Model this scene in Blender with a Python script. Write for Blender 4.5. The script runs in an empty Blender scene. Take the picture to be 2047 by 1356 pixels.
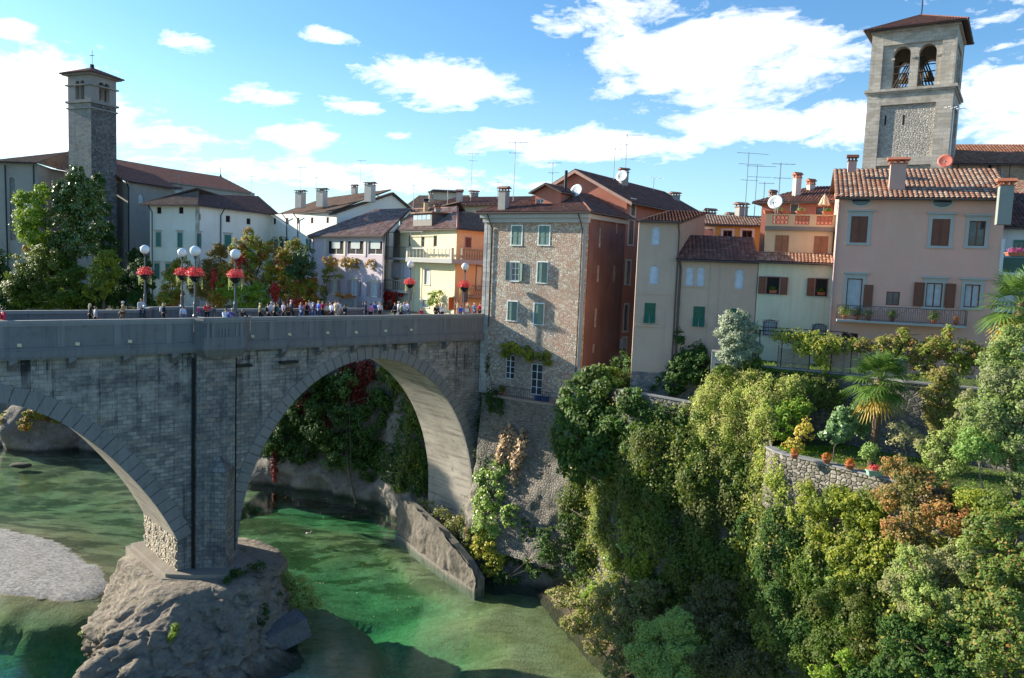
import bpy, math, random
import numpy as np
from mathutils import Vector
random.seed(7); rng = np.random.default_rng(7)
R = math.radians
sc = bpy.context.scene
# ------------------------------------------------------------------ camera
FPX, PW, PH, CZ = 1561.0, 2047.0, 1356.0, 28.0
PITCH, ROLL = math.atan(143/FPX), math.atan(0.04)
FW = Vector((0, math.cos(PITCH), -math.sin(PITCH)))
U0 = Vector((0, math.sin(PITCH), math.cos(PITCH))); R0 = Vector((1, 0, 0))
RT = R0*math.cos(ROLL)+U0*math.sin(ROLL); UP = U0*math.cos(ROLL)-R0*math.sin(ROLL)
CAM = Vector((0, 0, CZ))
cd = bpy.data.cameras.new('camera'); cam = bpy.data.objects.new('camera', cd); sc.collection.objects.link(cam)
cd.sensor_width = 36; cd.lens = 36*FPX/PW; cd.clip_start = .1; cd.clip_end = 4000
from mathutils import Matrix
m = Matrix((RT, UP, -FW)).transposed().to_4x4(); m.translation = CAM; cam.matrix_world = m
sc.camera = cam
# ------------------------------------------------------------------ sky, sun, exposure
SUN_AZ, SUN_EL = R(22), R(20)          # the sun stands to the left, a little ahead
SUNV = Vector((-math.cos(SUN_AZ)*math.cos(SUN_EL), math.sin(SUN_AZ)*math.cos(SUN_EL), math.sin(SUN_EL)))
def ray(x, y): return FW+RT*((x-PW/2)/FPX)+UP*((PH/2-y)/FPX)
def atY(x, y, Y): d = ray(x, y); return CAM+d*(Y/d.y)
def atZ(x, y, Z): d = ray(x, y); return CAM+d*((Z-CZ)/d.z)
w = bpy.data.worlds.new("World"); sc.world = w; w.use_nodes = True
nt = w.node_tree; nt.nodes.clear()
class NT:
    """tiny node helper"""
    def __init__(s, t): s.t = t
    def n(s, typ, **k):
        o = s.t.nodes.new(typ)
        for a, v in k.items():
            if a.startswith('_'):
                key = a[1:]; key = int(key) if key.isdigit() else key.replace('_', ' ')
                if isinstance(v, bpy.types.NodeSocket): s.t.links.new(v, o.inputs[key])
                else: o.inputs[key].default_value = v
            else: setattr(o, a, v)
        return o
    def math(s, op, a, b=0.0, c=None):
        k = dict(_0=a, _1=b)
        if c is not None: k['_2'] = c
        return s.n('ShaderNodeMath', operation=op, **k).outputs[0]
    def noise(s, vec, scale, det=4, rough=.55, dim='3D'):
        return s.n('ShaderNodeTexNoise', noise_dimensions=dim, _Vector=vec, _Scale=scale, _Detail=det, _Roughness=rough).outputs[0]
    def ramp(s, fac, stops, interp='LINEAR'):
        r = s.n('ShaderNodeValToRGB', _0=fac); e = r.color_ramp.elements; r.color_ramp.interpolation = interp
        while len(e) < len(stops): e.new(.5)
        for el, (p, c) in zip(e, stops):
            el.position = p; el.color = (*c, 1) if len(c) == 3 else c
        return r.outputs[0]
    def mix(s, f, a, b, blend='MIX'):
        o = s.n('ShaderNodeMix', data_type='RGBA', blend_type=blend)
        for i, v in ((0, f), (6, a), (7, b)):
            if isinstance(v, bpy.types.NodeSocket): s.t.links.new(v, o.inputs[i])
            else: o.inputs[i].default_value = v if i == 0 else (*v, 1)
        return o.outputs[2]
    def mr(s, v, a, b, c=0., d=1.): return s.n('ShaderNodeMapRange', _0=v, _1=a, _2=b, _3=c, _4=d).outputs[0]
N = NT(nt)
sky = N.n('ShaderNodeTexSky', sky_type='NISHITA', sun_disc=False, sun_elevation=SUN_EL, sun_rotation=R(270)+SUN_AZ, air_density=1.0, dust_density=.6, ozone_density=1.5)
tc = N.n('ShaderNodeTexCoord').outputs['Generated']
sep = N.n('ShaderNodeSeparateXYZ', _0=tc)
az = N.math('ARCTAN2', sep.outputs[0], sep.outputs[1]); el = N.math('ARCSINE', sep.outputs[2])
zz = N.math('MAXIMUM', N.math('ADD', sep.outputs[2], .12), .05)
pl = N.n('ShaderNodeCombineXYZ', _0=N.math('DIVIDE', sep.outputs[0], zz), _1=N.math('MULTIPLY', N.math('DIVIDE', sep.outputs[1], zz), 1.0), _2=3.3).outputs[0]
# coverage: where the cloud banks stand in the sky (azimuth, elevation, half sizes, weight)
cover = None
def azel(px, py):
    d = ray(px, py).normalized(); return math.atan2(d.x, d.y), math.asin(d.z)
for px, py, wa, we, wt in [(70, 220, 230, 110, 1.05), (330, 280, 200, 40, .85), (600, 275, 150, 36, .85), (880, 170, 190, 60, 1.), (1420, 120, 330, 120, .98), (1250, 40, 230, 60, .85), (1600, 250, 400, 60, .9),
                           (1180, 290, 330, 50, .95), (650, 70, 90, 25, .95), (430, 150, 150, 90, .45), (2000, 200, 130, 110, .95), (380, 90, 70, 30, .75), (720, 215, 90, 25, .75), (1180, 60, 160, 50, .8), (780, 270, 70, 14, .8), (520, 190, 110, 40, .7), (700, 350, 500, 35, .9), (20, 60, 60, 30, .9), (860, 50, 110, 45, .5), (1550, 330, 300, 50, .45), (2250, 100, 300, 260, .9), (-400, 200, 350, 200, .7)]:
    a0, e0 = azel(px, py)
    dx = N.math('DIVIDE', N.math('SUBTRACT', az, a0), wa/FPX); dy = N.math('DIVIDE', N.math('SUBTRACT', el, e0), we/FPX)
    r2 = N.math('ADD', N.math('MULTIPLY', dx, dx), N.math('MULTIPLY', dy, dy))
    g = N.math('MULTIPLY', N.math('EXPONENT', N.math('MULTIPLY', r2, -.8)), wt)
    cover = g if cover is None else N.math('MAXIMUM', cover, g)
ae = N.n('ShaderNodeCombineXYZ', _0=N.math('MULTIPLY', N.math('ADD', az, N.math('MULTIPLY', el, .35)), 1.0), _1=N.math('MULTIPLY', N.math('SUBTRACT', el, N.math('MULTIPLY', az, .12)), 2.6), _2=0.).outputs[0]
wp = N.n('ShaderNodeTexNoise', _Vector=ae, _Scale=5., _Detail=3.).outputs[1]
ae2 = N.n('ShaderNodeVectorMath', operation='MULTIPLY_ADD', _0=wp, _1=(.12, .12, .12), _2=ae).outputs[0]
n1 = N.noise(ae2, 11.0, 10, .66); n2 = N.noise(pl, 3.1, 8, .6)
n3 = N.noise(ae2, 26.0, 6, .6); dens = N.math('ADD', N.math('ADD', N.math('MULTIPLY', n1, .58), N.math('MULTIPLY', n2, .22)), N.math('MULTIPLY', n3, .20))
dens = N.math('ADD', dens, N.math('MULTIPLY', N.math('SUBTRACT', cover, .62), .42))
mask = N.mr(dens, .495, .625)
mask = N.math('POWER', mask, .85)
shade = N.mr(N.noise(ae2, 6.0, 5), .35, .7)
cloudc = N.mix(N.math('MULTIPLY', shade, .55), (7.4, 7.4, 7.5), (4.6, 5.2, 6.1))
hz = N.mr(el, 0.0, .5)
skyc = N.mix(hz, (.60, .86, 1.0), (.48, .82, 1.10)); skyc = N.mix(1., sky.outputs[0], skyc, 'MULTIPLY')
skyc = N.mix(N.mr(el, .26, .0, 0., .26), skyc, (5.4, 6.9, 7.9))
col = N.mix(mask, skyc, cloudc)
bg = N.n('ShaderNodeBackground', _Color=col, _Strength=.10)
nt.links.new(bg.outputs[0], N.n('ShaderNodeOutputWorld').inputs[0])
sd = bpy.data.lights.new('sun', 'SUN'); sun = bpy.data.objects.new('sun', sd); sc.collection.objects.link(sun)
sd.energy = 5.0; sd.angle = R(.5); sd.color = (1, .90, .74); sun.rotation_euler = SUNV.to_track_quat('Z', 'Y').to_euler(); sun.location = (-60, 20, 90)
vs = sc.view_settings; vs.view_transform = "Standard"; vs.look = "None"; vs.gamma = 1; vs.exposure = 1.12
sc.cycles.transparent_max_bounces = 24; sc.cycles.max_bounces = 8; sc.cycles.volume_bounces = 0

# ------------------------------------------------------------------ helpers
COL = sc.collection
def V(*a): return Vector(a)
def link(o, parent=None):
    COL.objects.link(o)
    if parent is not None: o.parent = parent
    return o
def tag(o, label=None, cat=None, group=None, kind=None):
    for k, v in (('label', label), ('category', cat), ('group', group), ('kind', kind)):
        if v: o[k] = v
    return o
def thing(name, label, cat, loc=(0, 0, 0), group=None, rz=0):
    o = bpy.data.objects.new(name, None); o.empty_display_size = .3; COL.objects.link(o); o.location = loc; o.rotation_euler = (0, 0, rz)
    return tag(o, label, cat, group)
def rootloc(p):
    while p is not None and p.parent is not None: p = p.parent
    return Vector(p.location) if p is not None and not p.get('_local') else Vector((0, 0, 0))
class MB:
    def __init__(s): s.v = []; s.f = []; s.uv = []
    def face(s, pts, uv=None):
        i = len(s.v); s.v += [tuple(p) for p in pts]; s.f.append(tuple(range(i, i+len(pts)))); s.uv.append(uv)
    def hexa(s, b, t):           # bottom quad, top quad (same winding, CCW from above)
        b = [Vector(p) for p in b]; t = [Vector(p) for p in t]; k = len(b)
        s.face(b[::-1]); s.face(t)
        for i in range(k): j = (i+1) % k; s.face([b[i], b[j], t[j], t[i]])
    def box(s, c, sz, rz=0, ax=None):
        if ax is None: ax = (V(math.cos(rz), math.sin(rz), 0), V(-math.sin(rz), math.cos(rz), 0), V(0, 0, 1))
        c = Vector(c); x, y, z = (a*(q/2) for a, q in zip(ax, sz))
        s.hexa([c-x-y-z, c+x-y-z, c+x+y-z, c-x+y-z], [c-x-y+z, c+x-y+z, c+x+y+z, c-x+y+z])
    def prism(s, pts, z0, z1): s.hexa([(p[0], p[1], z0) for p in pts], [(p[0], p[1], z1) for p in pts])
    def tube(s, pts, r, k=6, r2=None, cap=True):
        pts = [Vector(p) for p in pts]; n = len(pts); r2 = r if r2 is None else r2; rings = []
        for i, p in enumerate(pts):
            d = (pts[min(i+1, n-1)]-pts[max(i-1, 0)]).normalized(); a = d.orthogonal().normalized(); b = d.cross(a)
            if i and rings:
                a = (rings[-1][0]-pts[i-1]); a = (a-d*a.dot(d)).normalized(); b = d.cross(a)
            rr = r+(r2-r)*i/max(1, n-1)
            rings.append([p+(a*math.cos(2*math.pi*j/k)+b*math.sin(2*math.pi*j/k))*rr for j in range(k)])
        base = len(s.v)
        for q in rings: s.v += [tuple(p) for p in q]
        for i in range(n-1):
            for j in range(k):
                j2 = (j+1) % k; s.f.append((base+i*k+j, base+i*k+j2, base+(i+1)*k+j2, base+(i+1)*k+j)); s.uv.append(None)
        if cap: s.f.append(tuple(base+j for j in range(k))[::-1]); s.uv.append(None); s.f.append(tuple(base+(n-1)*k+j for j in range(k))); s.uv.append(None)
    def lathe(s, c, prof, k=16, ax=(1, 1), smooth=None):     # prof: (radius, z)
        base = len(s.v); c = Vector(c)
        for r, z in prof: s.v += [(c.x+ax[0]*r*math.cos(2*math.pi*j/k), c.y+ax[1]*r*math.sin(2*math.pi*j/k), c.z+z) for j in range(k)]
        for i in range(len(prof)-1):
            for j in range(k):
                j2 = (j+1) % k; s.f.append((base+i*k+j, base+i*k+j2, base+(i+1)*k+j2, base+(i+1)*k+j)); s.uv.append(None)
    def build(s, name, mat, parent=None, smooth=False, bevel=0):
        L = rootloc(parent)
        me = bpy.data.meshes.new(name); me.from_pydata([(x-L.x, y-L.y, z-L.z) for x, y, z in s.v], [], s.f)
        uvl = me.uv_layers.new(name='UVMap'); n = 0
        co = s.v; data = np.zeros((sum(len(f) for f in s.f), 2), np.float32)
        for f, uv in zip(s.f, s.uv):
            if uv is None:
                a = Vector(co[f[0]]); nn = Vector((0, 0, 0))
                for i in range(1, len(f)-1): nn += (Vector(co[f[i]])-a).cross(Vector(co[f[i+1]])-a)
                if nn.length > 0: nn.normalize()
                if abs(nn.z) > .72: data[n:n+len(f)] = [(co[i][0], co[i][1]) for i in f]
                else:
                    t = Vector((-nn.y, nn.x)); t.normalize() if t.length > 0 else None
                    data[n:n+len(f)] = [(co[i][0]*t.x+co[i][1]*t.y, co[i][2]) for i in f]
            else: data[n:n+len(f)] = uv
            n += len(f)
        uvl.data.foreach_set('uv', data.ravel())
        if smooth: me.polygons.foreach_set('use_smooth', [True]*len(me.polygons))
        if mat: me.materials.append(mat)
        o = bpy.data.objects.new(name, me); link(o, parent)
        if bevel:
            b = o.modifiers.new('bevel', 'BEVEL'); b.width = bevel; b.segments = 2; b.limit_method = 'ANGLE'
        return o
def npmesh(name, verts, faces, mat, parent=None, smooth=False, uv=None):
    """verts (n,3), faces (m,4) arrays"""
    L = rootloc(parent); verts = np.asarray(verts, np.float32)-np.array(L, np.float32)
    me = bpy.data.meshes.new(name); me.vertices.add(len(verts)); me.vertices.foreach_set('co', verts.ravel().astype(np.float32))
    faces = np.asarray(faces, np.int32); k = faces.shape[1]
    me.loops.add(faces.size); me.loops.foreach_set('vertex_index', faces.ravel())
    me.polygons.add(len(faces)); me.polygons.foreach_set('loop_start', np.arange(0, faces.size, k, dtype=np.int32))
    if smooth: me.polygons.foreach_set('use_smooth', np.ones(len(faces), bool))
    if uv is not None:
        l = me.uv_layers.new(name='UVMap'); l.data.foreach_set('uv', np.asarray(uv, np.float32)[faces.ravel()].ravel())
    me.update(calc_edges=True); me.validate()
    if mat: me.materials.append(mat)
    o = bpy.data.objects.new(name, me); return link(o, parent)
def fbm(p, sc=1., oct=4, seed=0):
    """cheap value noise on (n,3) points, about -1..1"""
    p = np.asarray(p, float)*sc+seed*17.13; out = np.zeros(len(p)); amp = 1.; tot = 0
    for o in range(oct):
        i = np.floor(p).astype(np.int64); f = p-i; f = f*f*(3-2*f); acc = 0
        for dx in (0, 1):
            for dy in (0, 1):
                for dz in (0, 1):
                    h = ((i[:, 0]+dx)*374761393+(i[:, 1]+dy)*668265263+(i[:, 2]+dz)*2147483647+o*1013) & 0xffffffff
                    h = ((h ^ (h >> 13))*1274126177) & 0xffffffff; h = (h ^ (h >> 16))/4294967295.
                    wgt = (f[:, 0] if dx else 1-f[:, 0])*(f[:, 1] if dy else 1-f[:, 1])*(f[:, 2] if dz else 1-f[:, 2]); acc = acc+h*wgt
        out += amp*(acc*2-1); tot += amp; amp *= .5; p = p*2.03+5.1
    return out/tot
# ------------------------------------------------------------------ materials
MATS = {}
def mat(name, fn, **k):
    if name in MATS: return MATS[name]
    m_ = bpy.data.materials.new(name); m_.use_nodes = True; t = m_.node_tree; t.nodes.clear(); n_ = NT(t)
    out = t.nodes.new('ShaderNodeOutputMaterial'); r = fn(n_, **k)
    t.links.new(r[0] if isinstance(r, tuple) else r, out.inputs[0])
    if isinstance(r, tuple) and r[1]: t.links.new(r[1], out.inputs[2 if len(r) < 3 else 1])
    MATS[name] = m_; return m_
def pbr(n_, col, rough=.8, bump=None, bs=.4, bd=.03, spec=.3, metal=0.):
    k = dict(_Base_Color=col if isinstance(col, bpy.types.NodeSocket) else (*col, 1), _Roughness=rough, _Metallic=metal); k['_Specular_IOR_Level'] = spec
    p = n_.n('ShaderNodeBsdfPrincipled', **k)
    if bump is not None: n_.t.links.new(n_.n('ShaderNodeBump', _Strength=bs, _Distance=bd, _Height=bump).outputs[0], p.inputs['Normal'])
    return p.outputs[0]
def plain(name, col, rough=.6, metal=0., spec=.4, var=.12):
    def f(n_):
        pos = n_.n('ShaderNodeNewGeometry').outputs['Position']; nz = n_.noise(pos, 3., 3)
        c = n_.mix(n_.mr(nz, .3, .7, 0, 1), tuple(x*(1-var) for x in col), tuple(min(1, x*(1+var)) for x in col))
        return pbr(n_, c, rough, spec=spec, metal=metal)
    return mat(name, f)
def plaster(name, col, stain=(.35, .33, .3), amt=.35, streak=.3, bump=.15, warm=None):
    def f(n_):
        pos = n_.n('ShaderNodeNewGeometry').outputs['Position']; uv = n_.n('ShaderNodeUVMap').outputs[0]
        big = n_.noise(pos, .35, 5, .6); fine = n_.noise(pos, 4., 4, .6)
        st = n_.noise(n_.n('ShaderNodeMapping', _Vector=uv, _Scale=(2.2, .16, 1)).outputs[0], 1.2, 6, .6)
        c = n_.mix(n_.mr(big, .35, .7), col, tuple(x*.84 for x in col) if warm is None else warm)
        c = n_.mix(n_.mr(fine, .45, .75, 0, .25), c, tuple(min(1, x*1.1) for x in col))
        c = n_.mix(n_.mr(st, .49, .74, 0, streak), c, stain); c = n_.mix(n_.mr(n_.noise(pos, .9, 7, .7), .56, .72, 0, amt), c, stain)
        return pbr(n_, c, .9, fine, bump, .02)
    return mat(name, f)
def rubble(name, cols, mortar, scale=3.2, bump=.7, big=None):
    def f(n_):
        uv = n_.n('ShaderNodeUVMap').outputs[0]
        wv = n_.n('ShaderNodeVectorMath', operation='MULTIPLY_ADD', _0=n_.n('ShaderNodeTexNoise', _Vector=uv, _Scale=2.).outputs[1], _1=(.14, .14, .14), _2=uv).outputs[0]
        mp = n_.n('ShaderNodeMapping', _Vector=wv, _Scale=(1, 1.45, 1)).outputs[0]
        v = n_.n('ShaderNodeTexVoronoi', voronoi_dimensions='2D', _Vector=mp, _Scale=scale); e = n_.n('ShaderNodeTexVoronoi', voronoi_dimensions='2D', feature='DISTANCE_TO_EDGE', _Vector=mp, _Scale=scale)
        rnd = n_.n('ShaderNodeSeparateColor', _0=v.outputs['Color']).outputs[0]
        k = len(cols); c = n_.ramp(rnd, [((i+.0)/k, q) for i, q in enumerate(cols)], 'CONSTANT')
        c = n_.mix(n_.mr(n_.noise(uv, 6., 5), .35, .7, 0, .4), c, tuple(x*.6 for x in cols[0]))
        if big: c = n_.mix(n_.mr(n_.noise(uv, .33, 6, .65), .5, .62, 0, .65), c, big)
        ed = n_.mr(e.outputs['Distance'], .02, .09); c = n_.mix(ed, mortar, c)
        c = n_.mix(n_.mr(n_.noise(uv, .22, 5), .45, .7, 0, .4), c, (.20, .19, .17))
        h = n_.math('ADD', n_.mr(e.outputs['Distance'], 0, .22), n_.math('MULTIPLY', n_.noise(uv, 18., 4), .3))
        return pbr(n_, c, .9, h, bump, .06)
    return mat(name, f)
def ashlar(name, a, b, mortar, w=.7, h=.3, dark=(.05, .055, .06), damt=.5, bump=.5, moss=None, streak=.6, drip=0):
    def f(n_):
        uv = n_.n('ShaderNodeUVMap').outputs[0]
        wv = n_.n('ShaderNodeVectorMath', operation='MULTIPLY_ADD', _0=n_.n('ShaderNodeTexNoise', _Vector=uv, _Scale=1.3).outputs[1], _1=(.03, .03, .03), _2=uv).outputs[0]
        br = n_.n('ShaderNodeTexBrick', _Vector=wv, _Color1=(*a, 1), _Color2=(*b, 1), _Mortar=(*mortar, 1), _Scale=1., _Bias=.1)
        br.inputs['Brick Width'].default_value = w; br.inputs['Row Height'].default_value = h; br.inputs['Mortar Size'].default_value = .022; br.inputs['Mortar Smooth'].default_value = .3
        br.offset_frequency = 2; br.squash = 1.
        c = br.outputs[0]; fine = n_.noise(uv, 7., 6, .65)
        c = n_.mix(n_.mr(fine, .3, .75, 0, .5), c, tuple(min(1, x*1.45) for x in a))
        cell = n_.n('ShaderNodeTexVoronoi', voronoi_dimensions='2D', _Vector=n_.n('ShaderNodeMapping', _Vector=uv, _Scale=(1/w, 1/h, 1)).outputs[0], _Scale=1.)
        cr = n_.n('ShaderNodeSeparateColor', _0=cell.outputs['Color']).outputs[0]
        c = n_.mix(n_.mr(cr, .62, .7, 0, .35), c, tuple(x*.45 for x in a)); c = n_.mix(n_.mr(cr, .12, .1, 0, .4), c, (.33, .26, .18))
        c = n_.mix(n_.mr(n_.noise(uv, .28, 6, .68), .46, .66, 0, damt), c, dark)
        st = n_.noise(n_.n('ShaderNodeMapping', _Vector=uv, _Scale=(1.1, .05, 1)).outputs[0], 1.4, 6, .7)
        c = n_.mix(n_.mr(st, .56, .66, 0, streak), c, dark)
        if moss: c = n_.mix(n_.mr(n_.noise(uv, .8, 6, .7), .55, .7, 0, .6), c, moss)
        if drip: vz = n_.n('ShaderNodeSeparateXYZ', _0=uv).outputs[1]; d_ = n_.noise(n_.n('ShaderNodeMapping', _Vector=uv, _Scale=(.62, .035, 1)).outputs[0], 1.9, 5, .75); c = n_.mix(n_.math('MULTIPLY', n_.mr(d_, .53, .60, 0, .92), n_.mr(vz, 13, 20.5)), c, (.018, .019, .022)); lt = n_.noise(uv, .45, 5, .7); c = n_.mix(n_.math('MULTIPLY', n_.mr(lt, .45, .6, 0, .55), n_.mr(vz, 14, 19)), c, (.42, .40, .36))
        hh = n_.math('SUBTRACT', n_.math('MULTIPLY', fine, .6), n_.math('MULTIPLY', br.outputs['Fac'], .9))
        return pbr(n_, c, .92, hh, bump, .05)
    return mat(name, f)
def rock(name, a, b, c2, scale=.5, bump=1., moss=None, bd=.25):
    def f(n_):
        pos = n_.n('ShaderNodeNewGeometry').outputs['Position']
        n1 = n_.noise(pos, scale, 10, .68); n2 = n_.noise(pos, scale*9, 8, .7); vo = n_.n('ShaderNodeTexVoronoi', _Vector=pos, _Scale=scale*5).outputs['Distance']
        c = n_.ramp(n1, [(.3, a), (.5, b), (.7, c2)]); c = n_.mix(n_.mr(n2, .35, .7, 0, .6), c, tuple(x*.45 for x in a))
        if moss:
            gn = n_.n('ShaderNodeSeparateXYZ', _0=n_.n('ShaderNodeNewGeometry').outputs['Normal']).outputs[2]
            c = n_.mix(n_.math('MULTIPLY', n_.mr(n_.noise(pos, .7, 6, .7), .54, .66), n_.mr(gn, -.2, .5, .25, .8)), c, moss)
        if moss: pz = n_.n('ShaderNodeSeparateXYZ', _0=pos).outputs[2]; c = n_.mix(n_.mr(n_.math('ADD', pz, n_.math('MULTIPLY', n1, .8)), 1.0, .55, 0, .8), c, (.045, .045, .03))
        h = n_.math('ADD', n_.math('MULTIPLY', n2, .8), n_.math('ADD', n_.math('MULTIPLY', n1, 1.2), n_.math('MULTIPLY', vo, .35)))
        return pbr(n_, c, .95, h, bump, bd)
    return mat(name, f)
def tiles(name, cols, lichen=None, lamt=.3):
    def f(n_):
        uv = n_.n('ShaderNodeUVMap').outputs[0]; fl = n_.n('ShaderNodeVectorMath', operation='FLOOR', _0=uv).outputs[0]
        wn = n_.n('ShaderNodeTexWhiteNoise', noise_dimensions='2D', _Vector=fl).outputs[0]; k = len(cols)
        c = n_.ramp(wn, [(i/k, q) for i, q in enumerate(cols)], 'CONSTANT'); pos = n_.n('ShaderNodeNewGeometry').outputs['Position']
        c = n_.mix(n_.mr(n_.noise(pos, 9., 4), .4, .7, 0, .4), c, tuple(x*.6 for x in cols[0]))
        if lichen: c = n_.mix(n_.mr(n_.noise(pos, 1.1, 7, .7), .47, .62, 0, lamt), c, lichen)
        return pbr(n_, c, .9, n_.noise(pos, 25., 3), .3, .01)
    return mat(name, f)
def leafmat(name, cols, trans=.35, rough=.5, gloss=.25, clump=None, cs=.6, ct=.47):
    def f(n_):
        g = n_.n('ShaderNodeNewGeometry'); pos = g.outputs['Position']; k = len(cols); bo = 1.5 if max(cols[0]) > .1 else 1.2
        ri = g.outputs['Random Per Island']
        c = n_.ramp(ri, [(i/max(1, k-1), tuple(min(.8, x*bo*y_) for x, y_ in zip(q, (.96, 1.07, .68) if q[1] > q[0]*.85 and q[2] < q[1]*.6 else (1, 1, 1)))) for i, q in enumerate(cols)])
        if clump: c = n_.mix(n_.mr(n_.noise(pos, cs, 4, .6), ct, ct+.12, 0, .85), c, n_.mix(ri, tuple(min(.8, x*bo) for x in clump), tuple(x*.6*bo for x in clump)))
        p = n_.n('ShaderNodeBsdfPrincipled', _Base_Color=c, _Roughness=rough); p.inputs['Specular IOR Level'].default_value = gloss
        tr = n_.n('ShaderNodeBsdfTranslucent', _Color=n_.mix(.5, c, (.34, .44, .01), 'MIX') if trans > .3 else c)
        return n_.n('ShaderNodeMixShader', _0=trans, _1=p.outputs[0], _2=tr.outputs[0]).outputs[0]
    return mat(name, f)
def glassmat(name='window_glass', tint=(.03, .04, .05)):
    def f(n_):
        pos = n_.n('ShaderNodeNewGeometry').outputs['Position']
        c = n_.mix(n_.mr(n_.noise(pos, 1.2, 2), .4, .65), tint, tuple(x*2.2 for x in tint)); return pbr(n_, c, .08, spec=.6)
    return mat(name, f)
# palette
M_ASH = ashlar('bridge_ashlar', (.175, .168, .158), (.37, .35, .31), (.085, .083, .08), .62, .29, damt=.72, dark=(.055, .058, .068), streak=.75, drip=1)
M_PIER = ashlar('pier_ashlar', (.16, .157, .152), (.30, .285, .26), (.07, .07, .072), .5, .33, dark=(.04, .045, .055), damt=.7)
M_VOUS = plaster('voussoir_stone', (.235, .23, .22), stain=(.07, .075, .08), amt=.55, streak=.3, bump=.4)
M_SOFF = plaster('soffit_concrete', (.40, .365, .31), stain=(.10, .09, .075), amt=.7, streak=.9, bump=.5, warm=(.24, .22, .19))
M_PARA = plaster('parapet_concrete', (.185, .185, .185), stain=(.07, .072, .075), amt=.5, streak=.65, bump=.6)
M_STRIP = plaster('parapet_strip', (.215, .215, .213), stain=(.1, .1, .1), amt=.5, streak=.6, bump=.5)
M_COPE = plaster('coping_concrete', (.26, .26, .255), stain=(.12, .12, .12), amt=.4, streak=.3, bump=.4)
M_IRON = plain('dark_iron', (.02, .022, .025), .5, .4)
M_GREYM = plain('lamp_grey_iron', (.10, .11, .13), .45, .5)
M_GLOBE = mat('lamp_globe_glass', lambda n_: pbr(n_, (.86, .86, .84), .25, spec=.5))
M_WHITE = plain('white_paint', (.75, .75, .74), .5)
M_GLASS = glassmat()
M_CURT = plain('pale_curtain', (.42, .45, .47), .9)
M_DARK = plain('dark_interior', (.015, .014, .014), .9)
M_GREEN = plain('green_grey_paint', (.13, .22, .19), .55); M_DGREEN = plain('dark_green_paint', (.012, .10, .055), .5); M_TEAL = plain('teal_green_paint', (.05, .21, .17), .5)
M_BROWN = plain('brown_wood', (.16, .055, .03), .55); M_LBROWN = plain('light_brown_wood', (.27, .12, .06), .6)
M_GSTONE = plaster('grey_stone_trim', (.42, .42, .40), amt=.2, streak=.2, bump=.3)
M_CSTONE = plaster('cream_stone_trim', (.62, .58, .50), amt=.2, streak=.2)
M_TERRA = plain('terracotta', (.42, .14, .07), .8)
T_BROWN = tiles('brown_roof_tiles', [(.20, .085, .06), (.26, .11, .08), (.15, .07, .055), (.32, .15, .11), (.23, .09, .065)], (.15, .12, .095), .35)
T_MOSS = tiles('mossy_roof_tiles', [(.25, .145, .09), (.31, .17, .11), (.18, .11, .08), (.37, .22, .15), (.28, .18, .12)], (.17, .15, .11), .5)
T_LICH = tiles('lichened_roof_tiles', [(.25, .11, .08), (.33, .18, .13), (.17, .09, .07), (.38, .25, .2), (.22, .12, .1)], (.36, .33, .33), .6)
T_RED = tiles('warm_roof_tiles', [(.36, .19, .12), (.44, .27, .18), (.28, .14, .09), (.50, .34, .24), (.38, .17, .10)], (.40, .34, .24), .35)
T_CHUR = tiles('church_roof_tiles', [(.36, .13, .09), (.42, .16, .11), (.30, .11, .08), (.38, .17, .12)], (.22, .15, .12), .5)
BD = V(28.55, 26.48, 0).normalized(); BN = V(-BD.y, BD.x, 0); BA = V(-31.28, 47.47, 0)      # bridge axis
def B(s, o, z): return BA+BD*s+BN*o+V(0, 0, z)

class Fac:
    """vertical facade: origin P, direction u (left to right seen from outside), outward normal n"""
    def __init__(s, P, u):
        s.P = V(P[0], P[1], 0); s.u = V(u[0], u[1], 0).normalized(); s.n = V(s.u.y, -s.u.x, 0)
    def uz(s, x, y):
        d = ray(x, y); t = (s.P-CAM).dot(s.n)/d.dot(s.n); p = CAM+d*t; return (p-s.P).dot(s.u), p.z
    def at(s, u, z, d=0.): return s.P+s.u*u+s.n*d+V(0, 0, z)
    def box(s, mb, u0, u1, z0, z1, d0, d1):
        mb.hexa([s.at(u0, z0, d1), s.at(u1, z0, d1), s.at(u1, z0, d0), s.at(u0, z0, d0)], [s.at(u0, z1, d1), s.at(u1, z1, d1), s.at(u1, z1, d0), s.at(u0, z1, d0)])
def win_spec(F, kind, cx, cy, wpx, hpx, **o):
    u, z = F.uz(cx, cy); w_ = abs(F.uz(cx+wpx/2, cy)[0]-F.uz(cx-wpx/2, cy)[0]); h = abs(F.uz(cx, cy-hpx/2)[1]-F.uz(cx, cy+hpx/2)[1])
    return dict(k=kind, u=u, z=z, w=w_, h=h, o=o)
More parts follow.
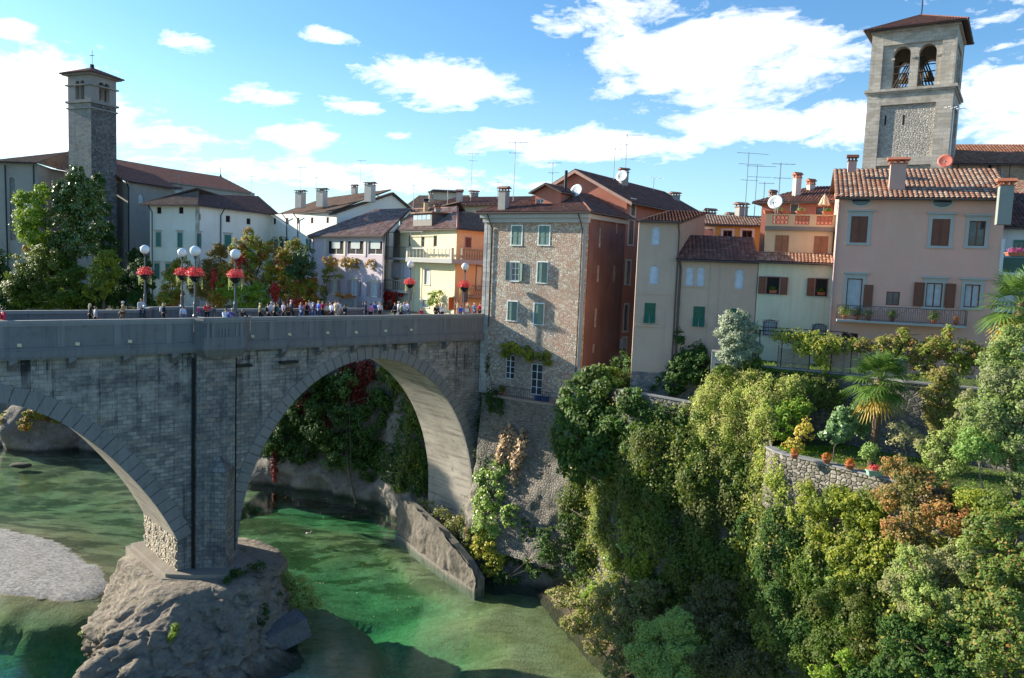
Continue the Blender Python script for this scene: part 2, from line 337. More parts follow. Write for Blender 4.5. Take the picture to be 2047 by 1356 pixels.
def wall_face(mb, F, u0, u1, z0, z1, wins, depth=.22):
    us = sorted(set([u0, u1]+[max(u0, min(u1, q['u']+s*q['w']/2)) for q in wins for s in (-1, 1)])); zs = sorted(set([z0, z1]+[max(z0, min(z1, q['z']+s*q['h']/2)) for q in wins for s in (-1, 1)]))
    for a, b in zip(us, us[1:]):
        for c, d in zip(zs, zs[1:]):
            um, zm = (a+b)/2, (c+d)/2
            if any(abs(um-q['u']) < q['w']/2 and abs(zm-q['z']) < q['h']/2 for q in wins): continue
            mb.face([F.at(a, c), F.at(b, c), F.at(b, d), F.at(a, d)])
    for q in wins:
        a, b, c, d = q['u']-q['w']/2, q['u']+q['w']/2, q['z']-q['h']/2, q['z']+q['h']/2; D = q['o'].get('depth', depth)
        arch = q['o'].get('arch')
        for p0, p1 in (((a, c), (b, c)), ((b, c), (b, d)), ((b, d), (a, d)), ((a, d), (a, c))):
            if arch and p0[1] == d and p1[1] == d: continue
            mb.face([F.at(*p0), F.at(*p0, -D), F.at(*p1, -D), F.at(*p1)])
        if arch:
            r = q['w']/2; k = 10; rise = min(r, q['h']) if arch is True else arch
            pts = [(q['u']+r*math.cos(math.pi*i/k), d-rise+rise*math.sin(math.pi*i/k)) for i in range(k+1)]
            for i in range(k):
                p, p2 = pts[i], pts[i+1]
                mb.face([F.at(*p), F.at(p[0], d), F.at(p2[0], d), F.at(*p2)]); mb.face([F.at(*p), F.at(*p2), F.at(*p2, -D), F.at(*p, -D)])
def windows(root, F, wins):
    for q in wins:
        k, o = q['k'], q['o']; a, b, c, d = q['u']-q['w']/2, q['u']+q['w']/2, q['z']-q['h']/2, q['z']+q['h']/2; w_, h = q['w'], q['h']; um = q['u']
        fm = o.get('frame', M_WHITE); sm = o.get('shut', M_GREEN); tm = o.get('trim', M_GSTONE); tw = o.get('tw', .13)
        if k == 'hole': 
            continue
        mb = MB()
        if k in ('shut', 'ajar') and not o.get('glass'):
            F.box(mb, a, b, c, d, -.2, -.17); wn = mb.build('window', M_DARK, root)
        elif k == 'blind':
            F.box(mb, a, b, c, d, -.2, -.14); wn = mb.build('window', o.get('fill', M_WHITE), root)
        else:
            t = min(.07, w_*.12); F.box(mb, a, a+t, c, d, -.16, -.1); F.box(mb, b-t, b, c, d, -.16, -.1); F.box(mb, a+t, b-t, c, c+t, -.16, -.1); F.box(mb, a+t, b-t, d-t, d, -.16, -.1)
            if o.get('mull', 1): F.box(mb, um-t*.55, um+t*.55, c+t, d-t, -.155, -.105)
            for i in range(1, o.get('rows', 1)+0):
                zz_ = c+h*i/o['rows']; F.box(mb, a+t, b-t, zz_-t*.35, zz_+t*.35, -.153, -.107)
            wn = mb.build('window', fm, root)
            mb = MB(); F.box(mb, a+t*.5, b-t*.5, c+t*.5, d-t*.5, -.14, -.125); mb.build('pane', o.get('pane', M_GLASS), wn)
            if o.get('bars'):
                mb = MB(); nb = max(3, int(w_/.17))
                for i in range(1, nb): F.box(mb, a+w_*i/nb-.012, a+w_*i/nb+.012, c, d, .0, .024)
                for i in range(1, 5): F.box(mb, a, b, c+h*i/5-.01, c+h*i/5+.01, -.012, .0)
                mb.build('window_bars', M_IRON, wn)
        if tw and not o.get('notrim'):
            mb = MB(); F.box(mb, a-tw, a, c, d, 0, .04); F.box(mb, b, b+tw, c, d, 0, .04)
            if not o.get('arch'): F.box(mb, a-tw, b+tw, d, d+tw, 0, .043)
            F.box(mb, a-tw-.04, b+tw+.04, c-tw*.8, c, 0, .09)
            if o.get('lintel'): F.box(mb, a-tw-.14, b+tw+.14, d+tw+.12, d+tw+.22, 0, .2); F.box(mb, a-tw-.03, b+tw+.03, d+tw, d+tw+.12, 0, .06)
            mb.build('stone_surround', tm, wn)
        def leaf(u_in, sgn, ww, name='shutter', ang=0., mm=None, z0=c, z1=d, dep=.045):
            """hinged panel: hinge at u_in, extends sgn*ww, swung out by ang"""
            mb = MB(); ca, sa = math.cos(ang), math.sin(ang); hp = F.at(u_in, 0, dep); ux = F.u*(sgn*ca)+F.n*sa; nx = F.n*ca-F.u*(sgn*sa)
            def bx(p0, p1, q0, q1, e0, e1):
                P = lambda u_, z_, e_: hp+ux*u_+V(0, 0, z_)+nx*e_
                mb.hexa([P(p0, q0, e0), P(p1, q0, e0), P(p1, q0, e1), P(p0, q0, e1)], [P(p0, q1, e0), P(p1, q1, e0), P(p1, q1, e1), P(p0, q1, e1)])
            bx(0, ww, z0, z1, 0, .035); f = .07
            for (p0, p1, q0, q1) in ((0, f, z0, z1), (ww-f, ww, z0, z1), (f, ww-f, z0, z0+f), (f, ww-f, z1-f, z1), (f, ww-f, (z0+z1)/2-f/2, (z0+z1)/2+f/2)): bx(p0, p1, q0, q1, .035, .06)
            mb.build(name, mm or sm, wn)
        if k == 'shut': leaf(a, 1, w_/2-.01, dep=-.03); leaf(b, -1, w_/2-.01, dep=-.03)
        if k == 'ajar': leaf(a, 1, w_/2-.01, dep=-.03); leaf(b, -1, w_/2-.01, ang=R(36), dep=.0)
        if k == 'open': 
            sw = o.get('sw', w_/2+.05)
            if 'l' in o.get('sides', 'lr'): leaf(a-(tw if not o.get('notrim') else 0)*.6, -1, sw, ang=R(8), dep=.05)
            if 'r' in o.get('sides', 'lr'): leaf(b+(tw if not o.get('notrim') else 0)*.6, 1, sw, ang=R(8), dep=.05)
        if k == 'awn':       # louvred blind with its lower half tilted out in two flaps
            leaf(a, 1, w_-.01, dep=-.03, z0=c+h*.42)
            for (x0, x1) in ((a, um-.03), (um+.03, b)):
                mb = MB(); mb.hexa([F.at(x0-.03, c, .34), F.at(x1-.03, c, .34), F.at(x1-.03, c, .31), F.at(x0-.03, c, .31)], [F.at(x0, c+h*.42, .03), F.at(x1, c+h*.42, .03), F.at(x1, c+h*.42, 0), F.at(x0, c+h*.42, 0)])
                mb.build('shutter', sm, wn)
def walls(root, pts, z0, z1, mt, wins={}, name='wall', closed=True):
    """pts: plan corners counterclockwise; wins: {edge index: [specs]}"""
    mb = MB(); n = len(pts); Fs = []
    for i in range(n if closed else n-1):
        a, b = pts[i], pts[(i+1) % n]; F = Fac(a, (b[0]-a[0], b[1]-a[1])); L = math.hypot(b[0]-a[0], b[1]-a[1]); Fs.append(F)
        ws = [win_spec(F, *q[:5], **(q[5] if len(q) > 5 else {})) for q in wins.get(i, [])]
        wall_face(mb, F, 0, L, z0, z1, ws); windows(root, F, ws)
    return mb.build(name, mt, root), Fs
def tiled(root, poly, mt, name='roof', cw=.24, rh=.38, amp=.055, slab=.14, gutter=None):
    """pitched tiled plane over a convex polygon; poly[0]-poly[1] is the eave"""
    P = [Vector(p) for p in poly]; s = (P[1]-P[0]).normalized(); nn = Vector((0, 0, 0))
    for i in range(1, len(P)-1): nn += (P[i]-P[0]).cross(P[i+1]-P[0])
    nn.normalize()
    if nn.z < 0: nn = -nn
    t = nn.cross(s)
    if t.z < 0: t = -t
    Q = [((p-P[0]).dot(s), (p-P[0]).dot(t)) for p in P]; n = len(Q)
    def span(x):
        ts = []
        for i in range(n):
            (x0, t0), (x1, t1) = Q[i], Q[(i+1) % n]
            if abs(x1-x0) < 1e-6: continue
            if min(x0, x1)-1e-6 <= x <= max(x0, x1)+1e-6: ts.append(t0+(t1-t0)*(x-x0)/(x1-x0))
        return (min(ts), max(ts)) if len(ts) > 1 else None
    x0, x1 = min(q[0] for q in Q), max(q[0] for q in Q); nc = max(2, round((x1-x0)/cw)); cw = (x1-x0)/nc; mb = MB(); verts = []; faces = []; uvs = []
    K = 5
    for c in range(nc):
        prof = []
        for j in range(K+1):
            xx = x0+cw*(c+j/K); sp = span(min(max(xx, x0+1e-4), x1-1e-4))
            if sp is None: prof = None; break
            prof.append((xx, sp[0], sp[1], amp*abs(math.sin(math.pi*j/K))**.8))
        if not prof: continue
        tmin, tmax = min(p[1] for p in prof), max(p[2] for p in prof); r0, r1 = math.floor(tmin/rh), math.ceil(tmax/rh); jit = random.uniform(-.03, .03)
        for r in range(r0, r1):
            base = len(verts)
            for (tt, lift) in ((r*rh+jit, .028), ((r+1)*rh+jit, 0.)):
                for xx, a, b, hh in prof:
                    tc_ = min(max(tt, a), b); verts.append(P[0]+s*xx+t*tc_+nn*(hh+lift)); uvs.append((c+.5, r+.5))
            for j in range(K): faces.append((base+j, base+j+1, base+K+1+j+1, base+K+1+j))
    o = npmesh(name, [tuple(v) for v in verts], faces, mt, root, uv=uvs)
    P = [P[0]+s*q_[0]+t*q_[1] for q_ in Q]; mb = MB(); mb.hexa([p-nn*slab for p in P] if (P[1]-P[0]).cross(P[2]-P[1]).z > 0 else [p-nn*slab for p in P[::-1]], [p-nn*.01 for p in P] if (P[1]-P[0]).cross(P[2]-P[1]).z > 0 else [p-nn*.01 for p in P[::-1]])
    mb.build('roof_boards', M_BOARD, o)
    if gutter:
        mb = MB(); mb.tube([P[0]-t*.06+V(0, 0, -.06), P[1]-t*.06+V(0, 0, -.06)], .075, 6); mb.build('gutter', gutter, o)
    return o
M_BOARD = plain('roof_boards', (.09, .06, .045), .8); M_GUT = plain('gutter_metal', (.10, .075, .065), .5, .4)
def ridge(root, a, b, mt, r=.13):
    mb = MB(); a, b = Vector(a), Vector(b); L = (b-a).length; k = max(1, int(L/.45)); 
    for i in range(k): mb.tube([a+(b-a)*(i/k), a+(b-a)*((i+1.05)/k)], r, 6, r*.86)
    return mb.build('ridge_tiles', mt, root)
def ridge_uv(o): pass
def chimney(root, px, ptop, pbot, Y, wm=.6, mt=None, cap='gable', rz=.3, mt2=None):
    top = atY(px, ptop, Y); bot = atY(px, pbot, Y); x, y = top.x, top.y; zt, zb = top.z, bot.z-.3; mt = mt or M_CHIM; mb = MB(); mb.box((x, y, (zb+zt-.45)/2), (wm, wm*.85, zt-.45-zb), rz); c = mb.build('chimney', mt, root)
    mb = MB()
    mb.box((x, y, zt-.43), (wm*1.18, wm*1.03, .06), rz)
    for sx in (-1, 0, 1):
        for sy in (-1, 1): mb.box((x+math.cos(rz)*sx*wm*.4-math.sin(rz)*sy*wm*.33, y+math.sin(rz)*sx*wm*.4+math.cos(rz)*sy*wm*.33, zt-.3), (.1, .1, .22), rz)
    ex, ey = V(math.cos(rz), math.sin(rz), 0), V(-math.sin(rz), math.cos(rz), 0); C = V(x, y, zt-.2); hw, hd = wm*.72, wm*.62
    mb.hexa([C-ex*hw-ey*hd, C+ex*hw-ey*hd, C+ex*hw+ey*hd, C-ex*hw+ey*hd], [C-ex*hw-ey*.03+V(0, 0, .22), C+ex*hw-ey*.03+V(0, 0, .22), C+ex*hw+ey*.03+V(0, 0, .22), C-ex*hw+ey*.03+V(0, 0, .22)])
    mb.build('chimney_cap', mt2 or M_CAP, c); return c
M_CHIM = plaster('chimney_render', (.55, .52, .46), amt=.4, streak=.3); M_CAP = plain('chimney_cap_tile', (.24, .12, .085), .85)
M_GCHIM = plaster('grey_chimney_render', (.33, .32, .30), amt=.5, streak=.4)
def antenna(root, px, ptop, pbot, Y, bars=3, span=1.2):
    b, t = atY(px[1] if isinstance(px, tuple) else px, pbot, Y), atY(px[0] if isinstance(px, tuple) else px, ptop, Y); t.x = b.x; mb = MB(); mb.tube([b-V(0, 0, .4), t], .035, 5)
    an = random.uniform(-.5, .5); d = V(math.cos(an), math.sin(an), 0); e = V(-d.y, d.x, 0)
    for i in range(bars):
        z = t-V(0, 0, .1+.75*i*(1+.3*i)); L = span*(1-.22*i); mb.tube([z-d*L*.6, z+d*L], .022, 4)
        for j in range(4 if i < 1 else 2): c = z+d*(L*(-.5+j*.45)); mb.tube([c-e*.32, c+e*.32], .015, 4)
    return mb.build('antenna', M_ANT, root)
M_ANT = plain('antenna_metal', (.22, .23, .25), .4, .6)
def dish(root, px, py, Y, r, mt, face=(-.55, -.75, .35), mount=.5):
    c = atY(px, py, Y); f = Vector(face).normalized(); a = f.orthogonal().normalized(); b = f.cross(a); verts = []; faces = []; k = 20
    prof = [(0.001, -.12), (.4, -.105), (.75, -.055), (1., 0), (1., .03), (.75, -.03), (.4, -.085), (.001, -.1)]
    for rr, h in prof: verts += [tuple(c+(a*math.cos(2*math.pi*j/k)+b*math.sin(2*math.pi*j/k))*rr*r+f*h*r*1.4) for j in range(k)]
    for i in range(len(prof)-1):
        for j in range(k): faces.append((i*k+j, i*k+(j+1) % k, (i+1)*k+(j+1) % k, (i+1)*k+j))
    o = npmesh('satellite_dish', verts, faces, mt, root, True)
    mb = MB(); mb.tube([c-f*.1*r, c-f*.35*r-V(0, 0, .2), c-f*.4*r-V(0, 0, mount+r)], .03, 5); mb.tube([c-V(0, 0, r*.95), c+f*r*.9-V(0, 0, r*.5)], .02, 4); mb.box(c+f*r*.9-V(0, 0, r*.5), (.1, .1, .1)); mb.build('dish_mount', M_ANT, o); return o
def downpipe(root, pts, mt=None, r=.055):
    mb = MB(); mb.tube(pts, r, 6); return mb.build('downpipe', mt or M_GUT, root)
def mono(root, A, Bp, zE, back, rise, mt, over=.5, side=.25, name='roof', cw=.24, gut=M_GUT):
    """lean-to / front slope: eave over A-B, climbing 'back' metres while rising 'rise'"""
    a, b = V(*A, 0), V(*Bp, 0); u = (b-a).normalized(); n = V(u.y, -u.x, 0); k = rise/back
    pts = [a-u*side+n*over+V(0, 0, zE-over*k), b+u*side+n*over+V(0, 0, zE-over*k), b+u*side-n*back+V(0, 0, zE+rise), a-u*side-n*back+V(0, 0, zE+rise)]
    return tiled(root, pts, mt, name, cw=cw, gutter=gut)
def gable_roof(root, FL, FR, back, zE, zR, mt, over=.5, cw=.24):
    """ridge runs away from facade FL-FR (gable facing out); back: depth vector"""
    L, Rr = V(*FL, 0), V(*FR, 0); u = (Rr-L).normalized(); w_ = (Rr-L).length; k = (zR-zE)/(w_/2); bv = Vector(back); bn = bv.normalized(); M = (L+Rr)/2
    e = .6; zz_ = zE-over*k
    tiled(root, [L-u*over+bv+V(0, 0, zz_), L-u*over-bn*e+V(0, 0, zz_), M-bn*e+V(0, 0, zR), M+bv+V(0, 0, zR)], mt, cw=cw, gutter=M_GUT)
    tiled(root, [Rr+u*over-bn*e+V(0, 0, zz_), Rr+u*over+bv+V(0, 0, zz_), M+bv+V(0, 0, zR), M-bn*e+V(0, 0, zR)], mt, cw=cw, gutter=M_GUT)
def poly_fill(root, pts, mt, name='wall'):
    mb = MB(); mb.face(pts); return mb.build(name, mt, root)
def xy(v): return (v[0], v[1])
def on_line(P, d, px, py=550):
    """point of the plan line P+t*d seen in the photo column px"""
    F = Fac(P, d); u, z = F.uz(px, py); return xy(F.at(u, 0))
# ================================================================== bridge
br = thing('stone_bridge', 'grey stone road bridge with two high arches over the green river', 'bridge', B(13.2, 3.8, 5))
ZL, ZD, ZP = 21.05, 22.5, 23.5; O0, O1, OW = .5, 7.6, 9.3; SL, SR = -46., 41.5
_a1 = [(-1.2, 18.6), (0, 18.42), (1.6, 17.8), (3.57, 16.6), (5.65, 14.75), (7.54, 12.55), (9.2, 10.2), (10.3, 8.2), (10.75, 7.2)]
def arch1(s):
    s = -1.2+abs(s+1.2); return float(np.interp(s, [p[0] for p in _a1], [p[1] for p in _a1])) if s < 10.75 else None
_a1d = []
for i in range(len(_a1)-1):     # smooth the measured curve (Catmull-Rom)
    p0, p1, p2, p3 = _a1[max(i-1, 0)], _a1[i], _a1[i+1], _a1[min(i+2, len(_a1)-1)]
    if i == 0: p0 = (-2.4, 18.42)
    for k in range(6):
        t = k/6; _a1d.append(tuple(.5*((2*p1[c])+(-p0[c]+p2[c])*t+(2*p0[c]-5*p1[c]+4*p2[c]-p3[c])*t*t+(-p0[c]+3*p1[c]-3*p2[c]+p3[c])*t**3) for c in (0, 1)))
_a1d.append(_a1[-1]); A1R = _a1d; A1 = [(-2.4-p[0], p[1]) for p in A1R[::-1]]+A1R[1:]
A2 = [(26.95+11.75*math.cos(th), 5+14.8*math.sin(th)) for th in [math.pi*(1-i/56) for i in range(57)]]
def barrel(pts, name='arch_soffit'):
    mb = MB(); L = 0
    for p, q in zip(pts, pts[1:]):
        l2 = L+math.hypot(q[0]-p[0], q[1]-p[1]); mb.face([B(p[0], O0, p[1]), B(p[0], O1, p[1]), B(q[0], O1, q[1]), B(q[0], O0, q[1])], [(L, 0), (L, O1-O0), (l2, O1-O0), (l2, 0)]); L = l2
    return mb.build(name, M_SOFF, br, True)
barrel([(-13.15, 7.2)]+A1[1:]); barrel(A2+[(38.7, 3.2), (38.7, -1)])
def spandrel(o, name):
    mb = MB(); f = lambda a, b, c, d: mb.face([B(a[0], o, a[1]), B(b[0], o, b[1]), B(c[0], o, c[1]), B(d[0], o, d[1])])
    for A in (A1, A2):
        for p, q in zip(A, A[1:]): f(p, q, (q[0], ZL), (p[0], ZL))
    f((SL, -2), (-13.15, -2), (-13.15, ZL), (SL, ZL)); f((10.75, 4.6), (15.2, 4.6), (15.2, ZL), (10.75, ZL)); f((38.7, -2), (SR, -2), (SR, ZL), (38.7, ZL)); 
    return mb.build(name, M_ASH, br)
spandrel(O0, 'spandrel_wall'); spandrel(O1, 'spandrel_wall')
M_QUOIN = rubble('rusticated_blocks', [(.50, .44, .34), (.40, .35, .27), (.56, .50, .40), (.33, .29, .23)], (.28, .25, .2), 2.4, 1.)
mb = MB()                                                                # inner pier faces: rough blocks modelled one by one
for row in range(9):
    z = 4.75+row*.34
    if z > 7.4: break
    x = O0+(row % 2)*.25
    while x < O1-.15:
        wd = random.uniform(.38, .6); x2 = min(O1, x+wd)
        mb.hexa([B(10.8, x+.02, z), B(10.8, x2-.02, z), B(10.75-.0, x2-.02, z), B(10.75, x+.02, z)], [B(10.8, x+.02, z+.32), B(10.8, x2-.02, z+.32), B(10.75, x2-.02, z+.32), B(10.75, x+.02, z+.32)])
        d = random.uniform(.06, .16); mb.hexa([B(10.78-d, x+.06, z+.04), B(10.78-d, x2-.06, z+.04), B(10.76, x2-.02, z+.01), B(10.76, x+.02, z+.01)][::-1], [B(10.78-d, x+.06, z+.27), B(10.78-d, x2-.06, z+.27), B(10.76, x2-.02, z+.31), B(10.76, x+.02, z+.31)][::-1]); x = x2
mb.build('pier_quoins', M_QUOIN, br)
mb = MB(); mb.face([B(10.78, O0, 4.5), B(10.78, O1, 4.5), B(10.78, O1, 7.3), B(10.78, O0, 7.3)]); mb.face([B(15.2, O0, 4.5), B(15.2, O1, 4.5), B(15.2, O1, 5.2), B(15.2, O0, 5.2)]); mb.build('pier_core', M_QUOIN, br)
def ring(A, th=1.05, step=3, name='arch_ring', skip=0):
    mb = MB(); i = 0; N_ = len(A)
    while i < N_-1:
        j = min(N_-1, i+step); P = [A[i], A[j]]; nr = []
        for k in (i, j):
            a, b = A[max(k-1, 0)], A[min(k+1, N_-1)]; t = V(b[0]-a[0], b[1]-a[1]).normalized(); nr.append(V(-t.y, t.x))
        g = .035; p, q = V(*P[0]), V(*P[1]); t = (q-p).normalized(); p, q = p+t*g, q-t*g; a, b = p+nr[0]*(th+random.uniform(-.05, .08)), q+nr[1]*(th+random.uniform(-.05, .08)); o0 = O0-.07-random.uniform(0, .03)
        if a.y < ZL and b.y < ZL and not (abs(a.x-13) < .9): mb.hexa([B(*v_) for v_ in ((p.x, o0, p.y), (q.x, o0, q.y), (q.x, O0+.2, q.y), (p.x, O0+.2, p.y))], [B(*v_) for v_ in ((a.x, o0, a.y), (b.x, o0, b.y), (b.x, O0+.2, b.y), (a.x, O0+.2, a.y))])
        i = j
    return mb.build(name, M_VOUS, br)
def resamp(A, step):
    A = [V(*p) for p in A]; d = [0]
    for p, q in zip(A, A[1:]): d.append(d[-1]+(q-p).length)
    n = int(d[-1]/step); xs = np.linspace(0, d[-1], n+1); return list(zip(np.interp(xs, d, [p.x for p in A]), np.interp(xs, d, [p.y for p in A])))
ring(resamp(A1, .8), 1.1, 1); ring(resamp(A2, .72), .95, 1)
# pilaster with pointed cutwater, platform
mb = MB(); mb.prism([xy(B(11.95, O0+.1, 0)), xy(B(11.95, O0-.45, 0)), xy(B(14.8, O0-.45, 0)), xy(B(14.8, O0+.1, 0))][::1], 4.6, ZL)
mb.build('pier_pilaster', M_PIER, br)
mb = MB(); q = [xy(B(12.5, -.0, 0)), xy(B(13.7, -1.05, 0)), xy(B(14.75, -.0, 0))]; c = B(13.6, .0, 0)
for i in range(2): mb.face([(*q[i], 4.8), (*q[i+1], 4.8), (*q[i+1], 12.2), (*q[i], 12.2)]); mb.face([(*q[i], 12.2), (*q[i+1], 12.2), (c.x, c.y, 13.3)])
mb.build('cutwater', M_PIER, br)
mb = MB(); mb.prism([xy(B(*p, 0)) for p in ((9.6, 8.6), (9.6, .4), (10.6, -.6), (13.4, -2.6), (16.3, -1.0), (16.6, 8.6))], 3.2, 4.7); mb.prism([xy(B(*p, 0)) for p in ((9.9, 8.3), (9.9, .5), (11.5, -1.0), (13.5, -2.2), (15.9, -.7), (16.2, 8.3))], 4.7, 4.95)
mb.build('pier_platform', M_FOOT if 'M_FOOT' in globals() else plaster('footing_concrete', (.27, .235, .19), amt=.6, streak=.6, bump=.6), br)
mb = MB(); mb.prism([xy(B(*p, 0)) for p in ((11.2, .8), (13.4, -1.9), (15.7, -.4), (15.7, 1.2))], .4, 3.2); mb.build('pier_footing', ashlar('wet_footing', (.08, .085, .08), (.12, .12, .115), (.04, .04, .04), .8, .6, damt=.8), br)
# deck, cornice, parapets
mb = MB(); mb.hexa([B(SL, .3, ZL), B(SR-1.2, .3, ZL), B(SR-1.2, OW-.3, ZL), B(SL, OW-.3, ZL)], [B(SL, .3, ZD), B(SR-1.2, .3, ZD), B(SR-1.2, OW-.3, ZD), B(SL, OW-.3, ZD)])
mb.build('bridge_deck', plaster('deck_asphalt', (.10, .10, .10), amt=.2, streak=0), br)
BALN = [(11.7, 0), (12.05, -1.05), (15.0, -1.05), (15.9, 0)]; BALF = [(11.2, OW), (12.2, OW+1.8), (15.6, OW+1.8), (16.9, OW)]
near = [(SL, 0), BALN[0]], [BALN[0], BALN[1]], [BALN[1], BALN[2]], [BALN[2], BALN[3]], [BALN[3], (38.9, 0)]
def strip(mb, a, b, z0, z1, din, dout, side=1):       # wall along a-b (s,o); din towards deck
    p, q = V(*a), V(*b); t = (q-p).normalized(); n = V(-t.y, t.x)*side; e = .0
    mb.hexa([B(*(v_[0], v_[1]), z0) for v_ in (p-n*dout, q-n*dout, q+n*din, p+n*din)] if side > 0 else [B(v_[0], v_[1], z0) for v_ in (p+n*din, q+n*din, q-n*dout, p-n*dout)],
            [B(v_[0], v_[1], z1) for v_ in (p-n*dout, q-n*dout, q+n*din, p+n*din)] if side > 0 else [B(v_[0], v_[1], z1) for v_ in (p+n*din, q+n*din, q-n*dout, p-n*dout)])
def parapet(segs, side, zb):
    mb = MB(); cp = MB(); cn = MB(); psl = []
    for k, (a, b) in enumerate(segs):
        dz = .10 if k in (1, 2, 3) else 0; x = .004*k
        strip(mb, a, b, zb, 23.26+dz, .26+x, -.02, side); strip(cp, a, b, 23.26+dz+x, 23.5+dz+x, .36+x, .07, side); strip(cn, a, b, 23.14+dz, 23.24+dz, .0, .03, side)
        L = math.hypot(b[0]-a[0], b[1]-a[1]); t = ((b[0]-a[0])/L, (b[1]-a[1])/L)
        if L > 6:
            for i in range(int(L/3.35)+1):
                s0 = L-(1.7+i*3.35) if k == 0 else 1.7+i*3.35
                if 0 < s0 < L: psl.append(MB()); strip(psl[-1], (a[0]+t[0]*(s0-.22), a[1]), (a[0]+t[0]*(s0+.22), a[1]), zb, 23.14, 0, .022, side)
        elif k == 2:
            for s0 in (.25, .6, L-.6, L-.25): psl.append(MB()); strip(psl[-1], (a[0]+t[0]*(s0-.1), a[1]), (a[0]+t[0]*(s0+.1), a[1]), zb-.3, 23.2, 0, .04, side)
            for s0 in (L/2-.36, L/2-.12, L/2+.12, L/2+.36): psl.append(MB()); strip(psl[-1], (a[0]+t[0]*(s0-.045), a[1]), (a[0]+t[0]*(s0+.045), a[1]), 22.05, 22.75, 0, .05, side)
            psl.append(MB()); strip(psl[-1], (a[0]+L/2-.5, a[1]), (a[0]+L/2+.5, a[1]), 21.93, 22.02, 0, .045, side)
    p = mb.build('parapet', M_PARA, br); cp.build('coping', M_COPE, p); cn.build('parapet_moulding', M_COPE, p); [q.build('pilaster_strip', M_STRIP, p) for q in psl]
parapet(near, 1, 21.76)
parapet([[(SL, OW), BALF[0]], [BALF[0], BALF[1]], [BALF[1], BALF[2]], [BALF[2], BALF[3]], [BALF[3], (33.5, OW)]], -1, 22.3)
mb = MB()
for a, b, z0, z1, out in ((( SL, 0), (38.9, 0), ZL, 21.76, .13), ((SL, 0), (38.9, 0), ZL+.12, 21.6, .2)): strip(mb, a, b, z0, z1, .9 if out < .2 else 0, out)
mb.build('cornice', M_PARA, br)
mb = MB()
mb.hexa([B(*p, 20.75) for p in ((12.0, .4), (12.3, -.75), (14.8, -.75), (15.6, .4))], [B(*p, 21.3) for p in ((11.6, .4), (12.0, -1.15), (15.05, -1.15), (16.0, .4))]); mb.hexa([B(*p, 21.3) for p in ((11.62, .4), (12.0, -1.12), (15.05, -1.12), (15.98, .4))], [B(*p, 22.2) for p in ((11.62, .4), (12.02, -1.09), (15.03, -1.09), (15.98, .4))])
mb.build('balcony', M_PARA, br); mb = MB(); mb.hexa([B(*p, 21.2) for p in ((11.2, OW-.3), (16.9, OW-.3), (15.6, OW+1.9), (12.2, OW+1.9))], [B(*p, 22.5) for p in ((11.2, OW-.3), (16.9, OW-.3), (15.6, OW+1.9), (12.2, OW+1.9))])
mb.build('balcony', M_PARA, br)
for s in [-9.5, -6.2, -2.9, .4, 3.7, 7., 10.2, 18.4, 21.6, 24.8, 28., 31.2, 34.4]:
    mb = MB(); mb.hexa([B(s, -.1, 20.7), B(s+.45, -.1, 20.9), B(s+.45, .6, 20.2), B(s, .6, 20.2)], [B(s, -.12, ZL), B(s+.45, -.12, ZL), B(s+.45, .6, ZL), B(s, .6, ZL)]); mb.build('corbel', M_PARA, br)
M_DRAINLIT = plain('drain_light_tone', (.78, .66, .45), .8)  # pale tone stands in for sunlight showing through the drain holes
for px, py in ((39, 690), (155, 687), (260, 682), (505, 672), (579, 668), (655, 665), (712, 664), (771, 661), (822, 659)):
    F = Fac(B(0, -.02, 0), BD); u, z = F.uz(px, py); mb = MB(); c = F.at(u, z); mb.hexa([c+BD*(-.13)+V(0, 0, -.1), c+BD*.08-BN*.16+V(0, 0, -.12), c+BD*.13+V(0, 0, -.1), c+BD*0+BN*.1+V(0, 0, -.1)], [c+BD*(-.13)+V(0, 0, .08), c+BD*0-BN*.18+V(0, 0, .1), c+BD*.13+V(0, 0, .06), c+BD*0+BN*.1+V(0, 0, .1)]); mb.build('drain_light_mark', M_DRAINLIT, br)  # solid pale mark in place of each sunlit drain hole
F = Fac(B(0, O0-.02, 0), BD)
mb = MB()
for px0, px1, py in ((468, 499, 731), (557, 591, 724)):
    u0, z0 = F.uz(px0, py); u1, z1 = F.uz(px1, py+4); F.box(mb, u0, u1, z0-.1, z0+.08, 0, .5)
u0, z0 = F.uz(467, 715); u1, z1 = F.uz(467, 1100); F.box(mb, u0-.02, u0+.1, z1, z0, 0, .14); F.box(mb, u0+.16, u0+.2, z1, z0, 0, .12)
for i in range(40): zz_ = z1+(z0-z1)*i/40; F.box(mb, u0, u0+.2, zz_, zz_+.05, .03, .1)
mb.build('iron_brackets', M_IRON, br)
mb = MB(); p = B(11.8, .35, 0); mb.tube([p+V(0, 0, 20.6), p+V(0, 0, 19.2), p+V(0, 0, 5)], .1, 6); mb.build('drain_pipe', M_IRON, br)

# ================================================================== stone house at the bridge end
UST = V(math.cos(R(34)), -math.sin(R(34)), 0); VB = V(-UST.y, UST.x, 0)         # facade direction, and depth direction
J = B(39.0, .02, 0); C0 = xy(J); C1 = xy(J+UST*10.55)
M_RUB = rubble('river_pebble_wall', [(.52, .45, .36), (.66, .60, .51), (.42, .33, .25), (.74, .70, .63), (.46, .32, .25), (.58, .50, .42), (.46, .24, .16), (.36, .31, .27), (.60, .52, .36)], (.48, .42, .34), 5.0, .8, big=(.46, .26, .19))
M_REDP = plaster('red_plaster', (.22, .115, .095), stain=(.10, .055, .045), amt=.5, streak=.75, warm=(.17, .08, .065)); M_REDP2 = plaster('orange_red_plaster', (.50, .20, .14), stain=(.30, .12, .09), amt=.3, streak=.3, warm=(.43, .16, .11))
h1 = thing('stone_house', 'tall pebble-walled house with green shutters standing at the end of the bridge', 'house', (C0[0], C0[1], 16))
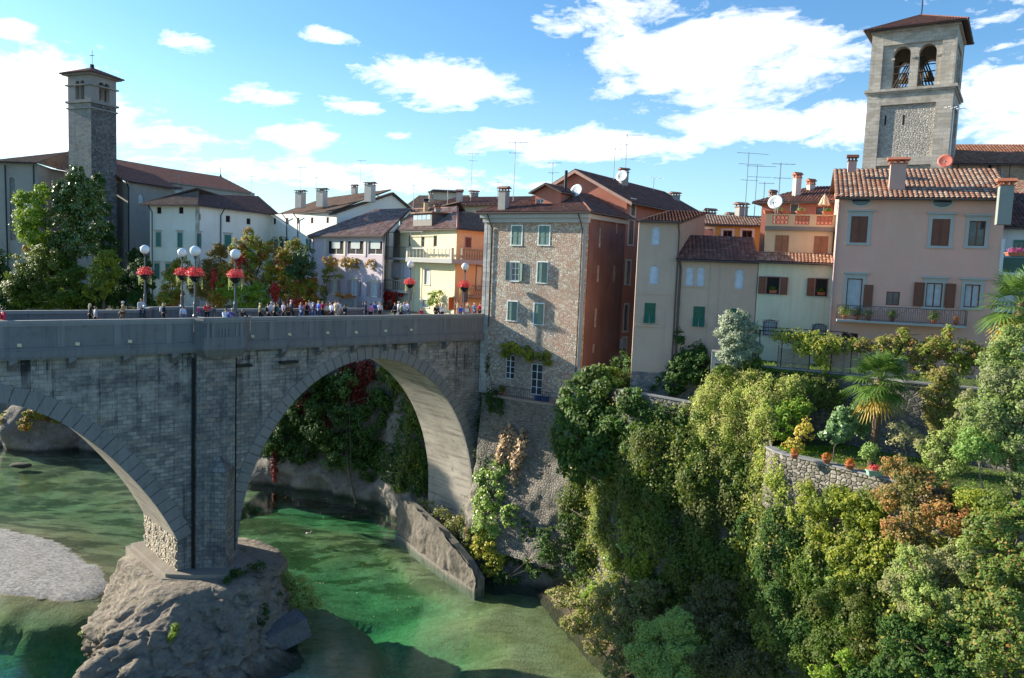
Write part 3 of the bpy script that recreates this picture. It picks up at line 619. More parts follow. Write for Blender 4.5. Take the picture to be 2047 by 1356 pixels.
SDEP = 7.4; C2 = xy(V(*C1, 0)+VB*SDEP); C3 = xy(V(*C0, 0)+VB*SDEP); DW = dict(shut=M_GREEN, trim=M_WHITE, tw=.1)
FDW = dict(frame=M_WHITE, rows=3, notrim=1, pane=M_GLASS, depth=.25)
ft = [('shut', 1033, 471, 20, 38, DW), ('shut', 1088, 471, 21, 38, DW), ('open', 1029, 543, 16, 37, dict(DW, rows=3, sw=.42)), ('ajar', 1084, 545, 19, 41, DW), ('ajar', 1024, 622, 18, 38, DW), ('ajar', 1077, 628, 18, 41, DW),
      ('win', 1019, 734, 18, 48, dict(FDW, rows=4)), ('win', 1072, 759, 23, 62, dict(FDW, rows=4))]
sw_, Fs = walls(h1, [C0, C1, C2, C3], 15.6, 32.75, M_RUB, {0: ft}); FST = Fs[0]
FSR = Fac(C1, VB)       # red side wall, a skin of plaster over the stone
sl = dict(notrim=1, fill=M_GSTONE, depth=.35); mb = MB()
rw = [('blind', 1200, 476, 5, 39, sl), ('blind', 1234, 454, 4, 27, sl), ('blind', 1196, 548, 5, 34, sl), ('blind', 1228, 548, 5, 34, sl), ('blind', 1191, 636, 5, 37, sl), ('blind', 1187, 697, 5, 18, sl)]
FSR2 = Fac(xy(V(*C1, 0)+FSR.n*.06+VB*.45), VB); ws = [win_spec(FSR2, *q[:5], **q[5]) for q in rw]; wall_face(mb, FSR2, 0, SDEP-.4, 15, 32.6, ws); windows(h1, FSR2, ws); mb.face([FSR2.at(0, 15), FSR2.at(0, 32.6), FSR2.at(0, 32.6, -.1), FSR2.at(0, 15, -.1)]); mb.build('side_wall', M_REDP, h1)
mb = MB(); FST.box(mb, -.35, 10.9, 32.1, 32.5, 0, .35); FST.box(mb, -.5, 11.1, 32.5, 32.85, 0, .62); FSR.box(mb, -.4, SDEP, 32.45, 32.85, .0, .45); mb.build('eave_cornice', M_GSTONE, h1)
ZE, ov = 33.0, .85; mx = (V(*C0, 0)+V(*C1, 0))/2; E0, E1, E2, E3 = [V(*c, 0) for c in (C0, C1, C2, C3)]
e0, e1, e2, e3 = E0-UST*ov-VB*ov+V(0, 0, ZE), E1+UST*ov-VB*ov+V(0, 0, ZE), E2+UST*ov+VB*.3+V(0, 0, ZE), E3-UST*ov+VB*.3+V(0, 0, ZE)
zr = 35.3; ra, rb = E0+UST*4.2+VB*4.6+V(0, 0, zr), E0+UST*6.6+VB*4.6+V(0, 0, zr); rc, rd = E0+UST*4.2+VB*(SDEP+.3)+V(0, 0, zr), E0+UST*6.6+VB*(SDEP+.3)+V(0, 0, zr)
tiled(h1, [e0, e1, rb, ra], T_BROWN, gutter=M_GUT); tiled(h1, [e1, e2, rd, rb], T_BROWN, gutter=M_GUT); tiled(h1, [e3, e0, ra, rc], T_BROWN); tiled(h1, [rc+V(0, 0, .0), ra, rb, rd], T_BROWN); ridge(h1, e1, rb, T_BROWN); ridge(h1, e0, ra, T_BROWN)
# dormer
d0 = FST.uz(1055, 416); d1 = FST.uz(1105, 416); fd = Fac(xy(FST.at(d0[0], 0, -1.2)), UST); DWd = 2.7; u0 = 0
D0, D1 = xy(fd.at(.0, 0)), xy(fd.at(DWd, 0)); dz0, dz1 = 33.2, 35.0
walls(h1, [D0, D1, xy(V(*D1, 0)+VB*3), xy(V(*D0, 0)+VB*3)], dz0, dz1, M_REDP2, {0: [('win', 1079, 406, 15, 17, dict(rows=2, notrim=1, depth=.3))]}, 'dormer_wall'); mb = MB(); mb.face([fd.at(0, dz1), fd.at(DWd, dz1), fd.at(DWd/2, dz1+.62)]); mb.build('dormer_gable', M_REDP2, h1)
gable_roof(h1, D0, D1, VB*3, dz1+.05, dz1+.68, T_BROWN, .3)
chimney(h1, 1008, 373, 420, 73.0, .8, M_GCHIM, rz=-.6, mt2=M_CAP)
antenna(h1, 1026, 283, 400, 76, 2); dish(h1, 1152, 381, 72.5, .62, M_WHITE)
for u_ in (.55, 10.2): downpipe(h1, [FST.at(u_-.1, 32.9, .8), FST.at(u_, 32.2, .5), FST.at(u_, 31.6, .1), FST.at(u_, 19 if u_ > 5 else 22.3, .1)])
mb = MB(); FST.box(mb, -.35, .0, 16, 32.4, -.4, .05); FST.box(mb, 0, .5, 16, 32.1, 0, .03); mb2 = MB(); FST.box(mb2, 10.3, 10.57, 15, 32.1, 0, .03); mb2.build('corner_quoins', M_GSTONE, h1); mb.build('quoin_pilaster', ashlar('quoins', (.40, .39, .37), (.52, .50, .46), (.3, .28, .25), .5, .45, damt=.2), h1)
# balcony ledge of the stone house
mb = MB(); FST.box(mb, 1.6, 8.9, 15.9, 16.15, 0, 1.05); mb.build('balcony_slab', plaster('slab_brown', (.30, .24, .2), amt=.5), h1)
mb = MB()
for i in range(37): u_ = 1.65+i*.2; FST.box(mb, u_, u_+.018, 16.15, 17.05, .98, 1.0)
FST.box(mb, 1.6, 8.9, 17.05, 17.09, .965, 1.015); mb.build('balcony_railing', M_IRON, h1)
# ---- red gable house behind
pR = on_line(C1, VB, 1247, 520); FG = Fac(xy(V(*pR, 0)-UST*10.9), UST); h2 = thing('red_gable_house', 'tall orange red house with a broad gable rising behind the pebble house', 'house', (pR[0], pR[1], 17))
G0, G1 = xy(FG.at(0, 0)), pR; G2, G3 = xy(V(*G1, 0)+VB*21), xy(V(*G0, 0)+VB*21); gz = FG.uz(1247, 398)[1]; gr = FG.uz(1148, 345)[1]
gw = dict(notrim=1); sw2 = dict(trim=M_CSTONE, tw=.18, frame=M_GSTONE, depth=.3)
walls(h2, [G0, G1, G2, G3], 15, gz, M_REDP2, {0: [('win', 1122, 378, 16, 14, dict(rows=1))], 1: [('win', 1265, 416, 9, 32, sw2), ('shut', 1261, 465, 9, 48, dict(sw2, shut=M_BROWN)), ('win', 1255, 545, 9, 46, sw2), ('win', 1251, 636, 8, 52, sw2), ('win', 1247, 697, 8, 40, sw2)]})
mb = MB(); mb.face([FG.at(0, gz), FG.at(10.9, gz), FG.at(5.45, gr)]); mb.build('gable_wall', M_REDP2, h2); mb = MB(); mb.face([FG.at(10.9, gz, -21), FG.at(0, gz, -21), FG.at(5.45, gr, -21)]); mb.build('gable_wall', M_REDP2, h2)
gable_roof(h2, G0, G1, VB*21, gz+.05, gr+.25, T_BROWN, .8)
mb = MB(); k_ = (gr-gz)/5.45
for sgn, ue in ((-1, -.8), (1, 11.7)):
    a_, b_ = FG.at(5.45, gr+.18, .62), FG.at(ue, gz+.02-.8*k_, .62); mb.hexa([a_-V(0, 0, .3), b_-V(0, 0, .3), b_-V(0, 0, .3)-FG.n*.1, a_-V(0, 0, .3)-FG.n*.1] if sgn < 0 else [b_-V(0, 0, .3), a_-V(0, 0, .3), a_-V(0, 0, .3)-FG.n*.1, b_-V(0, 0, .3)-FG.n*.1], [a_, b_, b_-FG.n*.1, a_-FG.n*.1] if sgn < 0 else [b_, a_, a_-FG.n*.1, b_-FG.n*.1])
mb.build('bargeboard', plain('bargeboard_pink', (.48, .30, .24), .8), h2)
mb = MB(); p = atY(1130, 388, 72.2); mb.tube([p, V(p.x, p.y, atY(1130, 341, 72.2).z)], .14, 8); mb.build('flue_pipe', M_IRON, h2)
chimney(h2, 1248, 336, 366, 80, .75, M_GCHIM, mt2=M_CAP); antenna(h2, 1250, 268, 345, 81, 3, 1.7); antenna(h2, 1226, 296, 368, 82, 1, .8); dish(h2, 1243, 352, 79, .62, M_WHITE); chimney(h2, 1350, 384, 402, 92, .9, M_GCHIM); antenna(h2, 1104, 324, 360, 80, 2, .9)
# ---- grey tower house and low grey house
M_GREYP = plaster('beige_grey_plaster', (.56, .405, .31), amt=.25, streak=.3, warm=(.49, .34, .26)); M_GREYP2 = plaster('darker_grey_plaster', (.33, .29, .23), amt=.6, streak=.5)
M_PLINTH = rubble('rubble_plinth', [(.22, .21, .21), (.30, .28, .27), (.16, .15, .15), (.34, .25, .22)], (.2, .19, .18), 2.6, .7)
gA = atY(1351, 560, 57.8); UG = V(math.sin(R(100)), math.cos(R(100)), 0); UG = V(.985, -.17, 0).normalized(); VG = V(.42, .90, 0).normalized()
tR = xy(gA); tL = on_line(gA, UG, 1272); h3 = thing('grey_tower_house', 'narrow beige grey house with two walled-up arched windows one above the other', 'house', (tL[0], tL[1], 18))
bw = dict(arch=True, notrim=1, fill=plain('blind_blue_white', (.56, .60, .68), .8), depth=.3); aw = dict(shut=M_DGREEN, notrim=1, depth=.2); tz = 31.9
B1, B0 = xy(V(*tR, 0)+VG*14), xy(V(*tL, 0)+V(.15, .99, 0)*14)
walls(h3, [tL, tR, B1, B0], 17.3, tz, M_GREYP, {0: [('blind', 1311, 471, 17, 37, bw), ('blind', 1307, 549, 18, 38, bw), ('awn', 1299, 626, 22, 40, aw)]})
tb = .0; tzr = atY(1398, 426, 66.5).z; FT = Fac(tR, VG); bq = xy(V(*tR, 0)+VG*9); mb = MB(); mb.face([V(*tR, tz), V(*bq, tz), V(*bq, tzr)]); mb.face([FT.at(.0, 18, .03), FT.at(9, 18, .03), FT.at(9, tz, .03), FT.at(0, tz, .03)]); mb.build('side_wall', M_GREYP2, h3)
a_, b_ = V(*tL, 0), V(*tR, 0); tiled(h3, [a_-UG*.1-VG*.5+V(0, 0, tz-.1), b_+UG*.35-VG*.5+V(0, 0, tz-.1), b_+UG*.35+VG*9+V(0, 0, tzr+.1), a_-UG*.1+VG*9+V(0, 0, tzr+.1)], T_BROWN, gutter=M_GUT)
FGm = Fac(tL, UG); mb = MB(); Lt = (V(*tR, 0)-a_).length; FGm.box(mb, 0, Lt, 17, 20.6, 0, .05); mb.build('rubble_plinth', M_PLINTH, h3); mb = MB(); zb_ = FGm.uz(1310, 652)[1]; FGm.box(mb, .1, Lt-.55, zb_-.08, zb_+.08, 0, .12); FGm.box(mb, Lt-.6, Lt, 20.6, 25.3, 0, .06); zc = FGm.uz(1310, 588)[1]; FGm.box(mb, .1, Lt-.6, zc-.05, zc+.05, 0, .05); mb.build('string_course', M_GREYP, h3)
downpipe(h3, [FGm.at(Lt-.1, tz-.1, .45), FGm.at(Lt+.05, tz-.9, .12), FGm.at(Lt+.05, 19, .12)])
h4 = thing('low_grey_house', 'lower beige grey house with three arched blind windows and a brown tiled roof', 'house', (tR[0], tR[1], 18)); lR = on_line(gA, UG, 1514); lz = 29.2
VN = V(-UG.y, UG.x, 0); F4 = Fac(tR, UG); L4 = (V(*lR, 0)-V(*tR, 0)).length
walls(h4, [xy(V(*tR, 0)+UG*.06), lR, xy(V(*lR, 0)+VN*8), xy(V(*tR, 0)+VN*8)], 17.3, lz, M_GREYP, {0: [('blind', 1379, 552, 16, 38, bw), ('blind', 1401, 553, 16, 38, bw), ('blind', 1478, 558, 18, 40, bw), ('awn', 1397, 633, 23, 40, aw), ('awn', 1463, 637, 22, 40, aw)]})
rz_ = F4.uz(1440, 489)[1]+.75; tiled(h4, [V(*tR, 0)-VN*.5-UG*.1+V(0, 0, lz-.1), V(*lR, 0)-VN*.5+V(0, 0, lz-.1), V(*lR, 0)+VN*3.6+V(0, 0, rz_), V(*tR, 0)+VN*3.6+UG*1.0+V(0, 0, rz_)], T_BROWN, cw=.3, gutter=M_GUT)
tiled(h4, [V(*lR, 0)+VN*8+V(0, 0, lz-.1), V(*tR, 0)+VN*8+V(0, 0, lz-.1), V(*tR, 0)+VN*3.6+V(0, 0, rz_), V(*lR, 0)+VN*3.6+V(0, 0, rz_)], T_BROWN, cw=.3)
mb = MB(); F4.box(mb, 0.06, L4, 17, 21.3, 0, .05); mb.build('rubble_plinth', M_PLINTH, h4); mb = MB()
for px in (1428,): u_ = F4.uz(px, 560)[0]; F4.box(mb, u_-.3, u_+.3, 21.3, lz-.2, 0, .05)
zq = F4.uz(1390, 573)[1]; F4.box(mb, F4.uz(1366, 573)[0], F4.uz(1411, 573)[0], zq-.06, zq+.03, 0, .1); mb.build('pilaster', M_GREYP, h4)
downpipe(h4, [F4.at(.15, lz-.1, .4), F4.at(.3, lz-.8, .12), F4.at(.3, 17.5, .12)], r=.08)
# ---- cream house with roof terrace
UC = V(.955, -.30, 0).normalized(); VC = V(.30, .955, 0).normalized(); cL = lR; cR = on_line(cL, UC, 1668); FC = Fac(cL, UC); LC = (V(*cR, 0)-V(*cL, 0)).length
M_CREAM = plaster('pale_cream_plaster', (.66, .62, .46), stain=(.36, .34, .22), amt=.25, streak=.35, warm=(.52, .52, .40)); M_APRI = plaster('apricot_plaster', (.68, .50, .30), stain=(.45, .33, .2), amt=.25, streak=.3)
h5 = thing('cream_terrace_house', 'cream house with brown shutters and a roof terrace with a closed parasol', 'house', (cL[0], cL[1], 20)); cz = FC.uz(1590, 520)[1]
bs = dict(shut=M_BROWN, trim=M_GSTONE, tw=.07, frame=M_BROWN, mull=0, pane=M_DARK)
walls(h5, [xy(V(*cL, 0)+UC*.05), cR, xy(V(*cR, 0)+VC*9), xy(V(*cL, 0)+VC*9)], 18, cz, M_CREAM, {0: [('open', 1545, 571, 27, 35, dict(bs, sw=.5)), ('open', 1642, 575, 26, 36, dict(bs, sides='l', sw=.5)), ('win', 1539, 655, 27, 32, dict(bs, bars=1, arch=.2, pane=M_CURT)), ('win', 1638, 660, 28, 26, dict(bs, bars=1, arch=.2, pane=M_CURT))]})
c2L, c2R = xy(V(*cL, 0)+VC*1.6+UC*.35), xy(V(*cR, 0)+VC*1.6); F5 = Fac(c2L, UC); us0, us1 = F5.uz(1590, 506)[1], F5.uz(1600, 462)[1]
ls = dict(shut=M_LBROWN, notrim=1); walls(h5, [c2L, c2R, xy(V(*c2R, 0)+VC*7.4), xy(V(*c2L, 0)+VC*7.4)], cz-.2, us1, M_APRI, {0: [('shut', 1563, 487, 27, 33, ls), ('shut', 1641, 490, 28, 35, ls)]}, 'upper_wall')
k_ = (us0-cz)/1.6; tiled(h5, [FC.at(-.15, cz-.5*k_, .5), FC.at(LC+.15, cz-.5*k_, .5), FC.at(LC+.15, us0, -1.6), FC.at(-.15, us0, -1.6)], T_RED, gutter=M_GUT)
us2 = F5.uz(1600, 429)[1]; L5 = (V(*c2R, 0)-V(*c2L, 0)).length; mb = MB(); F5.box(mb, -.05, L5+.05, us1, us1+.3, -7.4, .25); mb.build('terrace_slab', plaster('dark_slab', (.22, .2, .17), amt=.4), h5)
mb = MB(); F5.box(mb, 0, L5, us1+.3, us1+.45, 0, .2); F5.box(mb, 0, L5, us2-.1, us2, -.02, .22)
pan = [(F5.uz(a, 440)[0], F5.uz(b, 440)[0]) for a, b in ((1544, 1576), (1589, 1618), (1632, 1664))]; xs = [0]+[q for p in pan for q in p]+[L5]
for i in range(0, len(xs), 2): F5.box(mb, xs[i], xs[i+1], us1+.45, us2-.1, .0, .2)
mb.build('terrace_parapet', M_APRI, h5)
for a, b in pan:
    mb = MB(); n_c = 4; w_ = (b-a)/n_c; h_ = us2-.1-us1-.45
    for i in range(n_c):
        for j in range(2):
            cx_, cz_ = a+w_*(i+.5), us1+.45+h_*(j+.5)/2; ring_ = []
            for q in range(12): t0, t1 = 2*math.pi*q/12, 2*math.pi*(q+1)/12; mb.tube([F5.at(cx_+w_*.47*math.cos(t0), cz_+h_*.24*math.sin(t0), .1), F5.at(cx_+w_*.47*math.cos(t1), cz_+h_*.24*math.sin(t1), .1)], .035, 4, cap=False)
    mb.build('pierced_panel', M_TERRA, h5)
dish(h5, 1550, 404, 55.5, .52, M_WHITE, mount=.9); antenna(h5, 1555, 325, 415, 56, 3, 1.)
downpipe(h5, [F5.at(L5-.12, us1, .1), F5.at(L5-.12, us0+.1, .1)])
# things on the terrace
def parasol(px, py, pyb, Y, label):
    t_, b_ = atY(px, py, Y), atY(px, pyb, Y); o = thing('parasol', label, 'parasol', (t_.x, t_.y, b_.z)); h = t_.z-b_.z; mb = MB(); mb.tube([(t_.x, t_.y, b_.z), (t_.x, t_.y, t_.z+.1)], .03, 6); mb.build('pole', M_LBROWN, o)
    mb = MB(); k = 24; prof = [(.04, h), (.22, h*.8), (.36, h*.55), (.42, h*.47), (.30, h*.45)]; base = len(mb.v)
    for r_, z in prof: mb.v += [(t_.x+r_*(1 if j % 3 else .72)*math.cos(2*math.pi*j/k), t_.y+r_*(1 if j % 3 else .72)*math.sin(2*math.pi*j/k), b_.z+z+(0 if r_ < .4 else (j % 3)*.05)) for j in range(k)]
    for i in range(len(prof)-1):
        for j in range(k): mb.f.append((base+i*k+j, base+i*k+(j+1) % k, base+(i+1)*k+(j+1) % k, base+(i+1)*k+j)); mb.uv.append(None)
    mb.build('canopy', plain('parasol_cream', (.68, .55, .38), .9), o); return o
parasol(1649, 389, 430, 56.3, 'closed cream parasol standing on the roof terrace')
# ---- red house behind the terrace, yellow house behind
h6 = thing('red_back_house', 'small red house with a hipped roof and two chimneys behind the roof terrace', 'house', xy(atY(1590, 450, 63))+(22,)); a_, b_ = atY(1521, 440, 63), atY(1668, 440, 60)
U6 = (b_-a_); U6.z = 0; U6.normalize(); V6 = V(-U6.y, U6.x, 0); ze = atY(1595, 402, 61.5).z; zr6 = atY(1620, 374, 64.5).z; L6 = 6.6
walls(h6, [xy(a_), xy(a_+U6*L6), xy(a_+U6*L6+V6*7), xy(a_+V6*7)], 22, ze, M_REDP2, {0: [('win', 1588, 420, 14, 22, dict(frame=M_BROWN, trim=M_CSTONE, tw=.08)), ('win', 1646, 422, 30, 16, dict(frame=M_BROWN, notrim=1))]})
q = [a_-U6*.6-V6*.6, a_+U6*(L6+.5)-V6*.6, a_+U6*(L6+.5)+V6*3.5, a_+U6*2.9+V6*3.5, a_-U6*.6+V6*7.6, a_+U6*(L6+.5)+V6*7.6]; q = [V(p.x, p.y, z) for p, z in zip(q, (ze-.1, ze-.1, zr6, zr6, ze-.1, ze-.1))]
tiled(h6, [q[0], q[1], q[2], q[3]], T_BROWN, gutter=M_GUT); tiled(h6, [q[4], q[0], q[3]], T_BROWN); tiled(h6, [q[5], q[4], q[3], q[2]], T_BROWN)
chimney(h6, 1595, 345, 385, 62.6, .5, mt2=M_TERRA); chimney(h6, 1622, 358, 380, 63.6, .5, mt2=M_TERRA); chimney(h6, 1546, 380, 398, 66, .45, M_GCHIM); antenna(h6, 1525, 364, 420, 66, 1, .8)
h7 = thing('yellow_back_house', 'yellow house with white framed windows and red window flowers seen above the low grey roof', 'house', xy(atY(1460, 480, 70))+(22,)); a_, b_ = atY(1396, 470, 70), atY(1530, 470, 69); a_.z = b_.z = 0; U7 = (b_-a_).normalized(); V7 = V(-U7.y, U7.x, 0); ze = atY(1460, 447, 69.5).z
M_YEL = plaster('yellow_plaster', (.70, .45, .13), amt=.1, streak=.15); yw = dict(frame=M_BROWN, trim=M_WHITE, tw=.2, pane=M_DARK)
walls(h7, [xy(a_), xy(b_+U7), xy(b_+U7+V7*9), xy(a_+V7*9)], 22, ze, M_YEL, {0: [('win', 1416, 473, 17, 30, yw), ('win', 1454, 475, 18, 28, yw), ('win', 1493, 476, 20, 30, yw)]})
mono(h7, xy(a_), xy(b_+U7), ze, 4.5, atY(1460, 431, 74).z-ze, tiles('weathered_roof_tiles', [(.28, .13, .08), (.36, .2, .13), (.2, .1, .07), (.42, .27, .2)], (.4, .38, .34), .5), .6, .2)
chimney(h7, 1483, 405, 436, 73.5, .9, M_GCHIM); chimney(h7, 1421, 417, 436, 76, .8, M_GCHIM); antenna(h7, 1488, 304, 440, 72, 3, 1.9); antenna(h7, 1507, 330, 440, 73, 2, 1.7); antenna(h7, 1305, 354, 400, 90, 1, 1.3); chimney(h7, 1464, 425, 440, 78, .9, M_GCHIM); 
# ---- pink house
UPk = V(math.cos(R(19)), -math.sin(R(19)), 0); pR_ = atY(2000, 520, 50.2); FP = Fac(xy(pR_), UPk); VPk = V(-UPk.y, UPk.x, 0); pk1 = xy(pR_); pk0 = xy(FP.at(FP.uz(1672, 500)[0], 0)); FP = Fac(pk0, UPk); LP = (V(*pk1, 0)-V(*pk0, 0)).length
h8 = thing('pink_house', 'large pink house with oval attic windows and a long iron balcony', 'house', (pk0[0], pk0[1], 21)); M_PINK = plaster('pink_plaster', (.70, .375, .295), stain=(.62, .48, .40), amt=.35, streak=.25, warm=(.60, .37, .28)); pz = FP.uz(1830, 392)[1]
pw = dict(trim=M_GSTONE, tw=.2, lintel=1, shut=M_BROWN, frame=M_BROWN, pane=M_CURT, depth=.2); nt_ = dict(notrim=1, frame=M_BROWN)
walls(h8, [pk0, pk1, xy(V(*pk1, 0)+VPk*11), xy(V(*pk0, 0)+VPk*11)], 20, pz, M_PINK, {0: [('shut', 1717, 459, 34, 53, pw), ('shut', 1880, 465, 36, 54, pw), ('win', 1953, 467, 33, 50, dict(pw, pane=M_GLASS, rows=1)),
    ('win', 1707, 590, 31, 66, dict(pw, mull=0, pane=M_CURT)), ('win', 1785, 597, 27, 27, nt_), ('open', 1867, 590, 33, 48, dict(pw, sw=.62, rows=1)), ('win', 1943, 592, 31, 46, pw), ('win', 1699, 674, 32, 16, dict(nt_, pane=M_DARK)), ('win', 1796, 676, 12, 8, dict(nt_, pane=M_DARK))]})
for px, py in ((1721, 402), (1884, 405)):       # oval attic windows
    u_, z_ = FP.uz(px, py); mb = MB(); P = lambda r1, r2, d: [FP.at(u_+r1*math.cos(2*math.pi*i/24), z_+r2*math.sin(2*math.pi*i/24), d) for i in range(24)]
    a_, b_, c_, d_ = P(.55, .30, .03), P(.73, .46, .03), P(.73, .46, 0), P(.55, .30, 0)
    for i in range(24): j = (i+1) % 24; mb.face([a_[i], a_[j], b_[j], b_[i]]); mb.face([b_[i], b_[j], c_[j], c_[i]]); mb.face([a_[j], a_[i], d_[i], d_[j]])
    o_ = mb.build('window', plaster('worn_stucco_rim', (.50, .42, .36), amt=.3), h8); mb = MB(); mb.face(P(.56, .31, .012)); mb.build('pane', M_GLASS, o_)
us_ = FP.uz(1735, 592); mb = MB(); FP.box(mb, us_[0]-.28, us_[0]+.28, us_[1]-.75, us_[1]+.75, .04, .09); mb.build('shutter', M_BROWN, h8)
bz = FP.uz(1800, 644)[1]; bu0, bu1 = FP.uz(1671, 640)[0], FP.uz(1926, 650)[0]; mb = MB(); FP.box(mb, bu0, bu1, bz-.14, bz, 0, .95); bs_ = mb.build('balcony_slab', M_GSTONE, h8); mb = MB()
for i in range(int((bu1-bu0)/.13)+1): u_ = bu0+i*.13; FP.box(mb, u_, u_+.018, bz, bz+.95, .9, .92)
FP.box(mb, bu0, bu1, bz+.95, bz+.99, .88, .94); FP.box(mb, bu0, bu1, bz+.08, bz+.11, .89, .93)
for i in range(int((bu1-bu0)/.52)):
    for q in range(8): t0, t1 = math.pi*(1+q/8), math.pi*(1+(q+1)/8); cu = bu0+.3+i*.52; mb.tube([FP.at(cu+.2*math.cos(t0), bz+.93+.3*math.sin(t0), .93), FP.at(cu+.2*math.cos(t1), bz+.93+.3*math.sin(t1), .93)], .012, 4, cap=False)
for d_ in (0, bu1-bu0-.02): FP.box(mb, bu0+d_, bu0+d_+.02, bz+.95, bz+.99, 0, .9); [FP.box(mb, bu0+d_, bu0+d_+.02, bz, bz+.95, e_, e_+.02) for e_ in (.15, .3, .45, .6, .75)]
mb.build('balcony_railing', plain('weathered_iron', (.10, .10, .11), .6, .4), bs_)
zrp = atY(1830, 334, 55.5).z; mono(h8, pk0, pk1, pz+.1, 5.0, zrp-pz-.1, T_RED, .6, .35, cw=.30, gut=M_GUT)
bk = [V(*pk1, 0)+VPk*11+UPk*.35, V(*pk0, 0)+VPk*11-UPk*.35]; tiled(h8, [V(bk[0].x, bk[0].y, pz), V(bk[1].x, bk[1].y, pz), V(*pk0, zrp)+VPk*5-UPk*.35, V(*pk1, zrp)+VPk*5+UPk*.35], T_RED, cw=.3)
mb = MB(); mb.face([V(*pk1, pz), V(*pk1, pz)+VPk*11, V(*pk1, zrp)+VPk*5]); mb.build('gable_wall', M_PINK, h8); mb = MB(); mb.face([V(*pk0, pz)+VPk*11, V(*pk0, pz), V(*pk0, zrp)+VPk*5]); mb.build('gable_wall', M_PINK, h8)
downpipe(h8, [FP.at(-.05, pz, .45), FP.at(-.05, pz-.6, .1), FP.at(-.05, 21, .1)], plain('rose_copper_pipe', (.42, .30, .30), .4), .07)
chimney(h8, 1797, 315, 372, 53.2, .95, plaster('pink_chimney', (.50, .33, .28), amt=.2), rz=-.35, mt2=M_TERRA); chimney(h8, 1705, 310, 336, 56, .55, plaster('pink_chimney', (.5, .3, .25)), rz=-.3, mt2=M_BROWN)
dish(h8, 1890, 322, 56, .5, plain('terracotta_dish', (.62, .17, .11), .5), face=(-.5, -.8, .3), mount=.3); antenna(h8, (1898, 1898), 212, 325, 56.5, 1, 1.1); antenna(h8, 1813, 306, 322, 54, 1, .6)
# ---- white house with balconies at the right edge, with its roof and chimney
h9 = thing('white_balcony_house', 'white house with stacked concrete balconies at the right edge beside the pink house', 'house', (pk1[0]+.6, pk1[1]+1, 21)); w0 = V(*pk1, 0)+VPk*1.2+UPk*.1; w1 = w0+UPk*9
M_WPL = plaster('white_plaster', (.66, .67, .68), amt=.25, streak=.3); F9 = Fac(xy(w0), UPk); z9 = F9.uz(2030, 447)[1]
walls(h9, [xy(w0), xy(w1), xy(w1+VPk*9), xy(w0+VPk*9)], 20, z9, M_WPL, {0: [('win', 2038, 497, 22, 30, dict(frame=M_TEAL, trim=M_TEAL, tw=.07)), ('win', 2042, 595, 20, 40, dict(frame=M_BROWN))]})
for z_a, z_b in ((F9.uz(2000, 545)[1], F9.uz(2000, 480)[1]), (F9.uz(1985, 652)[1], F9.uz(1985, 590)[1])):
    mb = MB(); F9.box(mb, -.1, 9, z_a-.16, z_a, 0, 1.2); F9.box(mb, -.15, .05, z_a, z_b, .0, 1.25); bl = mb.build('balcony', M_WPL, h9); mb = MB(); F9.box(mb, .05, 9, z_a, z_a+.95, 1.12, 1.16); mb.build('balcony_screen', plain('green_screen', (.05, .10, .075), .7), bl)
mb = MB(); F9.box(mb, -.1, .12, 20, F9.uz(1985, 655)[1], .85, 1.1); mb.build('pillar', M_GSTONE, h9)
mono(h9, xy(w0), xy(w1), z9, 6, 2.6, T_BROWN, .6, .4); chimney(h9, 2013, 357, 440, 48.4, .75, plaster('mossy_chimney', (.27, .29, .26), amt=.6, streak=.5), rz=-.35, mt2=M_TERRA)
h10 = thing('tile_roof_house', 'house with a bright terracotta roof just under the church at the right edge', 'house', xy(atY(2040, 430, 66))+(22,)); a_ = atY(1985, 380, 66); a_.z = 0; b_ = a_+V(14, -3, 0); z_ = atY(2020, 392, 65.5).z
walls(h10, [xy(a_), xy(b_), xy(b_+V(2, 8, 0)), xy(a_+V(2, 8, 0))], 22, z_, M_REDP2); mono(h10, xy(a_), xy(b_), z_, 5, 1.9, T_RED, .5, .3); 
# ---- campanile and the cathedral behind the pink house
UK = V(math.cos(R(33)), -math.sin(R(33)), 0); VK = V(-UK.y, UK.x, 0); kc = atY(1895, 250, 88); K1 = xy(kc); LK = 8.1; K0 = xy(V(*K1, 0)-UK*LK); K2, K3 = xy(V(*K1, 0)+VK*LK), xy(V(*K0, 0)+VK*LK)
kt = thing('campanile', 'tall square stone bell tower with twin open arches behind the pink house', 'bell tower', (K0[0]+4, K0[1], 21)); FK = Fac(K0, UK); zb1 = FK.uz(1815, 178)[1]; ztp = FK.uz(1825, 58)[1]
M_KAM = ashlar('campanile_stone', (.42, .37, .31), (.50, .45, .38), (.28, .27, .24), .8, .4, dark=(.16, .15, .13), damt=.3, streak=.3); M_KRUB = rubble('campanile_rubble', [(.46, .42, .36), (.38, .34, .29), (.54, .50, .44)], (.40, .36, .31), 3.2, .8)
walls(kt, [K0, K1, K2, K3], 21, zb1-.2, M_KRUB); ao = dict(arch=True, depth=1.0)
def arches(F):
    z0_, z1_ = zb1+.1, FK.uz(1830, 90)[1]; return [dict(k='hole', u=u_, z=(z0_+z1_)/2, w=1.75, h=z1_-z0_, o=ao) for u_ in (LK*.36, LK*.68)]
mb = MB(); mi = MB(); ck = [K0, K1, K2, K3]
for i in range(4):
    F = Fac(ck[i], V(*ck[(i+1) % 4], 0)-V(*ck[i], 0)); ws = arches(F); wall_face(mb, F, 0, LK, zb1-.2, ztp, ws)
    Fi = Fac(xy(F.at(0, 0, -1.0)), F.u); wall_face(mi, Fi, 1., LK-1, zb1-.2, ztp, [dict(q_, o=dict(depth=0.01)) for q_ in ws])
mb.build('belfry_wall', M_KAM, kt); mi.build('belfry_inner_wall', plaster('belfry_inside', (.22, .19, .16)), kt)
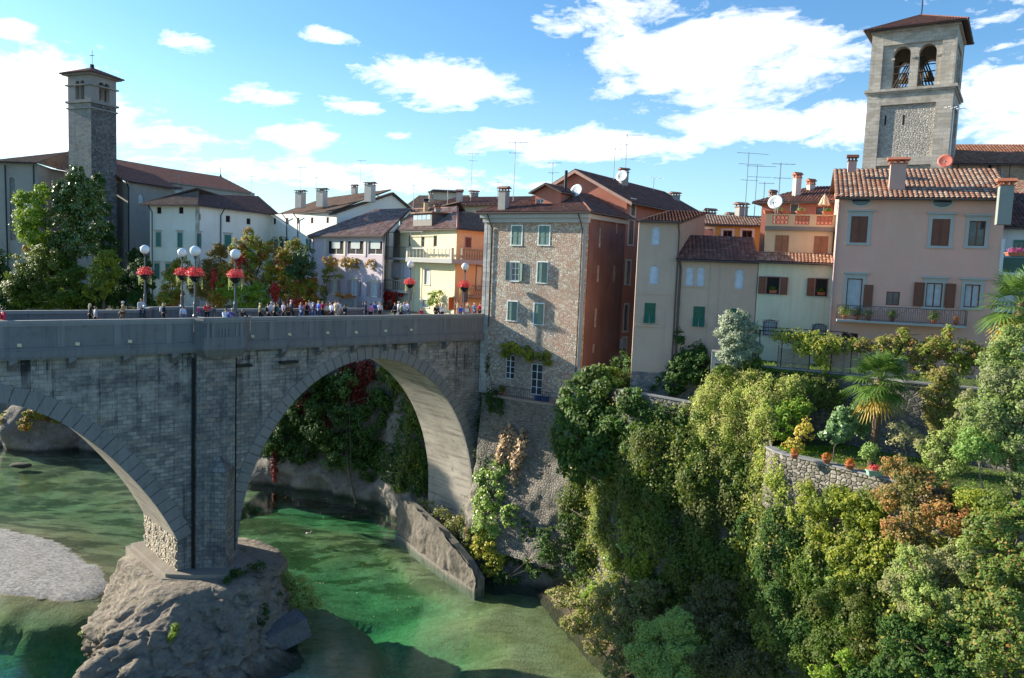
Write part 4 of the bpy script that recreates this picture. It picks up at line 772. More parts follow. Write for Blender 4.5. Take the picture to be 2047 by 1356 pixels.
mb = MB(); mb.prism([xy(V(*p, 0)) for p in ck], zb1-.3, zb1-.05); mb.build('belfry_floor', M_KAM, kt)
mb = MB()
for i in range(4):
    F = Fac(ck[i], V(*ck[(i+1) % 4], 0)-V(*ck[i], 0)); e_ = .3
    F.box(mb, -e_, 1.15, 21, zb1-.45, 0, e_); F.box(mb, LK-1.35, LK+.0, 21, zb1-.45, 0, e_-.004); F.box(mb, 1.15, LK-1.35, zb1-1.7, zb1-.45, 0, e_-.008); zz1 = FK.uz(1800, 315)[1]; F.box(mb, 1.15, LK-1.35, zz1-.9, zz1, 0, e_-.012)
    F.box(mb, -e_, .95, zb1+.05, ztp-.2, 0, .22); F.box(mb, LK-1.2, LK, zb1+.05, ztp-.2, 0, .216); F.box(mb, .95, LK-1.2, ztp-1.6, ztp-.2, 0, .212)
    for u_ in (LK*.36-1.05, LK*.52-.28, LK*.68+.9): F.box(mb, u_, u_+.35, zb1+3.3, zb1+3.5, 0, .12)
mb.build('corner_pilaster', M_KAM, kt)
mb = MB(); cen = V(*K0, 0)+UK*LK/2+VK*LK/2
for ex, za, zb_ in ((.45, zb1-.45, zb1-.25), (.65, zb1-.25, zb1+.05), (.45, ztp-.2, ztp+.1)): mb.prism([xy(cen+UK*a*(LK/2+ex)+VK*b*(LK/2+ex)) for a, b in ((-1, -1), (1, -1), (1, 1), (-1, 1))], za, zb_)
mb.build('cornice', M_KAM, kt)
e_ = LK/2+1.15; cr = [cen+UK*a*e_+VK*b*e_+V(0, 0, ztp+.1) for a, b in ((-1, -1), (1, -1), (1, 1), (-1, 1))]; ap = cen+V(0, 0, ztp+2.6)
for i in range(4): tiled(kt, [cr[i], cr[(i+1) % 4], ap], T_BROWN, cw=.3); ridge(kt, cr[i], ap, T_BROWN)
mb = MB(); mb.tube([ap, ap+V(0, 0, 3)], .07, 5); mb.tube([ap+V(-.5, 0, 2.3), ap+V(.5, 0, 2.3)], .05, 4); mb.build('finial', M_IRON, kt)
mb = MB()
for k_ in range(5): o_ = k_*.35; mb.tube([cen+UK*(-2.6+o_)-VK*1.5+V(0, 0, zb1), cen+UK*(-.6+o_*.6)-VK*1.0+V(0, 0, zb1+4.2)], .09, 5); mb.tube([cen+UK*(2.6-o_)-VK*1.5+V(0, 0, zb1), cen+UK*(.8-o_*.6)-VK*1.0+V(0, 0, zb1+4.2)], .09, 5)
for z_ in (.8, 1.6, 2.4, 3.2): mb.tube([cen-UK*2.6-VK*1.3+V(0, 0, zb1+z_), cen+UK*2.6-VK*1.3+V(0, 0, zb1+z_)], .07, 5)
bf = mb.build('bell_frame', plain('old_timber', (.07, .055, .045), .8), kt)
for sx in (-1.25, 1.35): mb = MB(); mb.lathe(cen+UK*sx+V(0, 0, zb1+1.6), [(.62, 0), (.5, .2), (.38, .6), (.34, .85), (.2, 1.0), (.02, 1.05)], 16); mb.build('bell', plain('bronze', (.10, .08, .04), .45, .7), bf, True)
mb = MB(); 
for px, py in ((1770, 241), (1806, 240)): mb = MB(); u_, z_ = FK.uz(px, py); FK.box(mb, u_-.09, u_+.09, z_-.55, z_+.55, -.02, .012); mb.build('arrow_slit', M_DARK, kt)
kd = thing('cathedral', 'long brick cathedral nave with an orange tiled roof beside the bell tower', 'church', xy(atY(1960, 350, 92))+(21,)); a_ = atY(1893, 335, 93); a_.z = 0; UD = V(.97, -.24, 0); b_ = a_+UD*30; VD = V(.24, .97, 0); FD = Fac(xy(a_), UD); zd = FD.uz(1970, 325)[1]
M_BRK = ashlar('old_brickwork', (.36, .23, .15), (.44, .30, .21), (.40, .34, .27), .28, .09, dark=(.22, .15, .11), damt=.3, streak=.2)
walls(kd, [xy(a_), xy(b_), xy(b_+VD*12), xy(a_+VD*12)], 21, zd, M_BRK, {0: [('win', 1979, 336, 9, 14, dict(arch=True, notrim=1, mull=0, pane=M_DARK))]})
zrd = atY(1970, 295, 99).z; mono(kd, xy(a_), xy(b_), zd+.1, 6, zrd-zd, tiles('cathedral_tiles', [(.42, .17, .09), (.48, .22, .13), (.36, .14, .08), (.52, .27, .17)], (.3, .2, .14), .3), .7, 0, cw=.34)
mb = MB()
for px in (1925, 1946, 2005, 2028): u_ = FD.uz(px, 350)[0]; FD.box(mb, u_-.55, u_+.55, 21, zd-.3, 0, .2)
mb.build('buttress', M_BRK, kd); downpipe(kd, [FD.at(FD.uz(2002, 330)[0], zd, .3), FD.at(FD.uz(2002, 330)[0], 25, .3)], M_GSTONE)
# ================================================================== left part of town
# lilac house and yellow corner house (joined eaves)
y1 = atY(912, 500, 91); ya = atY(800, 500, 101); yb = atY(968, 500, 94.5); y0p = atY(768, 500, 99.); lp = atY(628, 500, 111)
for p in (y1, ya, yb, y0p, lp): p.z = 0
M_YELP = plaster('straw_plaster', (.72, .64, .40), stain=(.42, .38, .28), amt=.2, streak=.3, warm=(.70, .64, .45)); M_ORG = plaster('apricot_corner_plaster', (.78, .50, .24), amt=.12, streak=.15, warm=(.80, .56, .32)); M_LIL = plaster('lilac_plaster', (.55, .47, .52), amt=.12, streak=.2)
hA = thing('yellow_corner_house', 'yellow and apricot corner house with balustraded balcony at the far bridge end', 'house', (y1.x, y1.y, 22)); UA = (y1-ya).normalized(); UB_ = (yb-y1).normalized(); FA = Fac(xy(ya), UA); FB = Fac(xy(y1), UB_); LA = (y1-ya).length; zA = FA.uz(860, 457)[1]
LB = 6.; bR = y1+UB_*LB; back = V(-.25, .97, 0)*9
# lower body stands forward, upper storey is set back behind the balcony on the left half
yw = dict(trim=M_CSTONE, tw=.16, frame=M_GSTONE, pane=M_CURT); dw = dict(trim=M_LBROWN, tw=.14, frame=M_BROWN, pane=M_DARK)
walls(hA, [xy(ya), xy(y1), xy(bR), xy(bR+back), xy(ya+back)], 21.5, zA, M_YELP, {0: [('win', 854, 554, 11, 30, dict(yw, mull=0)), ('win', 851, 607, 13, 14, dict(yw, mull=0)), ('win', 870, 482, 7, 22, dict(frame=M_LBROWN, mull=0, notrim=1)), ('win', 845, 484, 7, 20, dict(frame=M_LBROWN, mull=0, notrim=1)), ('win', 819, 482, 5, 22, dict(frame=M_LBROWN, mull=0, notrim=1)),
    ('win', 804, 541, 46, 32, dict(frame=M_GSTONE, notrim=1, depth=.4, pane=plain('lilac_blind', (.55, .57, .66), .9))), ('win', 806, 601, 34, 26, dict(frame=M_GSTONE, notrim=1, pane=M_GLASS))][:6]})
mb = MB(); ws = [win_spec(FB, *q) for q in (('shut', 935, 485, 11, 19), ('win', 957, 556, 11, 46), ('win', 903, 607, 11, 22))]
for q_, o_ in zip(ws, (dict(shut=M_BROWN, trim=plain('rose_trim', (.42, .30, .27)), tw=.12), dw, dict(trim=M_LBROWN, tw=.1, frame=plain('orange_door', (.55, .15, .04)), pane=plain('orange_door', (.55, .15, .04))))): q_['o'] = o_
Fq = Fac(xy(y1+FB.n*.05), UB_); wall_face(mb, Fq, 0, LB, 21.5, zA-.05, ws); windows(hA, Fq, ws); mb.build('side_wall', M_ORG, hA)
# hipped roof with long dormer
zRA = zA+3.3; ov = .7; bkv = back*.5; nA = FA.n; e0 = ya+nA*ov+V(0, 0, zA-.1); e1 = y1+nA*ov*.8+FB.n*ov*.8+UA*.2+V(0, 0, zA-.1); e2 = bR+FB.n*ov+UB_*.3+V(0, 0, zA-.1); r1 = atY(915, 415, 97.5); r0 = atY(822, 415, 104); r2 = bR+back*.6+V(0, 0, zA+1.2)
r0.z = r1.z
tiled(hA, [e0, e1, r1, r0], T_LICH, gutter=M_GUT); tiled(hA, [e1, e2, V(bR.x+back.x*.9, bR.y+back.y*.9, zA+.3), r1], T_MOSS, gutter=M_GUT); tiled(hA, [V(bR.x, bR.y, zA-.1)+back, V(ya.x, ya.y, zA-.1)+back, r0, r1], T_LICH); ridge(hA, e1, r1, plain('ridge_clay', (.30, .15, .11)), .16); ridge(hA, r0, r1, plain('ridge_clay', (.30, .15, .11)), .14)
dA = atY(826, 438, 98.2); FDm = Fac(xy(dA), UA); mb = MB(); z_ = dA.z; FDm.box(mb, 0, 4.3, z_-.9, z_+.62, -2.4, 0); dm = mb.build('dormer', plain('dark_lead', (.12, .11, .10)), hA); mb = MB(); [FDm.box(mb, .15+i*1.0, 1.05+i*1.0, z_-.15, z_+.42, 0, .03) for i in range(4)]; mb.build('pane', plain('sky_glass', (.38, .48, .55), .1), dm); mb = MB(); FDm.box(mb, -.35, 4.8, z_+.62, z_+.78, -2.6, .3); mb.build('dormer_roof', T_MOSS, dm)
chimney(hA, 875, 410, 446, 96, .62, M_GCHIM, mt2=M_LBROWN); chimney(hA, 852, 398, 420, 101, .5, plaster('ochre_chimney', (.55, .42, .22)), mt2=M_IRON); antenna(hA, (894, 894), 357, 425, 100, 1, .8); antenna(hA, (826, 826), 354, 418, 103, 2, .8)
# balconies on the left face
mb = MB(); bz1 = FA.uz(860, 517)[1]; ub0, ub1, ub2 = FA.uz(775, 517)[0], FA.uz(828, 517)[0], LA; FA.box(mb, ub0, ub1, bz1-.3, bz1, 0, .9); FA.box(mb, ub1, LA+1.0, bz1-.5, bz1, 0, 1.25); mb.box(y1+UB_*1.8+FB.n*.55+V(0, 0, bz1-.25), (4.4, 1.1, .5), math.atan2(UB_.y, UB_.x)); bl = mb.build('balcony', M_GSTONE, hA)
def balusters(F, u0, u1, z0, h, d, n, parent, mt, post=True):
    mb = MB()
    for i in range(n):
        u_ = u0+(u1-u0)*(i+.5)/n; mb.lathe(F.at(u_, z0, d), [(.055, 0), (.055, h*.08), (.035, h*.14), (.085, h*.4), (.04, h*.72), (.06, h*.86), (.06, h*.9)], 7)
    F.box(mb, u0-.1, u1+.1, z0+h*.9, z0+h, d-.12, d+.12); F.box(mb, u0-.1, u1+.1, z0-.02, z0+.06, d-.1, d+.1)
    if post: [F.box(mb, q-.16, q+.16, z0, z0+h*1.02, d-.16, d+.16) for q in (u0-.1, u1+.1)]
    return mb.build('balustrade', mt, parent)
balusters(FA, ub1+.3, LA+.6, bz1, 1.25, 1.05, 12, bl, M_CSTONE); balusters(FB, 0.2, 4.0, bz1, 1.25, .95, 9, bl, plaster('shade_side_stone', (.36, .27, .19)))  # right-face balustrade browner than the left: its shade is put into the colour
mb = MB()
for i in range(24): u_ = ub0+(ub1-ub0)*i/24; FA.box(mb, u_, u_+.03, bz1, bz1+1.3, .82, .85)
FA.box(mb, ub0, ub1, bz1+1.3, bz1+1.36, .8, .87); [FA.box(mb, u_-.03, u_+.03, bz1, zA-.4, .8, .86) for u_ in (ub0+.6, ub0+2.9, ub1+.4, ub1+3.)]; FA.box(mb, ub0, ub1+3.2, zA-.45, zA-.38, .78, .87); mb.build('balcony_railing', M_GREYM, bl)
bz2 = FA.uz(800, 580)[1]; mb = MB(); FA.box(mb, ub0+.3, ub1-.2, bz2-.3, bz2, 0, 1.0); FA.box(mb, ub0+.3, ub1-.2, bz2-1.1, bz2-.3, 0, .3); b2 = mb.build('balcony', M_GSTONE, hA); balusters(FA, ub0+.5, ub1-.4, bz2, 1.3, .85, 11, b2, M_GSTONE)
mb = MB(); FA.box(mb, ub1-.1, ub1+.15, 21.5, bz1-.5, 0, .12); FA.box(mb, LA-.15, LA+.1, 21.5, bz1-.5, 0, .12); FA.box(mb, ub1-.2, LA+.1, bz1-1.0, bz1-.5, 0, .2); FA.box(mb, ub0-.1, ub0+.25, 21.5, zA-.3, 0, .3); mb.build('pilaster', M_YELP, hA)
bz3 = FB.uz(955, 590)[1]; mb = MB(); FB.box(mb, 2.0, 6.0, bz3-.3, bz3, 0, 1.0); b3 = mb.build('balcony', plaster('shade_side_stone', (.36, .27, .19)), hA); balusters(FB, 2.2, 5.8, bz3, 1.2, .85, 10, b3, plaster('shade_side_stone', (.36, .27, .19)), False)  # lower right-face balcony carries the same painted shade tone
mb = MB(); p = atY(897, 588, 90); FB.box(mb, -.2, .7, p.z-.9, p.z+.9, 1.4, 1.46); sgn_ = thing('road_sign', 'dark back of a road sign on a pole by the apricot wall', 'sign', (p.x, p.y, 22.5)); mb.tube([FB.at(.25, 22.5, 1.38), FB.at(.25, p.z+.9, 1.38)], .05, 6); mb.build('sign_panel', plain('sign_back', (.10, .10, .11), .5), sgn_)
# lilac house
hL = thing('lilac_house', 'pale lilac house with window boxes and a lichened brown roof', 'house', (lp.x, lp.y, 21)); FL = Fac(xy(lp), (y0p-lp)); LL = (y0p-lp).length; zL = FL.uz(700, 470)[1]; bkL = V(-.3, .95, 0)*9
lw = dict(trim=M_CSTONE, tw=.14, frame=M_WHITE, pane=M_CURT, shut=plain('mauve_shutter', (.32, .25, .28), .7), lintel=1, sw=.62)
walls(hL, [xy(lp), xy(y0p), xy(y0p+bkL), xy(lp+bkL)], 20, zL, M_LIL, {0: [('win', 671, 495, 32, 28, dict(frame=M_WHITE, notrim=1, pane=M_DARK, depth=.35)), ('win', 710, 495, 32, 28, dict(frame=M_WHITE, notrim=1, pane=M_DARK, depth=.35)), ('win', 750, 495, 28, 28, dict(frame=M_WHITE, notrim=1, pane=M_DARK, depth=.35)), ('open', 667, 574, 14, 28, lw), ('open', 709, 576, 13, 30, lw), ('open', 748, 579, 14, 29, lw)]})
for cx in (671, 710, 750): mb = MB(); u_, z_ = FL.uz(cx, 489); FL.box(mb, u_-1.05, u_+1.05, z_-.55, z_+.55, -.08, -.02); mb.build('roller_blind', plain('blind_grey_green', (.42, .47, .46), .8), hL)
mb = MB()
for cx in (651, 690, 731): mb = MB(); u_, z_ = FL.uz(cx, 480); FL.box(mb, u_-.22, u_+.22, FL.uz(690, 512)[1], z_+.2, 0, .1); mb.build('pilaster', M_CSTONE, hL)
nL = FL.n; r0_, r1_ = atY(752, 417, 112), atY(822, 416, 106); r0_.z = r1_.z = atY(790, 416, 107).z
tiled(hL, [lp-FL.u*.7+nL*.7+V(0, 0, zL-.1), y0p+FL.u*.8+nL*.7+V(0, 0, zL-.1), r1_, r0_], T_LICH, gutter=M_GUT); tiled(hL, [V(y0p.x, y0p.y, zL-.1)+bkL, V(lp.x, lp.y, zL-.1)+bkL, r0_, r1_], T_LICH); tiled(hL, [V(lp.x, lp.y, zL-.1)+bkL-FL.u*.7, lp-FL.u*.7+nL*.7+V(0, 0, zL-.1), r0_], T_LICH)
balc = FL.uz(708, 605); mb = MB(); FL.box(mb, balc[0]-1.8, balc[0]+1.9, 20, balc[1]-.6, .1, 1.2); o_ = mb.build('balcony', M_GSTONE, hL); balusters(FL, balc[0]-1.6, balc[0]+1.8, balc[1]-.6, 1.25, 1.05, 13, o_, M_GSTONE)
downpipe(hL, [FL.at(.1, zL, .4), FL.at(-.1, zL-.8, .12), FL.at(-.1, 21, .12)]); downpipe(hL, [FL.at(LL, zL, .4), FL.at(LL+.1, zL-.8, .2), FL.at(LL+.1, 21, .2)])
# ---- white palace: left block, concave middle, right wing with a gable end
wa, wb_, wc, wd, we = atY(300, 480, 116), atY(399, 480, 113.5), atY(541, 480, 129), atY(672, 480, 113.5), atY(797, 480, 121)
for p in (wa, wb_, wc, wd, we): p.z = 0
hW = thing('white_palace', 'white palace with small attic windows and green shutters left of the lilac house', 'palace', (wb_.x, wb_.y, 20)); M_WP = plaster('warm_white_plaster', (.86, .85, .78), stain=(.6, .58, .5), amt=.2, streak=.25, warm=(.82, .80, .68)); F1, F2, F3 = Fac(xy(wa), wb_-wa), Fac(xy(wb_), wc-wb_), Fac(xy(wc), wd-wc); zW = F1.uz(340, 411)[1]
aw_ = dict(notrim=1, frame=M_BROWN, pane=M_DARK, mull=0); gw_ = dict(trim=M_CSTONE, tw=.16, shut=M_TEAL, lintel=1, sw=.42, pane=M_DARK)
e1w = [('win', 318, 421, 9, 13, aw_), ('win', 362, 421, 9, 13, aw_), ('ajar', 317, 479, 9, 28, gw_), ('ajar', 360, 480, 9, 29, gw_), ('ajar', 314, 542, 9, 30, gw_), ('ajar', 337, 541, 11, 26, gw_)]
e2w = [('win', 399, 434, 5, 13, aw_), ('win', 456, 438, 9, 13, aw_), ('win', 497, 443, 8, 12, aw_), ('ajar', 397, 481, 8, 28, gw_), ('shut', 455, 485, 13, 30, gw_), ('shut', 497, 492, 10, 28, gw_)]
e3w = [('win', px, 443-(px-524)*.02, 5, 12, aw_) for px in (549, 574, 596, 624, 655)]+[('open', px, 490, 7, 24, gw_) for px in (550, 571, 592, 620)]
zW3 = zW
walls(hW, [xy(wa), xy(wb_), xy(wc), xy(wd), xy(we), xy(we+V(-6, 16, 0)), xy(wa+V(4, 24, 0))], 19, zW, M_WP, {0: e1w, 1: e2w, 2: e3w})
n1_, n2_, n3_ = F1.n, F2.n, F3.n; zE = zW+.05; zRw = atY(397, 382, 122).z; R1 = atY(397, 382, 121); R2 = atY(512, 400, 142); R2.z = R1.z
p1 = wa+n1_*1.1-F1.u*1.1+V(0, 0, zE); p2 = wb_+n1_*1.1+n2_*.6+V(0, 0, zE); p3 = wc+n2_*1.0+V(0, 0, zE)+F2.u*1.0
tiled(hW, [p1, p2, R1], T_MOSS, gutter=M_GUT); tiled(hW, [p2, p3, R2, R1], T_CHUR if 0 else T_BROWN, gutter=M_GUT); tiled(hW, [wa+V(4, 24, zE), p1, R1, R2], T_MOSS)
p4 = wd+n3_*1.0+F3.u*1.1+V(0, 0, zE); RR = atY(783, 382, 122); zgr = RR.z; gm = V(RR.x, RR.y, 0)
R3 = V(wc.x, wc.y, 0)+(RR-V(wd.x, wd.y, RR.z))*1.0; R3 = V(R3.x, R3.y, zgr)
tiled(hW, [p3-F2.u*.8, p4, V(RR.x, RR.y, zgr), V(R3.x, R3.y, zgr)], T_MOSS, gutter=M_GUT); 
FE = Fac(xy(wd), we-wd); LE = (we-wd).length; ug, _ = FE.uz(783, 382); 
mb = MB(); zg_ = FE.uz(783, 386)[1]; mb.face([FE.at(0, zW), FE.at(LE+4, zW), FE.at(LE+4, zW+1), FE.at(ug, zg_)]); mb.build('gable_wall', M_WP, hW)
mb = MB(); a_, b_ = FE.at(-1.0, zW-.25, .5), FE.at(ug, zg_+.1, .5); mb.hexa([a_-V(0, 0, .35), b_-V(0, 0, .35), b_-V(0, 0, .35)-FE.n, a_-V(0, 0, .35)-FE.n], [a_, b_, b_-FE.n, a_-FE.n]); a_, b_ = b_, FE.at(ug+4.5, zg_-2.6, .5); mb.hexa([a_-V(0, 0, .35), b_-V(0, 0, .35), b_-V(0, 0, .35)-FE.n, a_-V(0, 0, .35)-FE.n], [a_, b_, b_-FE.n, a_-FE.n]); mb.build('bargeboard', M_BOARD, hW)
R5 = V(FE.at(ug, 0).x, FE.at(ug, 0).y, zg_+.15); R6 = V(R3.x, R3.y, zg_+.15); 
mb = MB()
F1.box(mb, (wb_-wa).length-.7, (wb_-wa).length+.02, 19, zW-.2, 0, .06); mb.build('quoin_strip', ashlar('pale_quoins', (.42, .38, .32), (.66, .64, .58), (.4, .38, .34), .9, .75, damt=.1), hW)
for px, pt, pb, Y in ((601, 380, 412, 121), (644, 376, 410, 118), (709, 369, 384, 122), (740, 364, 400, 116)): chimney(hW, px, pt, pb, Y, 1.25 if px != 709 else .8, M_CHIM, rz=-.5, mt2=plain('dark_tile_cap', (.14, .09, .07)))
chimney(hW, 357, 374, 400, 123, .8, mt2=M_REDP); antenna(hW, 357, 350, 376, 123, 1, 1.4); antenna(hW, 600, 334, 385, 124, 1, 1.2); antenna(hW, 503, 352, 395, 140, 2, .8); antenna(hW, 632, 354, 395, 124, 1, .6); antenna(hW, 720, 320, 375, 125, 1, 1.)
for F, u_ in ((F1, .4), (F2, 4.2), (F3, 5.8), (F3, 9.5)): downpipe(hW, [F.at(u_, zW, .9), F.at(u_+.1, zW-1, .15), F.at(u_+.1, 20, .15)], M_IRON, .08)
# back roofs between palace and pebble house
hB = thing('cream_back_house', 'cream house with a shallow brown roof behind the yellow corner house', 'house', xy(atY(940, 420, 112))+(22,)); a_, b_ = atY(872, 410, 114), atY(1064, 410, 106); a_.z = b_.z = 0; UBk = (b_-a_).normalized(); VBk = V(-UBk.y, UBk.x, 0); zz_ = Fac(xy(a_), UBk).uz(950, 407)[1]
walls(hB, [xy(a_), xy(b_), xy(b_+VBk*9), xy(a_+VBk*9)], 22, zz_, M_CREAM); mono(hB, xy(a_), xy(b_), zz_, 6, 1.5, T_BROWN, 1., .5); tiled(hB, [V(b_.x, b_.y, zz_)+VBk*9, V(a_.x, a_.y, zz_)+VBk*9, V(a_.x, a_.y, zz_+1.5)+VBk*6, V(b_.x, b_.y, zz_+1.5)+VBk*6], T_BROWN)
mb = MB(); [mb.box(a_+UBk*(i*.75+.5)-VBk*.5+V(0, 0, zz_-.2), (.14, 1., .16), math.atan2(UBk.y, UBk.x)) for i in range(17)]; mb.build('rafter_ends', M_LBROWN, hB)
chimney(hB, 919, 379, 400, 113, .75, M_CHIM, rz=-.3); chimney(hB, 948, 381, 395, 118, 1.1, M_GCHIM); antenna(hB, 941, 306, 396, 113, 2, 1.); antenna(hB, 994, 364, 398, 113, 1, .7)
hC = thing('dark_roof_house', 'house with dark roofs and a raised roof hatch seen over the yellow corner house', 'house', xy(atY(850, 420, 124))+(22,)); a_, b_ = atY(800, 420, 126), atY(905, 415, 122); a_.z = b_.z = 0; UBk = (b_-a_).normalized(); VBk = V(-UBk.y, UBk.x, 0)
walls(hC, [xy(a_), xy(b_), xy(b_+VBk*8), xy(a_+VBk*8)], 22, 36.3, M_CREAM); mono(hC, xy(a_), xy(b_), 36.3, 6, 3.0, T_MOSS, .6, .3); p = atY(893, 392, 121); mb = MB(); mb.box(p, (3.6, 2., 1.3), -.2); hc_ = mb.build('dormer', M_CHIM, hC); tiled(hC, [p+V(-2.4, -1.4, .55), p+V(2.3, -1.9, .45), p+V(2.5, .8, .95), p+V(-2.2, 1.2, 1.)], T_MOSS)
chimney(hC, 863, 383, 400, 122, .8, M_GCHIM); chimney(hC, 752+10, 392, 410, 124, .8, M_GCHIM)
# ---- church with the left bell tower
cz0 = 21; ch = thing('stone_church', 'grey stone church with tall lancet windows and a long brown roof behind the trees', 'church', xy(atY(120, 500, 128))+(cz0,))
M_CHU = plaster('church_stone', (.25, .235, .21), stain=(.15, .145, .14), amt=.5, streak=.5, warm=(.28, .265, .24)); M_CHP = plaster('church_pale', (.36, .335, .30), amt=.3, streak=.3)
a0, a1, a2, a3 = atY(-60, 400, 134), atY(-8, 400, 124.), atY(76, 400, 124), atY(104, 400, 131); zc_ = atY(40, 326, 124).z; ep = atY(101, 288, 136)
for p in (a0, a1, a2, a3): p.z = 0
lc = dict(arch=True, notrim=1, depth=.5, frame=M_CHU, pane=M_GLASS, mull=0)
walls(ch, [xy(a0), xy(a1), xy(a2), xy(a3), xy(a3+V(2, 22, 0)), xy(a0+V(-2, 20, 0))], cz0, zc_, M_CHP, {1: [('win', 25, 418, 11, 126, lc)], 2: [('win', 55*1.+33, 430, 7, 120, lc)]})
eo = [a0+V(-1.2, -.5, zc_), a1+V(-.4, -1.1, zc_), a2+V(.5, -1.1, zc_), a3+V(1.1, -.4, zc_)]; ep0 = V((a1.x+a2.x)/2+1, a1.y+13, zc_+3.6); ep1 = ep0+V(0, 14, 0)
tiled(ch, [eo[0], eo[1], ep0], T_CHUR); tiled(ch, [eo[1], eo[2], ep0], T_MOSS, gutter=M_IRON); tiled(ch, [eo[2], eo[3], ep0], T_MOSS); tiled(ch, [eo[3], V(eo[3].x+1, eo[3].y+20, zc_), ep1, ep0], T_MOSS)
for px in (10, 67): t_ = atY(px, 330, 123.6); downpipe(ch, [t_, V(t_.x, t_.y, t_.z-1), V(t_.x+.1, t_.y+.1, 21)], M_IRON, .12)
# nave
n0, n1, n2 = atY(222, 430, 133), atY(256, 430, 129), atY(346, 430, 140)
for p in (n0, n1, n2): p.z = 0
Fn = Fac(xy(n1), n2-n1); zn = Fn.uz(300, 370)[1]; walls(ch, [xy(n0), xy(n1), xy(n2), xy(n2+V(3, 20, 0)), xy(n0+V(3, 24, 0))], cz0, zn, M_CHU, {1: [('win', 282, 399, 10, 22, dict(arch=True, notrim=1, mull=0, frame=M_CHP, pane=M_CURT))]}, 'nave_wall')
Rn0, Rn1 = atY(225, 313, 142), atY(441, 352, 170); Rn1.z = Rn0.z; m0, m1 = atY(318, 361, 143), atY(506, 392, 163); zn2 = m0.z; m1.z = zn2
k0 = n0+V(-.5, -.8, zn+2.2); k1 = n1+V(.2, -1.0, zn); k2 = n2+V(1., -.8, zn)
dk_ = (k2-k1).normalized(); pk_ = V(-dk_.y, dk_.x, 0); T_ = pk_+V(0, 0, .47); tiled(ch, [k1-dk_*.2, k2+dk_*.6, k2+dk_*.6+T_*5.2, k1+T_*9], T_CHUR, gutter=M_IRON); tiled(ch, [k0, k1-dk_*.2, k1+T_*9], T_CHUR)
dm_ = V(m1.x-m0.x, m1.y-m0.y, 0).normalized(); pm_ = V(-dm_.y, dm_.x, 0); H_ = (Rn1-m0).dot(pm_); rz2 = Rn1.z; Rn1 = m0+dm_*(Rn1-m0).dot(dm_)+pm_*H_; Rn1.z = rz2; Rn0 = m0-dm_*9+pm_*H_; Rn0.z = rz2; tiled(ch, [m0-dm_*9, m1, Rn1, Rn0], T_CHUR, gutter=M_CHP)
mb = MB(); q0, q1 = V(m0.x, m0.y+1, 0), V(m1.x, m1.y+1, 0); mb.face([V(q0.x, q0.y, 30), V(q1.x, q1.y, 30), V(q1.x, q1.y, zn2+.1), V(q0.x, q0.y, zn2+.1)]); mb.build('clerestory_wall', M_CHP, ch)
hp = V(m1.x-9, m1.y+9, zn2); tiled(ch, [m1, hp, Rn1], T_CHUR); tiled(ch, [hp, V(Rn0.x+6, Rn0.y+16, zn2), Rn0, Rn1], T_CHUR); downpipe(ch, [k1, V(k1.x, k1.y+.8, zn-1), V(k1.x, k1.y+.8, 21)], M_IRON, .12)
mb = MB(); mb.tube([Rn1, Rn1+V(0, 0, 2.)], .06, 4); mb.tube([Rn1+V(0, 0, -.1), Rn1+V(0, 0, .6)], .3, 6, .05); mb.build('finial', M_IRON, ch)
# tower
tw = thing('church_tower', 'grey stone church tower with twin arched belfry windows and an iron cross at the left', 'bell tower', xy(atY(180, 400, 127))+(21,)); tcn = atY(183, 350, 124.5); tcn.z = 0; UT1 = V(math.sin(R(113)), math.cos(R(113)), 0); UT2 = V(-UT1.y, UT1.x, 0); T1 = tcn; T0 = T1-UT1*4.9; 
FT2 = Fac(xy(T1), UT2); L2 = abs(FT2.uz(233, 300)[0]); L1 = 5.1; T0 = T1-UT1*L1; T2, T3 = T1+UT2*L2, T0+UT2*L2; FT1 = Fac(xy(T0), UT1); zs1 = FT1.uz(155, 205)[1]; zt1 = FT1.uz(155, 160)[1]
M_TW = ashlar('tower_pale_stone', (.26, .245, .22), (.33, .31, .28), (.19, .18, .165), .7, .28, dark=(.13, .125, .12), damt=.5, streak=.5); M_TWSHADE = rubble('tower_shade_rubble', [(.115, .11, .11), (.16, .155, .15), (.085, .08, .08), (.22, .21, .2)], (.13, .125, .12), 2.6, .9)  # the dark rubble has the side face's shade put into its colour
mb = MB(); ck = [T0, T1, T2, T3]; tl = [L1, L2, L1, L2]
for i in (0, 2, 3):
    F = Fac(xy(ck[i]), ck[(i+1) % 4]-ck[i]); wall_face(mb, F, 0, tl[i], 21, zs1, [])
mb.build('tower_wall', M_TW, tw); mb = MB(); wall_face(mb, FT2, 0, L2, 21, zs1, []); mb.build('tower_side_wall', M_TWSHADE, tw); mb = MB()
for i in range(4):
    F = Fac(xy(ck[i]), ck[(i+1) % 4]-ck[i]); wall_face(mb, F, 0, tl[i], zs1, zt1+1.0, [dict(k='hole', u=tl[i]*f_, z=zs1+1.9, w=.95, h=2.9, o=dict(arch=True, depth=.8)) for f_ in (.42, .63)])
mb.build('belfry_wall', plaster('belfry_pale', (.30, .27, .25), amt=.4, streak=.4), tw); ct = (T0+T2)/2; mb = MB()
for ex, za, zb_ in ((.3, zs1-.1, zs1+.2), (.2, zs1-1.0, zs1-.8), (.3, zt1-.9, zt1-.7), (.6, zt1+.7, zt1+1.0)): mb.prism([xy(ct+UT1*a*(L1/2+ex)+UT2*b*(L2/2+ex)) for a, b in ((-1, -1), (1, -1), (1, 1), (-1, 1))], za, zb_)
mb.build('cornice', M_TW, tw); cr = [ct+UT1*a*(L1/2+.9)+UT2*b*(L2/2+.9)+V(0, 0, zt1+1.0) for a, b in ((-1, -1), (1, -1), (1, 1), (-1, 1))]; ap = ct+V(0, 0, zt1+2.4)
